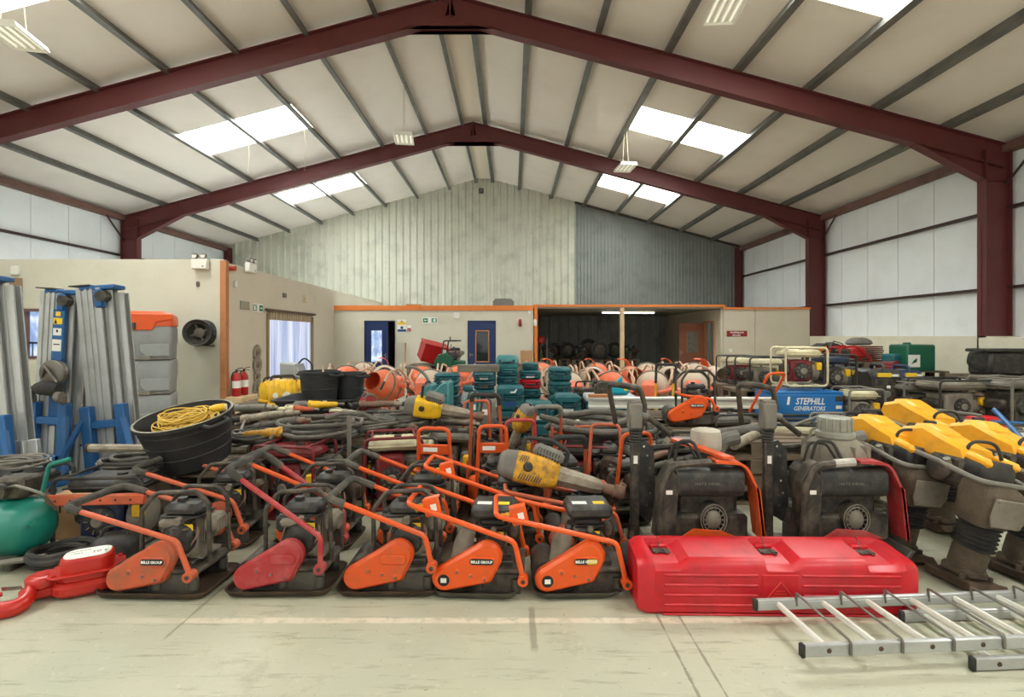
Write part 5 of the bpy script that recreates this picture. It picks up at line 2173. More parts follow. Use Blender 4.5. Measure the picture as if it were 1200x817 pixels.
PT = stack(-2.8, 4.57, 3, 'weathered timber pallet under the black tub and grey pipe', w=1.1, d=.9)
stack(-2.5, 4.08, 3, 'weathered timber pallet right under the tub of yellow cable', w=.5, d=.1) if False else None
stack(-2.0, 5.35, 4, 'weathered timber pallet under the left heap of hand tools')
stack(-1.0, 5.75, 4, 'weathered timber pallet under the coiled hoses')
stack(-2.4, 6.6, 4, 'weathered timber pallet under the black tray of tubs')
stack(1.05, 5.55, 3, 'weathered timber pallet under the thick grey hose coil')
stack(2.25, 5.2, 4, 'weathered timber pallet under the grey hoses behind the reversible compactors')
stack(-3.4, 7.55, 4, 'weathered timber pallet under the yellow transformers')
stack(1.3, 7.1, 3, 'weathered timber pallet under the white lidded teal case', w=1.1)
stack(3.3, 6.5, 3, 'weathered timber pallet under the blue generator')
stack(4.7, 6.6, 3, 'weathered timber pallet under the dusty pumps')

# ================================================================== left: tub of cable, lifts, tanks
BT = Vector((-2.66, 4.3, .505))
BM = Euler((R(13), R(-5), 0)).to_matrix()
t = tub('big black rubber tub full of yellow cable on the left heap', BT,   .27, .35, .41, tilt=(R(13), R(-5), 0), lip=.014)
MB(M('dusty pale rim', (150, 144, 130), .7, dirt=(84, 80, 72), amt=.5)).rev((0, 0, .411), (0, 0, .4125), [(0, .364), (1, .359)], 28, cap=False).rev((0, 0, .4125), (0, 0, .412), [(0, .359), (1, .346)], 28, cap=False).build('rim', t)  # paler ring along the lip of the tub
rr = random.Random(11)
for k in range(6):
    q = BT + BM @ Vector(([0, .0, .05, -.1, .11, .02][k], [-.02, .03, .09, 0, -.03, -.09][k], [.355, .22, .33, .31, .33, .3][k]))
    mb = MB(CABLE)
    r0 = [.2, .22, .16, .15, .15, .17][k]
    pts = []
    n_ = 9 if k == 0 else 6
    for q_ in range(n_ * 16):
        a = 2 * PI * q_ / 16
        lay = q_ / 16
        c0 = Vector((.03 * math.sin(lay * 2.7 + k), .03 * math.cos(lay * 3.1 + k), 0))
        rr_ = r0 * (.72 + .28 * math.sin(lay * 1.9 + k) ** 2)
        pts.append(c0 + Vector((rr_ * math.cos(a), rr_ * math.sin(a) * (.8 + .15 * math.sin(lay * 5)), .008 + .007 * lay + .022 * math.sin(a + lay * 2.2) + .012 * math.sin(2 * a + lay))))
    mb.tube(pts, .0062, 6)
    o = mb.build('extension_cable')
    tag(o, ['topmost loop of yellow extension cable in the black tub', 'yellow extension cable coil lying deepest in the black tub', 'yellow extension cable coil at the back of the black tub', 'yellow extension cable coil at the left of the black tub', 'yellow extension cable coil at the right of the black tub', 'yellow extension cable coil at the front of the black tub'][k], 'cable', 'yellow cables in the tub')
    o.location = q
    o.rotation_euler = (R(13) + rr.uniform(-.12, .12), R(-5) + rr.uniform(-.12, .12), 0)
t = thing('cable_plug', 'yellow plug resting on the right rim of the black tub', 'plug', BT + BM @ Vector((.3, -.05, .425)), R(20))
mb = MB(YELLOW)
mb.rev((-.05, 0, .03), (.06, 0, .04), [(0, .018), (.3, .03), (.9, .032), (1, .028)], 12)
mb.build('plug_body', t)
MB(CREAM).cyl((.06, 0, .04), (.072, 0, .041), .026).build('pin_face', t)


def lift(label, loc, rz, tilt, top=2.0, group='blue and aluminium material lifts', full=True, w=.1):
    t = thing('material_lift', label, 'material lift', loc, 0, group, rot=(0, R(tilt), R(rz)))
    for k in range(3):
        mb = MB(ALU)
        x0 = w * (k - 1)
        y0 = .05 * k
        mb.prism([(-.12, -.05), (-.075, -.05), (-.07, -.036), (-.045, -.036), (-.04, -.05), (-.012, -.05), (-.008, -.038), (.008, -.038), (.012, -.05), (.04, -.05), (.045, -.036), (.07, -.036), (.075, -.05), (.12, -.05), (.12, -.03), (.1, -.035), (.02, -.035), (.02, .035), (.12, .035), (.12, .05), (-.12, .05), (-.12, .035), (-.02, .035), (-.02, -.035), (-.1, -.035), (-.12, -.03)], (x0, y0, .12), (1, 0, 0), (0, 1, 0), top - .12 - .03 * k)
        m_ = mb.build('mast_section', t, 0)
    mb = MB(BLUE)
    mb.box((0, .05, top + .0), (.36, .2, .05), .01)
    mb.box((.02, -.04, top - .12), (.1, .06, .2), .02)
    mb.use(DARK).cyl((.06, -.09, top - .1), (.06, .0, top - .1), .06, n=18)
    mb.box((-.16, 0, top + .03), (.2, .14, .012), .003)
    mb.build('mast_head', t)
    if full:
        mb = MB(BLUE)
        mb.box((.0, -.03, 1.2), (.13, .05, 1.3), .008)
        mb.build('carriage', t)
        mb = MB(LABELY)
        mb.box((0, -.057, 1.72), (.1, .004, .07)).box((.0, -.057, 1.8), (.05, .004, .05))
        mb.use(LABELB).prism([(-.04, -.028), (-.005, -.028), (-.0225, .022)], (0, -.0585, 1.72), (1, 0, 0), (0, 0, 1), .002)
        mb.use(LABELW).box((0, -.057, 1.6), (.09, .004, .08)).box((0, -.057, 1.45), (.1, .004, .13))
        mb.use(LABELB).box((0, -.0595, 1.46), (.07, .002, .012)).box((0, -.0595, 1.61), (.02, .002, .03))
        mb.build('warning_labels', t, 0)
        mb = MB(STEEL)
        mb.rev((.02, -.13, 1.15), (.02, -.06, 1.15), [(0, .13), (.1, .14), (.9, .14), (1, .13)], 24)
        mb.tube([(-.08, -.12, 1.1), (-.02, -.16, 1.22), (.1, -.14, 1.05)], .02, 7)
        mb.build('winch', t)
        mb = MB(RUBBER)
        mb.cyl((-.3, -.16, .98), (-.12, -.15, .98), .018, n=10)
        mb.rev((-.12, -.15, .98), (.14, -.15, .98), [(0, .05), (.2, .075), (.7, .08), (1, .06)], 16)
        mb.build('crank_handle', t)
    mb = MB(BLUE)
    for sx in (-1, 1):
        mb.box((sx * .17, -.1, .42), (.1, .1, .8), .01)
        mb.tube([(sx * .17, -.1, .75), (sx * .42, -.35, .12)], .03, 4)
        mb.box((sx * .3, -.3, .1), (.08, .7, .07), .008, (0, 0, sx * .5))
    mb.box((0, -.1, .62), (.36, .06, .08), .008)
    mb.box((0, -.13, .2), (.4, .04, .1), .008)
    bs = mb.build('base_frame', t)
    text('lettering', 'SLA-15', .07, LABELW, bs, (.0, -.1515, .2), (PI / 2, 0, 0), .0005, bold=.002)
    mb = MB(ALU)
    mb.box((.26, .02, .3), (.2, .05, .52), .004)
    mb.box((.26, -.02, .3), (.03, .05, .52), .004)
    mb.use(LABELB).box((.3, -.007, .34), (.05, .004, .016))
    mb.build('outrigger_bracket', t)
    for sx in ((-1, 1) if full else ()):
        mb = MB(CASTG)
        mb.box((sx * .17, -.14, .86), (.06, .08, .08), .01, (0, 0, sx * .3))
        mb.use(GREYP).cyl((sx * .17 - .03, -.18, .9), (sx * .17 + .03, -.18, .9), .055, n=18)
        mb.build('caster', t)
    for (x, y) in ((-.3, -.5), (.3, -.5), (-.2, .12), (.2, .12)):
        mb = MB(RUBBER)
        mb.cyl((x - .025, y, .05), (x + .025, y, .05), .05, n=18)
        mb.build('wheel', t)
    return t


lift('material lift at the left edge of the photo, nearest of the blue lifts', (-4.74, 4.75, 0), 4, -5, 2.08, full=False, w=.11)
lift('material lift with yellow warning labels in the middle of the blue lifts', (-5.14, 5.75, 0), 0, 3, 2.05)
lift('material lift leaning left beside the grey tanks, rightmost of the blue lifts', (-4.28, 5.55, 0), 6, -5, 2.08, full=False, w=.085)


def mobile_tank(label, z, lid):
    t = thing('fuel_tank', label, 'fuel tank', (-6.32, 8.75, z), R(27), 'grey tanks stacked by the office wall')
    h, w, d = .50, .95, .8
    t.scale = (1, 1, 1.135)
    mb = MB(GREYBIN)
    mb.loft([[(x * s, y * s, zz_) for x, y in rrect(w, d, .06)] for zz_, s in ((0, .93), (.02, .96), (.22, .98), (.24, 1.0), (.46, 1.0), (.5, .97))])
    mb.prism([(-.44, .06), (-.1, .06), (-.03, .14), (-.03, .24), (-.44, .24)], (0, -d / 2 + .004, 0), (1, 0, 0), (0, 0, 1), .02, .006)
    mb.prism([(.44, .06), (.1, .06), (.03, .14), (.03, .24), (.44, .24)], (0, -d / 2 + .004, 0), (1, 0, 0), (0, 0, 1), .02, .006)
    b = mb.build('tank_body', t)
    mb = MB(STEEL)
    mb.tube([(-.44, -d / 2 - .005, .02), (.44, -d / 2 - .005, .02)], .016, 8)
    mb.use(GREYP).box((.1, -d / 2 - .01, .03), (.14, .04, .06), .01)
    mb.build('fork_bar', t)
    if lid:
        mb = MB(ORANGEB)
        mb.loft([[(x * s, y * s, z2) for x, y in rrect(w, d, .08)] for z2, s in ((.5, 1.02), (.62, 1.02), (.66, .99), (.71, .8), (.72, .7))])
        mb.prism([(-.48, .44), (.2, .44), (.26, .56), (.48, .6), (.48, .68), (-.48, .68)], (0, -d / 2 - .008, 0), (1, 0, 0), (0, 0, 1), .03, .008)
        l = mb.build('lid', t)
        mb = MB(BLACK)
        mb.box((-.04, -d / 2 - .045, .5), (.05, .03, .1), .008)
        mb.build('lid_lock', l)
    return t


mobile_tank('lowest grey plastic tank of the stack against the office wall', 0.0, False)
mobile_tank('middle grey plastic tank of the stack against the office wall', .575, False)
mobile_tank('grey plastic tank with orange lid on top of the stack by the office wall', 1.15, True)

rod('thick grey steel pipe end lying across the heap left of the black tub', [(-3.95, 4.78, .505), (-2.5, 4.86, .475)], .04, DUSTROD, end=RUST)
coil('coil of grey air hose under the black tub', HOSE, .24, .016, 5, (-3.16, 4.3, .432), seed=31)
frame_generator('black framed engine pump behind the faded orange compactor', tube=RUBBER, tank=BLACK, eng=NAVYP, loc=(-2.96, 3.84, 0), rz=R(4), name='water_pump', cat='pump', w=.6, d=.4, h=.54)
pump = [o for o in bpy.data.objects if o.name.startswith('water_pump')][-1]
mb = MB(ORANGEF)
mb.box((.02, -.24, .4), (.66, .04, .075), .008)
mb.use(LABELB)
for k in range(6):
    mb.cyl((-.24 + .1 * k, -.2605, .4), (-.24 + .1 * k, -.2615, .4), .008, n=8)
mb.build('cross_bar', pump)
frame_generator('dark red engine pump under the black tub of cable', tube=MAROON, tank=MAROON, eng=MAROON, loc=(-1.9, 4.5, 0), rz=R(-8), name='water_pump', cat='pump', w=.55, d=.4, h=.62)

# ================================================================== heap of hand tools, hoses, breakers (left of the middle)
GT = 'dusty breakers in the heap'
def lay(o, px, py, Y, rz, tilt=0, roll=0, s=1.0):
    p = at(px, py, Y)
    return put(o, p, rot=(R(roll), R(tilt), R(rz)), scale=s)


lay(air_breaker('dusty breaker with ribbed dark barrel lying across the heap, second from the black tub', body=HOSED, rod=RUSTROD), 322, 503, 4.9, 10, -8, 0, .9)
lay(air_breaker('dusty breaker lying behind the ribbed dark one in the heap', body=DUSTROD), 308, 493, 5.2, 14, -6, 10, .95)
lay(air_breaker('grey breaker at the far left of the heap beside the tub rim', body=GREYP, rod=DUSTROD), 292, 482, 5.5, 3, -2, -10, .8)
lay(air_breaker('rusty open ended breaker pointing at the front over the hose coil', body=RUSTROD, rod=RUSTROD, L=.85), 378, 522, 4.75, 207, 10, 0, 1.0)
lay(air_breaker('dark red breaker in the middle of the heap', body=MAROON), 378, 492, 5.5, 20, -4, 30, .8)
lay(air_breaker('dusty breaker just under the black tray', body=DUSTROD, rod=STEEL), 405, 487, 5.7, -30, 3, 0, .8)
lay(air_breaker('grey breaker pointing right beside the round rusty flange', body=DUSTROD), 430, 506, 5.4, 160, 0, 40, .8)
lay(air_breaker('dark breaker under the bright yellow breaker', body=HOSED, rod=DUSTROD), 470, 496, 5.5, 5, 2, 0, .9)
lay(air_breaker('dusty breaker behind the bright yellow breaker', body=RUSTROD, rod=DUSTROD), 440, 478, 6.0, 25, 2, 0, .9)
lay(air_breaker('long grey breaker to the right of the bright yellow breaker nose', body=DUSTROD), 530, 497, 5.4, -12, 4, 0, .8)
lay(hand_drill('yellow and black rotary hammer lying on the left heap', YELLOWW), 325, 514, 4.65, 12, 0, 0, .95)
lay(hand_drill('orange and grey rotary hammer near the black tray', YELLOW, GREYP), 365, 480, 5.9, 200, 0, 0, .95)
lay(hand_drill('orange grey drill with red nose left of the black tray', ORANGEF, CREAM), 348, 483, 5.7, 170, 0, 0, .7)

GH = 'dusty hoses in the heap'
for (lab, mat, R0, r, n_, px, py, Y, sd) in (
        ('big coil of grey air hose at the front of the heap', HOSE, .36, .02, 6, 375, 531, 4.9, 41),
        ('dark hose coil at the left end of the heap', HOSED, .2, .016, 4, 298, 531, 4.7, 42),
        ('grey hose coil under the rusty open ended breaker', HOSE, .3, .017, 5, 430, 527, 5.2, 43),
        ('dusty hose coil in front of the bright yellow breaker', HOSE, .34, .018, 5, 470, 512, 5.5, 44),
        ('tangled dark hose behind the rusty flange', HOSED, .3, .016, 5, 425, 494, 5.7, 45),
        ('tangled pale hose beside the black tray', GREYP, .26, .013, 5, 405, 500, 5.6, 46),
        ('thin grey hose coil right of the bright yellow breaker', HOSE, .22, .012, 5, 520, 488, 5.8, 47)):
    p = at(px, py, Y)
    coil(lab, mat, R0, r, n_, (p.x, p.y, max(.58, p.z - .06)), GH, seed=sd)
o = thing('steel_flange', 'rusty round pipe flange facing the camera below the bright yellow breaker', 'flange', at(486, 505, 5.25), R(-8))
mb = MB(RUSTROD)
mb.rev((0, .0, 0), (0, -.1, 0), [(0, .05), (.5, .055), (.52, .075), (1, .075)], 22, cap=False)
mb.rev((0, -.1, 0), (0, .0, 0), [(0, .075), (.001, .05), (.9, .045), (1, .01)], 22, cap=False)
mb.build('flange_ring', o)
mb = MB(DUSTROD)
mb.rev((0, .03, 0), (-.3, .06, .0), [(0, .03), (.3, .03), (1, .025)], 12)
mb.rev((0, .03, 0), (.36, .08, -.02), [(0, .03), (.3, .034), (1, .02)], 12)
mb.build('pipe_arms', o)
# random loose bars and rods between them, each its own thing
rr = random.Random(5)
spots = [(285, 500, 5.0), (330, 492, 5.3), (345, 515, 4.9), (395, 512, 5.1), (410, 498, 5.5), (450, 515, 5.2), (455, 488, 5.9), (500, 515, 5.2), (510, 478, 6.0), (540, 505, 5.4), (545, 490, 5.8), (350, 500, 5.3), (440, 500, 5.6), (480, 520, 5.1), (300, 522, 4.8), (415, 520, 5.0)]
place_words = ['left end of the heap', 'ribbed dark breaker', 'yellow and black rotary hammer', 'rusty open ended breaker', 'black tray', 'front hose coil', 'bright yellow breaker, on its far side', 'white labelled upright handles', 'teal cases at the left', 'tall upright handle', 'thin grey hose coil', 'dark red breaker', 'rusty round flange', 'bright yellow breaker, on its near side', 'dark hose coil', 'steel tee handle']
for k, (px, py, Y) in enumerate(spots):
    p = at(px, py, Y)
    a = rr.uniform(0, PI)
    L = rr.uniform(.22, .4)
    d = Vector((math.cos(a), math.sin(a), rr.uniform(-.08, .08))) * L
    m_ = rr.choice([DUSTROD, STEEL, RUSTROD, HOSED, GREYP])
    r_ = rr.uniform(.012, .026)
    kind = ['steel rod', 'tube', 'bar'][k % 3]
    rod('loose dusty %s lying by the %s' % (kind, place_words[k]), [p - d, p + d * .3 + Vector((0, 0, .03)), p + d], r_, m_, ['steel_rod', 'steel_tube', 'steel_bar'][k % 3], 'rod', 'loose rods in the heap', .1)

t = thing('tee_handle', 'grey steel tee handle standing up in front of the hose heap', 'handle', (-1.43, 4.5, 0))
mb = MB(STEEL)
mb.box((0, 0, .44), (.035, .03, .84), .005)
mb.build('upright', t)
mb = MB(HOSE)
mb.tube([(-.2, -.02, .83), (-.08, 0, .87), (.12, 0, .87), (.26, -.03, .81)], .02, 8, .1)
mb.build('grip_bar', t)
MB(RUST).box((0, 0, .012), (.2, .2, .024), .004).build('foot', t)

# black tray with two black tubs, yellow transformers, grey box
t = thing('mixing_tray', 'wide black mixing tray under the two black tubs', 'tray', (-2.42, 6.55, .60), R(2))
mb = MB(BINBLK)
def lp(w, d, z, r=.08):
    return [(x, y, z) for x, y in rrect(w, d, r)]
mb.loft([lp(.8, .6, 0), lp(.98, .78, .16), lp(1.02, .82, .16), lp(1.02, .82, .18), lp(.96, .76, .18), lp(.78, .58, .012)])
mb.build('tray_shell', t)
MB(LABELW).box((.16, -.412, .168), (.05, .004, .014)).build('sticker', t)
tub('front black rubber tub standing in the black tray', (-2.42, 6.45, .614), .19, .245, .5)
tub('black rubber tub half hidden behind the front one in the tray', (-2.14, 6.72, .614), .17, .21, .46)
o = rod('light timber stick poking out of the front black tub', [(-2.4, 6.5, .64), (-2.42, 6.56, 1.18)], .012, WOODL, 'timber_stick', 'stick')


def transformer(label, loc, rz, s=1.0, mat=YELLOW):
    t = thing('site_transformer', label, 'transformer', loc, rz, 'yellow site transformers')
    mb = MB(mat)
    mb.rev((-.16, 0, .16), (.16, 0, .16), [(0, .1), (.06, .15), (.2, .16), (.8, .16), (.94, .15), (1, .1)], 10)
    for x in (-.1, -.04, .04, .1):
        mb.rev((x - .01, 0, .16), (x + .01, 0, .16), [(0, .16), (.2, .168), (.8, .168), (1, .16)], 10)
    mb.box((0, 0, .02), (.34, .26, .04), .01)
    mb.build('body', t)
    mb = MB(BLACK)
    mb.tube([(-.14, 0, .28), (-.12, 0, .36), (.12, 0, .36), (.14, 0, .28)], .015, 7, .04)
    mb.build('handle', t)
    mb = MB(LABELW)
    mb.cyl((.05, -.15, .14), (.05, -.19, .14), .04)
    mb.cyl((-.07, -.15, .14), (-.07, -.185, .14), .03)
    mb.build('outlet', t)
    t.scale = (s, s, s)
    return t


transformer('yellow site transformer at the front of the group right of the fire extinguishers', (-3.22, 7.2, .578), R(20), 1.15)
transformer('yellow site transformer with black strap beside the black tray', (-3.0, 7.6, .578), R(-30), 1.1)
transformer('amber site transformer at the left behind the yellow ones', (-3.55, 7.6, .578), R(50), 1.0)
transformer('small yellow transformer in the shade of the black tubs', (-3.0, 7.95, .578), R(10), .8)
t = thing('grey_power_box', 'light grey metal box with looping cable on the yellow transformers', 'box', (-3.42, 8.0, .90), R(-15))
mb = MB(GREYBIN)
mb.prism([(-.16, 0), (.2, 0), (.12, .22), (-.16, .24)], (0, .12, 0), (1, 0, 0), (0, 0, 1), .24, .02)
mb.build('casing', t)
mb = MB(RUBBER)
mb.tube([(.08, 0, .2), (.2, 0, .33), (.34, 0, .22), (.36, 0, .03)], .013, 7, .1)
mb.build('cable', t)
o = MB(WOODL).box((0, 0, .16), (.46, .28, .32), .01).build('timber_crate')
o.location = (-3.42, 8.02, .578)
tag(o, 'plain timber box under the light grey metal box', 'crate')
for k in range(3):
    MB(WOOD).box((0, -.143, .05 + .1 * k), (.46, .008, .02)).build('batten', o)

# red and clear lamps, light coloured odds on the heap
t = thing('cable_reel', 'small grey cable reel with red drum lying beside the black tray', 'cable reel', at(432, 476, 6.1) - Vector((0, 0, .12)), R(30))
mb = MB(GREYP)
mb.tube([(-.12, -.08, .01), (-.05, -.08, .26), (.05, -.08, .26), (.12, -.08, .01)], .01, 7, .04)
mb.tube([(-.12, .08, .01), (-.05, .08, .26), (.05, .08, .26), (.12, .08, .01)], .01, 7, .04)
mb.tube([(0, -.08, .26), (0, .08, .26)], .01, 7)
mb.build('stand', t)
mb = MB(REDF)
mb.rev((0, -.07, .13), (0, .07, .13), [(0, .11), (.1, .11), (.12, .07), (.88, .07), (.9, .11), (1, .11)], 20)
mb.build('drum', t)

# ================================================================== teal tool cases in the middle
GC = 'stacked teal tool cases'
YC = 7.0
def case_stack(px0, px1, Y, bounds, mats, labels, styles=None, d=.36, stick=None, logo=None, rz=0):
    """bounds: photo heights from the top of the stack down; further cases carry the stack on to the floor"""
    x0, x1 = gx(px0, Y), gx(px1, Y)
    zs = [max(0, zz(b, Y)) for b in bounds]
    for i in range(len(zs) - 1):
        h = zs[i] - zs[i + 1]
        st = styles[i] if styles else 'plain'
        c = tool_case(labels[i], (x1 - x0), d, h - .002, mats[i], st, GC, sticker=(stick[i] if stick else None), logo=bool(logo and logo[i]))
        put(c, ((x0 + x1) / 2, Y + d / 2, zs[i + 1]), R(rz))
    zb = zs[-1]
    if zb > .04:
        n_ = max(1, round(zb / .3))
        h = zb / n_
        first = None
        for k in range(n_):
            lab = 'teal case at the foot of its stack, below the %s' % ' '.join(labels[-1].split(',')[0].split()[:6])
            if first is None:
                first = tool_case(lab, (x1 - x0), d, h - .002, TEAL, 'plain', GC + ' near the floor, ' + labels[-1].split(',')[0])
                put(first, ((x0 + x1) / 2, Y + d / 2, h * k))
            else:
                put(copy_tree(first), ((x0 + x1) / 2, Y + d / 2, h * k))


case_stack(582, 614, 7.0, [453, 482], [TEAL], ['large teal case with white emblem and blue label in the middle of the stacks'], None, .36, [LABELBL], [1])
case_stack(582, 607, 7.6, [432, 441, 452], [TEAL, TEAL], ['slim teal case directly under the domed teal case', 'teal case with rounded front under the slim one'], ['plain', 'ribbed'], .4)
c = tool_case('domed teal saw case on top of the tallest stack', .34, .36, .19, TEALL, 'dome', GC)
put(c, (gx(594, 7.6), 7.8, zz(432, 7.6)))
case_stack(609, 634, 7.7, [434, 445, 456, 467], [TEAL, REDB, TEAL], ['teal case with small white label above the red case', 'red case among the teal cases', 'teal case under the red case'], None, .38, [LABELW, None, None])
c = tool_case('small teal case on top of the stack with the red case', .24, .3, .105, TEAL, 'plain', GC)
put(c, (gx(622, 7.7), 7.9, zz(434, 7.7)))
case_stack(615, 648, 6.6, [472, 497], [TEAL], ['teal case half hidden behind the grey gripped handle'], None, .36, [LABELW])
case_stack(644, 670, 7.6, [431, 447, 463], [TEAL, TEAL], ['upper teal case of the tall stack beside the cement mixers', 'second teal case of the tall stack beside the cement mixers'], ['ribbed', 'ribbed'], .4)
case_stack(651, 681, 6.8, [463, 490], [TEAL], ['square teal case with pale label left of the white lidded case'], None, .38, [LABELW])
case_stack(555, 579, 7.4, [437, 447, 457, 467], [TEAL, TEALD, TEAL], ['teal case with wide white label under the grey beam', 'dark teal case with black band under the grey beam', 'third teal case down under the grey beam'], None, .38, [LABELW, GREYP, None])
case_stack(508, 537, 7.5, [438, 451, 463, 475], [TEAL, TEALD, TEALD], ['teal case with two label windows left of the grey beam', 'dark case second from top, left of the grey beam', 'dark case third from top, left of the grey beam'], None, .38, [LABELW, LABELW, None])


def curved_case(label, px0, px1, py0, py1, Y):
    x0, x1, z0, z1 = gx(px0, Y), gx(px1, Y), zz(py1, Y), zz(py0, Y)
    t = thing('drill_case', label, 'tool case', ((x0 + x1) / 2, Y, z0), R(-6), GC)
    w, h = x1 - x0, z1 - z0
    pr = [(-w / 2, 0), (w / 2, 0), (w / 2, h * .94), (w * .3, h), (0, h * .93), (-w * .3, h * .8), (-w / 2, h * .72)]
    mb = MB(TEALL)
    mb.prism(pr, (0, .3, 0), (1, 0, 0), (0, 0, 1), .3, .02)
    mb.build('shell', t)
    mb = MB(TEAL)
    for k in range(3):
        mb.box((-w * .2, -.004, h * (.2 + .2 * k)), (w * .4, .012, .014), .004)
        mb.box((w * .25, -.004, h * (.25 + .2 * k)), (w * .3, .012, .014), .004)
    mb.build('ribs', t)
    mb = MB(TEALD)
    mb.tube([(-w * .2, .1, h * .82), (-w * .1, .1, h * 1.02), (w * .2, .1, h * 1.06), (w * .35, .1, h * .94)], .012, 7, .04)
    mb.build('handle', t)
    return t


stack(gx(508, 6.7), 6.75, 3, 'weathered timber pallet under the curved teal drill cases', w=.9, d=.7)
curved_case('curved teal drill case standing upright, left of the pair', 490, 506, 450, 494, 6.5)
curved_case('curved teal drill case standing upright, right of the pair', 506, 526, 447, 494, 6.45)
o = thing('paint_tin', 'open whitish tin with pink paint in front of the curved teal cases', 'tin', (gx(513, 6.3), 6.3, .435))
mb = MB(CREAM)
mb.rev((0, 0, 0), (0, 0, .12), [(0, .055), (1, .066)], 18, cap=False)
mb.rev((0, 0, .12), (0, 0, .0), [(0, .066), (.05, .06), (1, .05)], 18)
mb.build('tin_wall', o)
MB(REDF).cyl((0, 0, .08), (0, 0, .09), .06).build('paint', o)
o = MB(GREYP)
pts = [(.28 * math.sin(R(a)), 0, .28 - .28 * math.cos(R(a)) + .0) for a in range(20, 200, 12)]
o.tube(pts, .02, 8)
o = o.build('hose_bow')
o.location = (gx(478, 6.7), 6.7, zz(482, 6.7) + .02)
o.rotation_euler = (0, 0, R(10))
tag(o, 'pale grey hose arching up behind the bright yellow breaker', 'hose')
for (lab, px, py0, py1, Y, m_, rz) in (('dusty teal tool bag left of the tall upright handle', 553, 460, 492, 6.3, TEALL, 10), ('grey green tool bag behind the tall upright handle', 571, 468, 496, 6.0, GREYP, -8), ('dark teal tool bag between the bags and the curved cases', 538, 474, 496, 6.2, TEALD, 4)):
    z0, z1 = zz(py1, Y), zz(py0, Y)
    t = thing('tool_bag', lab, 'bag', (gx(px, Y), Y, z0), R(rz), 'tool bags before the teal cases')
    h = z1 - z0
    mb = MB(m_)
    mb.loft([[(x * s + ox, y * s, z) for x, y in rrect(.2, .22, .06)] for z, s, ox in ((0, 1, 0), (h * .3, 1.08, .01), (h * .7, .95, 0), (h * .9, .8, .02), (h, .55, .03))])
    mb.build('bag_body', t)
    mb = MB(BLACK)
    mb.tube([(-.06, -.11, h * .5), (-.05, -.09, h * .95), (0, -.05, h * 1.12), (.06, -.09, h * .95), (.06, -.11, h * .5)], .01, 6, .03)
    mb.use(LABELW).box((.0, -.112, h * .45), (.07, .006, .1))
    mb.build('strap', t)
    stack(gx(px, Y), Y + .05, max(1, int(z0 / .144)), 'weathered timber pallet below the ' + lab, w=.4, d=.4)
t = thing('vacuum_tool', 'pale grey tool with white label leaning between the dark cases and the bags', 'tool', (gx(543, 6.6), 6.6, .436), 0, None, rot=(0, R(8), 0))
mb = MB(GREYBIN)
mb.rev((0, 0, 0), (0, 0, .48), [(0, .05), (.2, .07), (.7, .075), (.9, .06), (1, .03)], 12)
mb.build('body', t)
mb = MB(LABELW)
mb.box((0, -.073, .24), (.05, .008, .16)).use(TEAL).box((0, -.03, .45), (.12, .12, .08), .02)
mb.build('label_panel', t)
stack(gx(543, 6.6), 6.65, 3, 'weathered timber pallet under the pale grey tool', w=.35, d=.4)

o = thing('concrete_beam', 'pale grey beam lying across the teal cases below the closed navy door', 'beam', (gx(560, 7.45), 7.6, zz(437, 7.4)), R(1))
MB(CASTG).box((0, 0, .055), (.62, .12, .11), .008).build('beam', o)
MB(GREYP).box((0, -.062, .08), (.6, .006, .012)).build('edge_strip', o)

# white lidded teal case with turquoise tool
t = thing('tool_chest', 'wide teal case with pale grey lid under the turquoise tool', 'tool case', (gx(716, 6.9), 7.05, .435), R(-3))
mb = MB(TEAL)
mb.box((0, 0, .12), (.66, .44, .24), .025)
mb.build('case_body', t)
mb = MB(M('pale grey lid', (186, 190, 190), .5, dirt=(150, 152, 150), amt=.3))
mb.box((0, 0, .275), (.68, .46, .08), .02)
mb.use(BLACK).box((0, -.0, .237), (.67, .45, .012), .004)
mb.build('lid', t)
mb = MB(BLACK)
mb.box((.0, -.235, .25), (.14, .03, .04), .008)
mb.build('latch', t)
MB(LABELW).box((.2, -.223, .16), (.03, .004, .02)).build('sticker', t)
t = thing('cutting_tool', 'bright turquoise cut-off tool lying on the pale lidded case', 'tool', (gx(722, 6.85), 6.95, .75), R(8))
mb = MB(CYAN)
mb.box((.05, 0, .07), (.3, .16, .13), .04)
mb.loft([[(x, y + .0, z) for y, z in ((-.03, z0), (.03, z0), (.03, z1), (-.03, z1))] for x, z0, z1 in ((-.12, .05, .12), (0, .1, .17), (.1, .13, .25))])
mb.build('housing', t)
mb = MB(DARK)
mb.rev((-.2, -.06, .08), (-.2, .0, .08), [(0, .1), (1, .1)], 20)
mb.box((-.22, -.02, .06), (.12, .1, .1), .02)
mb.build('guard', t)
MB(LABELY).box((.13, -.082, .09), (.05, .004, .05)).build('sticker', t)
for k, (lab, px, py, Y, rz, m_) in enumerate((('dark tangle of chainsaw parts left of the turquoise tool', 690, 460, 7.0, 15, DARK), ('dark long handled tool behind the turquoise tool', 715, 452, 7.3, -10, HOSED))):
    lay(air_breaker(lab, body=m_, rod=DUSTROD), px, py, Y, rz, 3, 20, .8)
t = thing('engine_saw', 'dark engine unit with wire handle left of the turquoise tool', 'engine', (gx(685, 7.4), 7.4, .435), R(20))
engine(t, Matrix.Identity(4), BLACK, CASTG, s=1.0)
mb = MB(RUBBER)
mb.tube([(-.14, 0, .2), (-.14, 0, .46), (.14, 0, .46), (.14, 0, .2)], .012, 7, .05)
mb.build('handle', t)

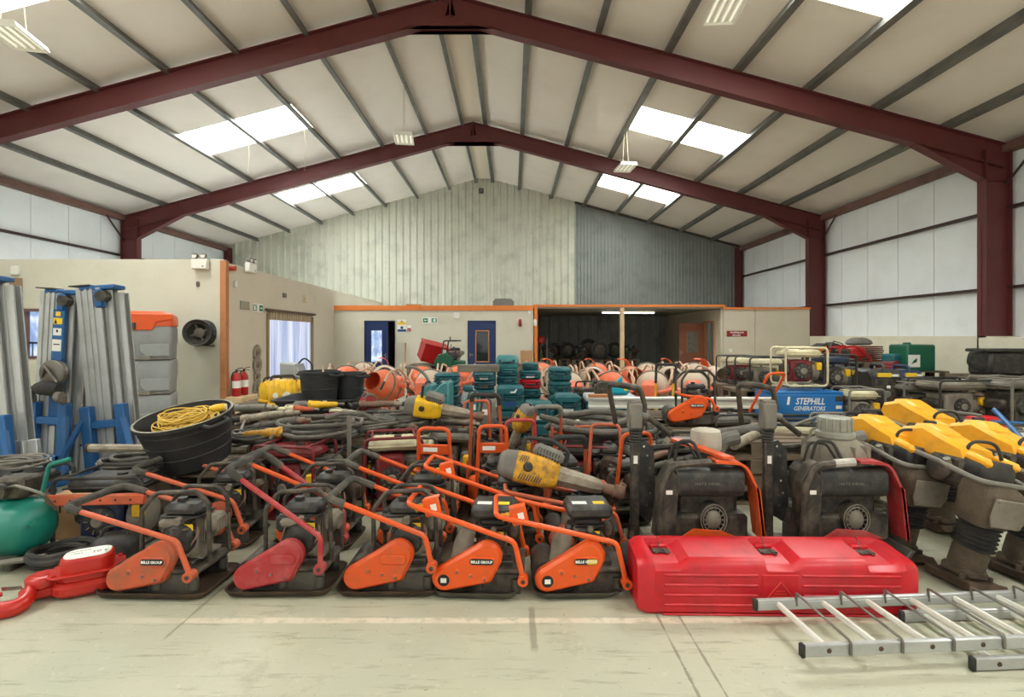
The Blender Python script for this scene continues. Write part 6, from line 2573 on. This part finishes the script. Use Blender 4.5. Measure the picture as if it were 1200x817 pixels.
# ================================================================== thick hoses at centre right
GHR = 'thick grey hoses behind the compactors'
for (lab, mat, R0, r, n_, x, y, z, sd) in (
        ('large coil of thick grey hose behind the upright handles', HOSE, .44, .036, 4, .92, 5.5, .44, 61),
        ('second coil of thick grey hose partly under the large one', HOSE, .36, .03, 3, 1.2, 5.75, .44, 62)):
    coil(lab, mat, R0, r, n_, (x, y, z), GHR, seed=sd, n=9, zstep=.75)
for k, (lab, a, b, c, r, m_) in enumerate((
        ('long thick grey hose at the top of the bundle behind the reversible compactors', (770, 520, 4.9), (835, 508, 5.0), (895, 499, 5.2), .036, HOSE),
        ('dark grey hose running right to the second tow bar', (800, 526, 4.7), (850, 508, 4.9), (905, 503, 4.9), .042, HOSED),
        ('rusty grey hose in front of the hose bundle', (752, 540, 4.6), (800, 524, 4.7), (850, 512, 4.8), .03, RUSTROD),
        ('short pale pipe end pointing at the cloth covered air cleaner', (860, 522, 4.6), (880, 512, 4.8), (892, 506, 5.0), .045, DUSTROD),
        ('dusty grey hose lowest in the bundle', (745, 552, 4.5), (790, 540, 4.6), (840, 528, 4.7), .026, HOSE))):
    rod(lab, [at(*a), at(*b), at(*c)], r, m_, 'thick_hose', 'hose', GHR, .2, 10)
t = thing('hose_nozzle', 'grey pistol nozzle with orange sleeve on the thick hose coil', 'nozzle', at(672, 499, 5.3), R(-20))
mb = MB(HOSE)
mb.rev((-.36, 0, .08), (.0, 0, .0), [(0, .03), (.6, .035), (1, .05)], 12)
mb.build('hose_end', t)
MB(ORANGEF).rev((0, 0, .0), (.16, 0, -.03), [(0, .05), (.5, .055), (1, .03)], 12).build('sleeve', t)
coil('orange tube frame end beside the grey nozzle', ORANGEF, .1, .013, 1, (.75, 5.2, .62), None, 'steel_tube', 'tube', seed=3, tail=False)
t = thing('tube_rack', 'short orange tube frame with white end caps beside the yellow breaker', 'frame', (.52, 5.35, 0), R(5))
mb = MB(ORANGEF)
for z in (.48, .55):
    mb.tube([(-.1, 0, z), (.16, -.04, z)], .018, 8)
mb.tube([(.16, -.04, .02), (.16, -.04, .62)], .018, 8)
mb.tube([(-.1, 0, .02), (-.1, 0, .6)], .018, 8)
mb.build('tubes', t)
MB(WHITE).cyl((.16, -.04, .62), (.16, -.04, .68), .02).build('end_cap', t)

# compactor with orange cover on the heap, long aluminium beam, leaning orange handle
compactor('plate compactor with clean orange cover sitting on the heap before the cement mixers', (1.93, 5.62, .58), R(-4), ORANGEB, [(.25, .2), (.2, .3), (-.1, .34)], (.16, .16), .5, .4, None, brand=True, frame=True, plain=True, engine_s=.8)
o = thing('aluminium_beam', 'long pale aluminium beam lying across the heap in front of the cement mixers', 'beam', (2.15, 6.35, .66), R(-1))
mb = MB(ALUW)
mb.prism([(-.07, 0), (.07, 0), (.07, .02), (.012, .03), (.012, .1), (.07, .11), (.07, .13), (-.07, .13), (-.07, .11), (-.012, .1), (-.012, .03), (-.07, .02)], (-1.2, 0, 0), (0, 1, 0), (0, 0, 1), 2.3)
mb.build('beam', o, 0)
MB(WOOD).box((-1.05, -.01, .15), (.3, .1, .035), .004).build('timber_packer', o)
stack(1.7, 6.45, 4, 'weathered timber pallet under the long aluminium beam', w=1.0, d=.6)
upright('compactor with long orange handle leaning right, before the generators', 2.75, 6.6, 25, ORANGEB, None, 1.12, .16, .14, br=False, lean=.75)
for k, (x, y, rz, m_, lab) in enumerate(((2.35, 5.6, 10, MAROON, 'dark red engine pump under the leaning orange handle'), (2.9, 5.3, -12, BLACK, 'black engine pump behind the second tow bar'), (3.5, 5.2, 8, MAROON, 'dark red engine pump behind the big grey air cleaner'), (1.65, 4.75, 0, DARK, 'dark engine pump between the reversible compactors and the hoses'), (-1.1, 4.75, 14, MAROON, 'engine pump with white tank in front of the rusty flange'), (-1.75, 4.55, 4, DARK, 'dark engine pump below the front hose coil'), (4.1, 4.9, 4, DARK, 'dark engine pump behind the rammers'))):
    frame_generator(lab, w=.5, d=.4, h=[.72, .66, .62, .62, .64, .5, .66][k], tube=[BLACK, RUBBER, MAROON, RUBBER, MAROON, RUBBER, RUBBER][k], tank=[GREYP, CREAM, CREAM, GREYP, CREAM, GREYP, CREAM][k], eng=m_, loc=(x, y, 0), rz=R(rz), name='water_pump', cat='pump')
t = thing('push_bar', 'dark tube handle with yellow legs standing in front of the cream mixer drum', 'handle', (gx(779, 7.6), 7.6, 0), R(-8))
mb = MB(RUBBER)
mb.tube([(-.13, 0, .85), (-.12, 0, 1.13), (.17, 0, 1.13), (.13, 0, .85)], .02, 8, .05)
mb.build('grip_bar', t)
mb = MB(YELLOW)
mb.tube([(-.14, 0, .02), (-.13, 0, .86)], .015, 8)
mb.tube([(.06, 0, .02), (.13, 0, .86)], .015, 8)
mb.tube([(-.14, 0, .03), (.06, 0, .03)], .015, 8)
mb.build('legs', t)

# ================================================================== cement mixers
GX = 'orange and cream cement mixers in rows'
mx = [
    # x, y, rz, drum, upright hood, label
    (2.55, 9.3, 68, DRUMC, False, 'cement mixer with big cream drum behind the yellow legged handle'),
    (1.78, 9.2, 105, DRUMO, False, 'cement mixer with orange drum right of the turquoise tool'),
    (3.28, 9.35, 75, DRUMC, False, 'cement mixer with cream drum left of the leaning orange handle'),
    (1.0, 9.2, 100, DRUMC, False, 'cement mixer with cream drum beside the tall teal stack'),
    (.86, 10.65, -80, DRUMC, True, 'cement mixer with upright motor cover at the left of the right group'),
    (1.66, 10.6, -95, DRUMC, True, 'cement mixer with upright motor cover behind the orange drum'),
    (2.46, 10.65, -85, DRUMO, True, 'cement mixer with upright motor cover right of the timber post'),
    (3.3, 10.7, -100, DRUMC, True, 'cement mixer with upright motor cover behind the big cream drum'),
    (4.2, 10.7, -75, DRUMC, True, 'cement mixer with tall upright motor cover below the dark red sign'),
    (2.0, 12.1, 95, DRUMO, False, 'cement mixer in the back row left of the timber post'),
    (3.2, 12.1, 80, DRUMC, False, 'cement mixer in the back row below the brown door'),
    (4.3, 12.1, 100, DRUMC, False, 'cement mixer in the back row, rightmost'),
    (-2.4, 9.6, -112, DRUMO, False, 'cement mixer with orange drum end facing the camera, right of the black tubs'),
    (-1.55, 9.75, 80, DRUMC, False, 'cement mixer in front of the red steel box at the left'),
    (-3.55, 11.0, 100, DRUMO, False, 'cement mixer nearest the strip curtain'),
    (-2.75, 11.05, -75, DRUMC, True, 'cement mixer below the half open navy door'),
    (-1.95, 11.05, 95, DRUMO, False, 'cement mixer below the yellow safety notice'),
    (-3.6, 12.4, 80, DRUMC, False, 'cement mixer in the far row before the half open navy door'),
    (-1.15, 11.0, 85, DRUMO, False, 'cement mixer below the green floor saw'),
    (.7, 12.3, 100, DRUMO, False, 'cement mixer behind the teal cases by the store corner'),
]
protos = {}
for (x, y, rz, dm, up, lab) in mx:
    key = (dm.name, up)
    z = 0
    if key not in protos:
        protos[key] = o = mixer(lab, dm, (x, y, z), R(rz), GX, upright=up, tilt=22)
    else:
        o = copy_tree(protos[key])
        put(o, (x, y, z), R(rz), lab, GX)

# red skip and green floor saw on pallets behind the left mixers
t = thing('tool_skip', 'bright red steel box tipped on its side above the left cement mixers', 'box', (gx(496, 11.6), 12.6, .92), 0, None, rot=(R(14), R(14), R(24)))
mb = MB(RED)
mb.box((0, 0, .24), (.62, .5, .44), .015)
mb.box((0, 0, .46), (.66, .54, .03), .008)
mb.build('box_shell', t)
MB(LABELW).box((.2, -.262, .38), (.14, .006, .1)).build('sticker', t)
mb = MB(STEEL)
mb.tube([(.33, -.1, .3), (.36, -.1, .56), (.36, -.04, .56)], .012, 7)
mb.build('handle', t)
stack(gx(496, 11.6), 12.6, 6, 'weathered timber pallet under the red steel box', w=1.0, d=.9)
t = thing('floor_saw', 'dark green floor saw with black tube handle below the wall between the navy doors', 'floor saw', (gx(526, 11.8), 12.2, .72), R(-12))
mb = MB(GREEND)
mb.box((0, 0, .2), (.62, .42, .1), .02)
mb.prism([(-.32, .1), (.1, .1), (.14, .3), (-.02, .44), (-.22, .4), (-.34, .24)], (0, -.2, 0), (1, 0, 0), (0, 0, 1), .06, .015)
mb.build('frame', t)
engine(t, Matrix.Translation((.1, .05, .25)), BLACK, CASTG, s=.9)
mb = MB(BLACK)
mb.tube([(-.2, -.18, .2), (-.12, -.18, .72), (.2, -.18, .72), (.2, .18, .72), (-.12, .18, .72), (-.2, .18, .2)], .018, 8, .06)
mb.tube([(.04, -.18, .72), (.04, -.18, .82)], .014, 7)
mb.build('handle', t)
for (x, y) in ((-.24, -.22), (.24, -.22), (-.24, .22), (.24, .22)):
    MB(RUBBER).cyl((x, y - .03, .085), (x, y + .03, .085), .085, n=18).build('wheel', t)
stack(gx(526, 11.8), 12.2, 5, 'weathered timber pallet under the green floor saw', w=1.0, d=.8)
o = MB(CARD).box((0, 0, .2), (.36, .3, .4), .004).build('cardboard_box')
o.location = (gx(617, 15.3), 15.3, .72)
tag(o, 'cardboard box against the far wall at the store corner', 'box')
MB(CREAM).box((0, 0, .402), (.05, .3, .002)).build('tape', o)
stack(gx(617, 15.3), 15.3, 5, 'weathered timber pallet under the far cardboard box', w=.5, d=.5)
o = rod('thin timber pole leaning on the far wall right of the half open navy door', [(gx(474, 15.5), 15.55, .05), (gx(475, 15.9), 15.93, zz(402, 15.9))], .022, WOOD, 'timber_pole', 'pole')

# ================================================================== generators and pumps at the right
GG = 'frame generators at the right'
frame_generator('red engined generator in a pale tube frame on top of the blue generator', .52, .42, .5, CREAM, CREAM, MAROON, GG, (gx(938, 6.7), 6.75, .90), R(-3))
frame_generator('generator with cream tank behind the leaning orange handle', .6, .45, .5, BLACK, CREAM, CASTG, GG, (gx(895, 8.0), 8.1, .72), R(4))
frame_generator('dark framed generator right of the pale framed one', .46, .42, .5, RUBBER, NAVYP, DARK, GG, (gx(974, 6.9), 6.95, .8), R(6))
frame_generator('black framed generator at the back left of the generators', .6, .45, .48, BLACK, CREAM, MAROON, GG, (gx(868, 9.0), 9.1, .72), R(0))
frame_generator('dusty generator with cream tank right of the blue generator', .42, .4, .46, GREYP, CREAM, CASTG, GG, (gx(1008, 6.4), 6.45, .435), R(-4))
frame_generator('long framed engine set in front of the green tank', .75, .5, .56, RUBBER, CASTG, CASTG, GG, (gx(1122, 6.5), 6.6, .435), R(3))
frame_generator('long framed engine set right of the black suitcase generators', .62, .5, .5, GREYP, GREYP, CASTG, GG, (gx(1078, 6.9), 7.0, .435), R(-2))
frame_generator('dusty framed engine at the right photo edge', .6, .5, .6, GREYP, GREYP, DARK, GG, (gx(1190, 6.3), 6.4, .435), R(12))
stack(gx(895, 8.0), 8.2, 5, 'weathered timber pallet under the generator with cream tank', w=.9, d=.7)
stack(gx(868, 9.0), 9.15, 5, 'weathered timber pallet under the black framed back generator', w=.9, d=.7)
stack(gx(1078, 6.9), 6.95, 3, 'weathered timber pallet under the long framed engine set', w=.9, d=.8)
stack(gx(1122, 6.5), 6.6, 3, 'weathered timber pallet under the engine set before the green tank', w=.9, d=.8)
stack(gx(1190, 6.3), 6.4, 3, 'weathered timber pallet under the framed engine at the photo edge', w=.8, d=.8)
stack(gx(974, 6.9), 6.95, 5, 'weathered timber pallet under the dark framed generator', w=.55, d=.6)
t = thing('blue_generator', 'long blue generator box with white lettering behind the second tow bar', 'generator', (gx(945, 6.5), 6.7, .435), R(-1))
mb = MB(BLUEG)
mb.box((0, 0, .21), (.9, .5, .36), .02)
mb.box((0, 0, .4), (.9, .48, .025), .008)
mb.build('casing', t)
text('lettering', 'STEPHILL', .115, LABELW, t, (.02, -.2515, .29), (PI / 2, 0, 0), .0006, shear=.25, sx=.78, bold=.002)
text('lettering', 'GENERATORS', .074, LABELW, t, (.01, -.2515, .2), (PI / 2, 0, 0), .0006, shear=.25, sx=.85, bold=.001)
mb = MB(LABELW)
mb.prism([(0, 0), (.03, 0), (.045, .1), (.015, .1)], (-.27, -.2505, .25), (1, 0, 0), (0, 0, 1), .002)
mb.build('emblem', t)
MB(LABELW).box((.38, -.2515, .22), (.07, .003, .04)).build('sticker', t)
mb = MB(BLACK)
for sy in (-1, 1):
    mb.tube([(-.46, sy * .26, .015), (.46, sy * .26, .015), (.46, sy * .26, .12), (-.46, sy * .26, .12)], .016, 8, .03, closed=True)
mb.build('skid_frame', t)
mb = MB(DARK)
mb.box((.39, -.246, .33), (.1, .02, .07), .006)
mb.build('vent', t)

GS = 'dark suitcase generators with yellow labels'
case_generator('dark suitcase generator with yellow label, leftmost of the row', (gx(988, 8.2), 8.3, .72), R(4), NAVYP, .3, .5, .38, GS)
case_generator('dark suitcase generator with yellow label, second in the row', (gx(1008, 7.6), 7.8, .578), R(-4), BLACK, .36, .5, .54, GS)
case_generator('dark suitcase generator with yellow label, biggest and frontmost', (gx(1043, 7.0), 7.25, .578), R(-6), BLACK, .4, .5, .55, GS)
case_generator('dark suitcase generator half hidden behind the long framed engine set', (gx(1068, 7.6), 7.8, .578), R(0), NAVYP, .36, .5, .5, GS)
stack(gx(990, 8.2), 8.3, 5, 'weathered timber pallet under the leftmost suitcase generator', w=.5, d=.6)
stack(gx(1012, 7.6), 7.85, 4, 'weathered timber pallet under the second suitcase generator', w=.5, d=.5)
stack(gx(1043, 7.0), 7.25, 4, 'weathered timber pallet under the biggest suitcase generator', w=.6, d=.6)
stack(gx(1068, 7.6), 7.85, 4, 'weathered timber pallet under the half hidden suitcase generator', w=.45, d=.5)

t = thing('red_pump', 'red pump body lying in front of the long framed engine set', 'pump', (gx(1158, 5.9), 5.95, .435), R(-4))
mb = MB(REDB)
mb.loft([[(x, y * s, .03 + z * s) for y, z in rrect(.26, .1, .03)] + [] for x, s in ((-.3, .6), (-.25, 1), (.25, 1), (.3, .7))])
mb.box((-.02, 0, .13), (.3, .2, .12), .04)
mb.build('pump_body', t)
mb = MB(RED)
mb.tube([(-.34, -.15, .02), (.34, -.15, .02)], .016, 8)
mb.tube([(-.34, -.15, .07), (.34, -.15, .07)], .012, 8)
mb.build('rails', t)
stack(gx(1158, 5.9), 5.95, 3, 'weathered timber pallet under the red pump body', w=.8, d=.5)
rod('blue steel strut crossing above the right rammer hood', [at(1165, 480, 5.0), at(1200, 517, 4.6)], .022, BLUE, 'steel_strut', 'strut')
rod('second blue strut lying level near the right photo edge', [at(1160, 494, 5.2), at(1205, 496, 5.1)], .014, BLUE, 'steel_strut', 'strut')
GB = 'dark trowel handles behind the rammers'
for k, (lab, pts, r_) in enumerate((
        ('dark bent tube handle highest of the trowel handles behind the rammers', [(985, 497, 5.0), (990, 484, 5.2), (1060, 480, 5.4), (1090, 486, 5.2)], .02),
        ('dark bent tube handle lower in front of the trowel handles', [(985, 486, 5.2), (1005, 492, 5.1), (1060, 498, 5.0)], .018),
        ('dark hooked tube end behind the middle rammer hood', [(1125, 492, 5.0), (1102, 495, 4.9), (1108, 503, 4.7)], .03),
        ('grey tube rail left of the dark trowel handles', [(900, 497, 5.2), (955, 496, 5.3), (1000, 492, 5.4)], .014),
        ('bent grey tube in front of the blue generator', [(925, 500, 5.0), (965, 486, 5.3), (1015, 495, 5.2)], .016),
        ('grey tube running right below the engine sets', [(1055, 478, 5.6), (1100, 481, 5.6), (1150, 487, 5.5)], .018))):
    rod(lab, [at(*p) for p in pts], r_, RUBBER if k in (0, 1, 2) else GREYP, 'bent_tube', 'tube', GB, .12, 8)
for k, (x, y, rz, lab) in enumerate(((3.75, 5.7, 0, 'grey engine unit under the dark trowel handles'), (4.55, 5.5, 20, 'pale engine unit right of the dark trowel handles'), (4.9, 5.0, -10, 'grey engine unit behind the right rammer'), (3.2, 4.75, 8, 'pale engine unit behind the left rammer hood'))):
    frame_generator(lab, .6, .45, .66, GREYP, [CREAM, WHITE, CREAM, WHITE][k], [CASTG, NAVYP, DARK, CASTG][k], 'engine units behind the rammers', (x, y, 0), R(rz), 'engine_unit', 'engine')

# goods stacked by the right wall ledge
def bench(x, y, n, label, w=1.2, d=.9):
    return stack(x, y, n, label, w=w, d=d)


z1 = bench(gx(975, 11.2), 11.4, 7, 'weathered timber pallet by the right ledge under the small orange fronted box', 1.5, .9)
z2 = bench(gx(1012, 10.6), 10.9, 7, 'weathered timber pallet by the right ledge under the red pressure washer', 1.2, .8)
z3 = bench(gx(1075, 10.0), 10.4, 6, 'weathered timber pallet by the right ledge under the green tank', 1.3, .8)
z4 = bench(8.45, 8.9, 6, 'weathered timber pallet by the right ledge under the long black machine', .9, 1.1)
t = thing('orange_box', 'tilted black box with orange front near the right ledge', 'box', (gx(958, 11.4), 11.35, 1.06), 0, None, rot=(R(0), R(-24), R(12)))
MB(BLACK).box((0, 0, .15), (.42, .3, .26), .02).build('case', t)
mb = MB(M('orange panel', (222, 132, 36), .5))
mb.box((0, -.152, .15), (.32, .012, .18), .004).use(LABELB).box((.04, -.16, .15), (.1, .006, .04))
mb.build('front_panel', t)
t = thing('battery_case', 'black box leaning beside the orange fronted box at the right ledge', 'box', (gx(980, 11.2), 11.35, 1.0), 0, None, rot=(0, R(18), R(-6)))
MB(BLACK).box((0, 0, .2), (.4, .3, .36), .02).build('case', t)
MB(DARK).tube([(-.1, 0, .38), (-.1, 0, .43), (.1, 0, .43), (.1, 0, .38)], .012, 7, .02).build('handle', t)
t = thing('pressure_washer', 'red framed pressure washer by the right ledge', 'pressure washer', (gx(1000, 10.6), 10.7, z2), R(-6))
mb = MB(RED)
for sy in (-1, 1):
    mb.tube([(-.32, sy * .2, .02), (-.3, sy * .2, .3), (.0, sy * .2, .34), (.3, sy * .2, .1), (.3, sy * .2, .02)], .018, 8, .08)
mb.tube([(-.3, -.2, .3), (-.3, .2, .3)], .018, 8)
mb.box((.1, 0, .2), (.3, .28, .22), .04)
mb.build('frame', t)
mb = MB(DARK)
mb.box((-.15, 0, .16), (.2, .26, .22), .03)
mb.build('motor', t)
t = thing('roofing_stack', 'stack of thin maroon sheets on the pressure washer pallet by the right ledge', 'sheets', (gx(1022, 10.9), 11.1, z2), R(-3))
mb = MB(M('maroon sheets', (112, 62, 52), .7, dirt=(86, 46, 40), amt=.5))
for k in range(8):
    mb.box((rnd.uniform(-.012, .012), rnd.uniform(-.012, .012), .02 + .042 * k), (.52, .36, .03), .004)
mb.build('sheets', t)
t = thing('grey_sack', 'grey lumpy sack on the maroon sheets by the right ledge', 'sack', (gx(1010, 11.1), 11.2, z2 + .345), R(10))
mb = MB(GREYP)
mb.loft([[(x * s, y * s, z) for x, y in rrect(.5, .34, .1)] for z, s in ((0, .8), (.04, 1), (.1, .9), (.15, .6), (.17, .3))])
mb.build('sack', t)
t = thing('blue_pump', 'small blue and red pump left of the green tank', 'pump', (gx(1051, 10.2), 10.3, z3), R(10))
mb = MB(TEAL)
mb.box((.02, 0, .22), (.34, .3, .22), .03)
mb.build('motor', t)
mb = MB(MAROON)
mb.rev((-.1, -.2, .1), (-.1, .1, .1), [(0, .06), (.1, .1), (.9, .1), (1, .07)], 16)
mb.box((0, 0, .05), (.44, .34, .1), .02)
mb.build('base', t)
t = thing('green_tank', 'square dark green tank with white notice by the right ledge', 'tank', (gx(1080, 10.0), 10.25, z3 - .02), R(2))
mb = MB(GREEND)
mb.box((0, 0, .27), (.58, .5, .54), .03)
mb.rev((-.1, 0, .53), (-.1, 0, .58), [(0, .08), (1, .06)], 16)
mb.build('tank', t)
mb = MB(LABELW)
mb.box((-.16, -.252, .22), (.24, .004, .24)).use(GREEND).prism([(-.06, -.06), (.05, -.02), (.06, .06), (.0, .02)], (-.16, -.2545, .22), (1, 0, 0), (0, 0, 1), .002)
mb.build('notice', t)
t = thing('black_machine', 'long black machine with round handle by the ledge at the right photo edge', 'machine', (8.5, 8.9, z4), R(-4))
mb = MB(BLACK)
mb.box((.1, 0, .22), (.95, .5, .4), .04)
mb.box((.1, 0, .44), (1.0, .54, .06), .02)
mb.build('casing', t)
mb = MB(RUBBER)
mb.tube([(-.38, -.1, .1), (-.62, -.1, .2), (-.58, -.1, .4), (-.38, -.1, .42)], .03, 8, .1)
mb.build('handle', t)

# ================================================================== dark goods inside the store
rr = random.Random(9)
for k, (px, Y, r_) in enumerate(((703, 18.0, .33), (665, 18.6, .3), (690, 19.3, .36), (650, 19.0, .28), (720, 19.0, .3))):
    t = thing('tyre', ['black tyre standing foremost in the dark store', 'black tyre left of the foremost one in the dark store', 'big black tyre leaning at the back of the dark store', 'small black tyre at the left of the dark store', 'black tyre beside the timber post in the dark store'][k], 'tyre', (gx(px, Y), Y, .74), R(rr.uniform(-25, 25)), 'tyres in the dark store')
    mb = MB(RUBBER)
    pts = [(r_ * .78 * math.cos(2 * PI * q / 24), 0, r_ + r_ * .78 * math.sin(2 * PI * q / 24)) for q in range(24)]
    mb.tube(pts, r_ * .22, 8, closed=True)
    mb.build('tread', t)
    mb = MB(DARK)
    mb.rev((0, -.05, r_), (0, .05, r_), [(0, r_ * .3), (.3, r_ * .6), (.7, r_ * .6), (1, r_ * .3)], 16)
    mb.build('rim', t)
    stack(gx(px, Y), Y, 5, 'weathered timber pallet in the dark store under the ' + t['label'].split(' in the')[0].split(' at the')[0], w=.7, d=.6)
for k, (px, Y) in enumerate(((642, 18.2), (680, 18.1), (738, 18.3))):
    t = thing('spare_engine', ['dark spare engine at the left of the dark store', 'dark spare engine in the middle of the dark store', 'dark spare engine right of the timber post'][k], 'engine', (gx(px, Y), Y, .72), R(rr.uniform(-60, 60)), 'spare engines in the dark store')
    engine(t, Matrix.Identity(4), BLACK, DARK, s=1.5)
    stack(gx(px, Y), Y, 5, 'weathered timber pallet in the dark store, carrying the ' + t['label'].split(' of the')[0].split(' in the')[0].split(' at the')[0], w=.6, d=.5)
t = thing('sack_truck', 'upright tube trolley with red top at the left of the dark store', 'trolley', (gx(634, 16.8), 16.9, 0), R(5))
mb = MB(GREYP)
for x in (-.2, .2):
    mb.tube([(x, 0, .04), (x, 0, 1.5)], .025, 8)
mb.tube([(0, 0, .04), (0, 0, 1.4)], .02, 8)
mb.box((0, -.1, .03), (.5, .3, .02), .004)
mb.build('frame', t)
MB(RED).box((0, -.02, 1.42), (.24, .14, .24), .06).build('head', t)

# ================================================================== more machines wedged between the heaps
FM = [(-.98, 4.95, 8, BLACK, CREAM, CASTG, .60, 'dusty engine pump between the hose heap and the upright handles'),
      (-.62, 5.2, -6, RUBBER, GREYP, DARK, .62, 'dark engine pump behind the left white labelled handle'),
      (.0, 5.75, 5, RUBBER, BLACK, DARK, .60, 'dark engine pump in front of the big teal case'),
      (.72, 5.05, -10, MAROON, BLACK, MAROON, .5, 'dark red engine pump below the large coil of thick grey hose'),
      (1.32, 5.0, 10, RUBBER, GREYP, DARK, .5, 'dusty engine pump left of the cloth covered air cleaner'),
      (-2.12, 5.0, 6, RUBBER, BLACK, DARK, .52, 'black engine pump under the yellow and black rotary hammer'),
      (-1.55, 5.05, -5, BLACK, GREYP, DARK, .50, 'dusty engine pump under the big coil of grey air hose')]
for (x, y, rz, tb, tk, en, h, lab) in FM:
    frame_generator(lab, w=.5, d=.4, h=h, tube=tb, tank=tk, eng=en, loc=(x, y, 0), rz=R(rz), name='water_pump', cat='pump')

rr = random.Random(77)
kinds = [('short bright steel bar', STEEL, .012), ('short red tool handle', RED, .016), ('short black tool handle', RUBBER, .02), ('short cream tube', CREAM, .018), ('rusty chisel', RUSTROD, .015), ('pale aluminium tube', ALUW, .012)]
pl = ['the black tray', 'the bright yellow breaker', 'the front hose coil', 'the rusty flange', 'the steel tee handle', 'the yellow and black rotary hammer']
sp = [(400, 490, 5.7), (452, 500, 5.5), (385, 518, 5.0), (478, 500, 5.5), (420, 505, 5.3), (335, 508, 4.9)]
for a_, (lab, m_, r_) in enumerate(kinds):
    for b_, pn in enumerate(pl):
        if (a_ + b_) % 3 == 2:
            continue
        px, py, Y = sp[b_]
        p = at(px + rr.uniform(-28, 28), py + rr.uniform(-9, 7), Y)
        an = rr.uniform(0, PI)
        L = rr.uniform(.1, .2)
        d = Vector((math.cos(an), math.sin(an) * .6, rr.uniform(-.15, .3))) * L
        rod('%s lying in the heap near %s' % (lab, pn), [p - d, p, p + d], r_, m_, ['steel_bar', 'hand_tool', 'hand_tool', 'tube', 'chisel', 'tube'][a_], 'tool', 'small loose tools in the heap', 0, 8)
# dark odds on the floor between the teal tank and the front row
coil('dark rubber hose coil on the floor behind the red chain hoist', RUBBER, .19, .022, 4, (-3.02, 3.47, 0), None, seed=91)
t = thing('tool_bag', 'black holdall lying between the cardboard box and the faded orange compactor', 'bag', (-2.72, 3.52, 0), R(20))
mb = MB(BLACK)
mb.loft([[(x * s, y * s, z) for x, y in rrect(.3, .2, .07)] for z, s in ((0, .92), (.05, 1.02), (.13, 1.0), (.18, .8), (.2, .5))])
mb.build('bag_body', t)
MB(RUBBER).tube([(-.09, -.05, .14), (-.06, -.03, .25), (.06, -.03, .26), (.09, -.05, .14)], .01, 6, .04).build('strap', t)
frame_generator('dark engine unit with black frame behind the teal tank', .6, .45, .5, RUBBER, BLACK, DARK, None, (-3.95, 4.05, 0), R(-8), 'engine_unit', 'engine')
coil('tangle of grey cable on the engine unit behind the teal tank', GREYP, .2, .01, 5, (-3.95, 4.05, .515), None, 'grey_cable', 'cable', seed=93)

t = thing('trolley_castor', 'small black castor standing between the front row and the long red case', 'castor', (.735, 3.3, 0), R(70))
mb = MB(RUBBER)
mb.rev((0, -.035, .11), (0, .035, .11), [(0, .08), (.12, .102), (.5, .11), (.88, .102), (1, .08)], 22)
mb.build('tread', t)
MB(GREYP).rev((0, -.038, .11), (0, .038, .11), [(0, .02), (.1, .05), (.9, .05), (1, .02)], 14).build('hub', t)
for k, (x0, y0, dz) in enumerate(((-6.84, 13.2, 1.0), (-5.46, 13.4, 1.25))):
    z0 = roofz(x0) - .15
    o = rod('thin pale cord hanging below the %s end of the left rooflight' % ('outer' if k == 0 else 'inner'), [(x0, y0, z0), (x0 + .06, y0 + .02, z0 - dz * .5), (x0 + .03, y0, z0 - dz)], .005, CREAM, 'hanging_cord', 'cord', 'thin hanging cords', 0, 5)
# ------------------------------------------------------------------ camera, daylight, lamps
cam = bpy.data.cameras.new('camera')
cam.lens = 18.0
cam.sensor_width = 36.0
cam.sensor_fit = 'HORIZONTAL'
cam.shift_y = -14.5 / 1200
cam.clip_start = .05
cam.clip_end = 200
co = bpy.data.objects.new('camera', cam)
col.objects.link(co)
co.location = (0, 0, EYE)
co.rotation_euler = (PI / 2, 0, 0)
sc.camera = co
w = bpy.data.worlds.new('overcast daylight')
sc.world = w
w.use_nodes = True
w.node_tree.nodes['Background'].inputs['Color'].default_value = (.95, .98, 1.0, 1)
w.node_tree.nodes['Background'].inputs['Strength'].default_value = .55
sc.view_settings.view_transform = 'Standard'
sc.view_settings.look = 'None'
sc.view_settings.gamma = 1
sc.view_settings.use_curve_mapping = False
sc.view_settings.exposure = .72
YARD = M('bounce yard concrete', (176, 172, 160), .9, dirt=(150, 146, 136), amt=.4, scale=.5)  # unseen yard, added to bounce sunlight up onto the ceiling
struct('ground', MB(YARD).box((0, Y0 - 25, -.13), (120, 50, .2)))
sun = bpy.data.lights.new('sun', 'SUN')
sun.energy = 8.0
sun.angle = R(2)
sun.color = (1, .95, .88)
so = bpy.data.objects.new('sun', sun)
col.objects.link(so)
so.rotation_euler = (R(28), 0, R(-14))
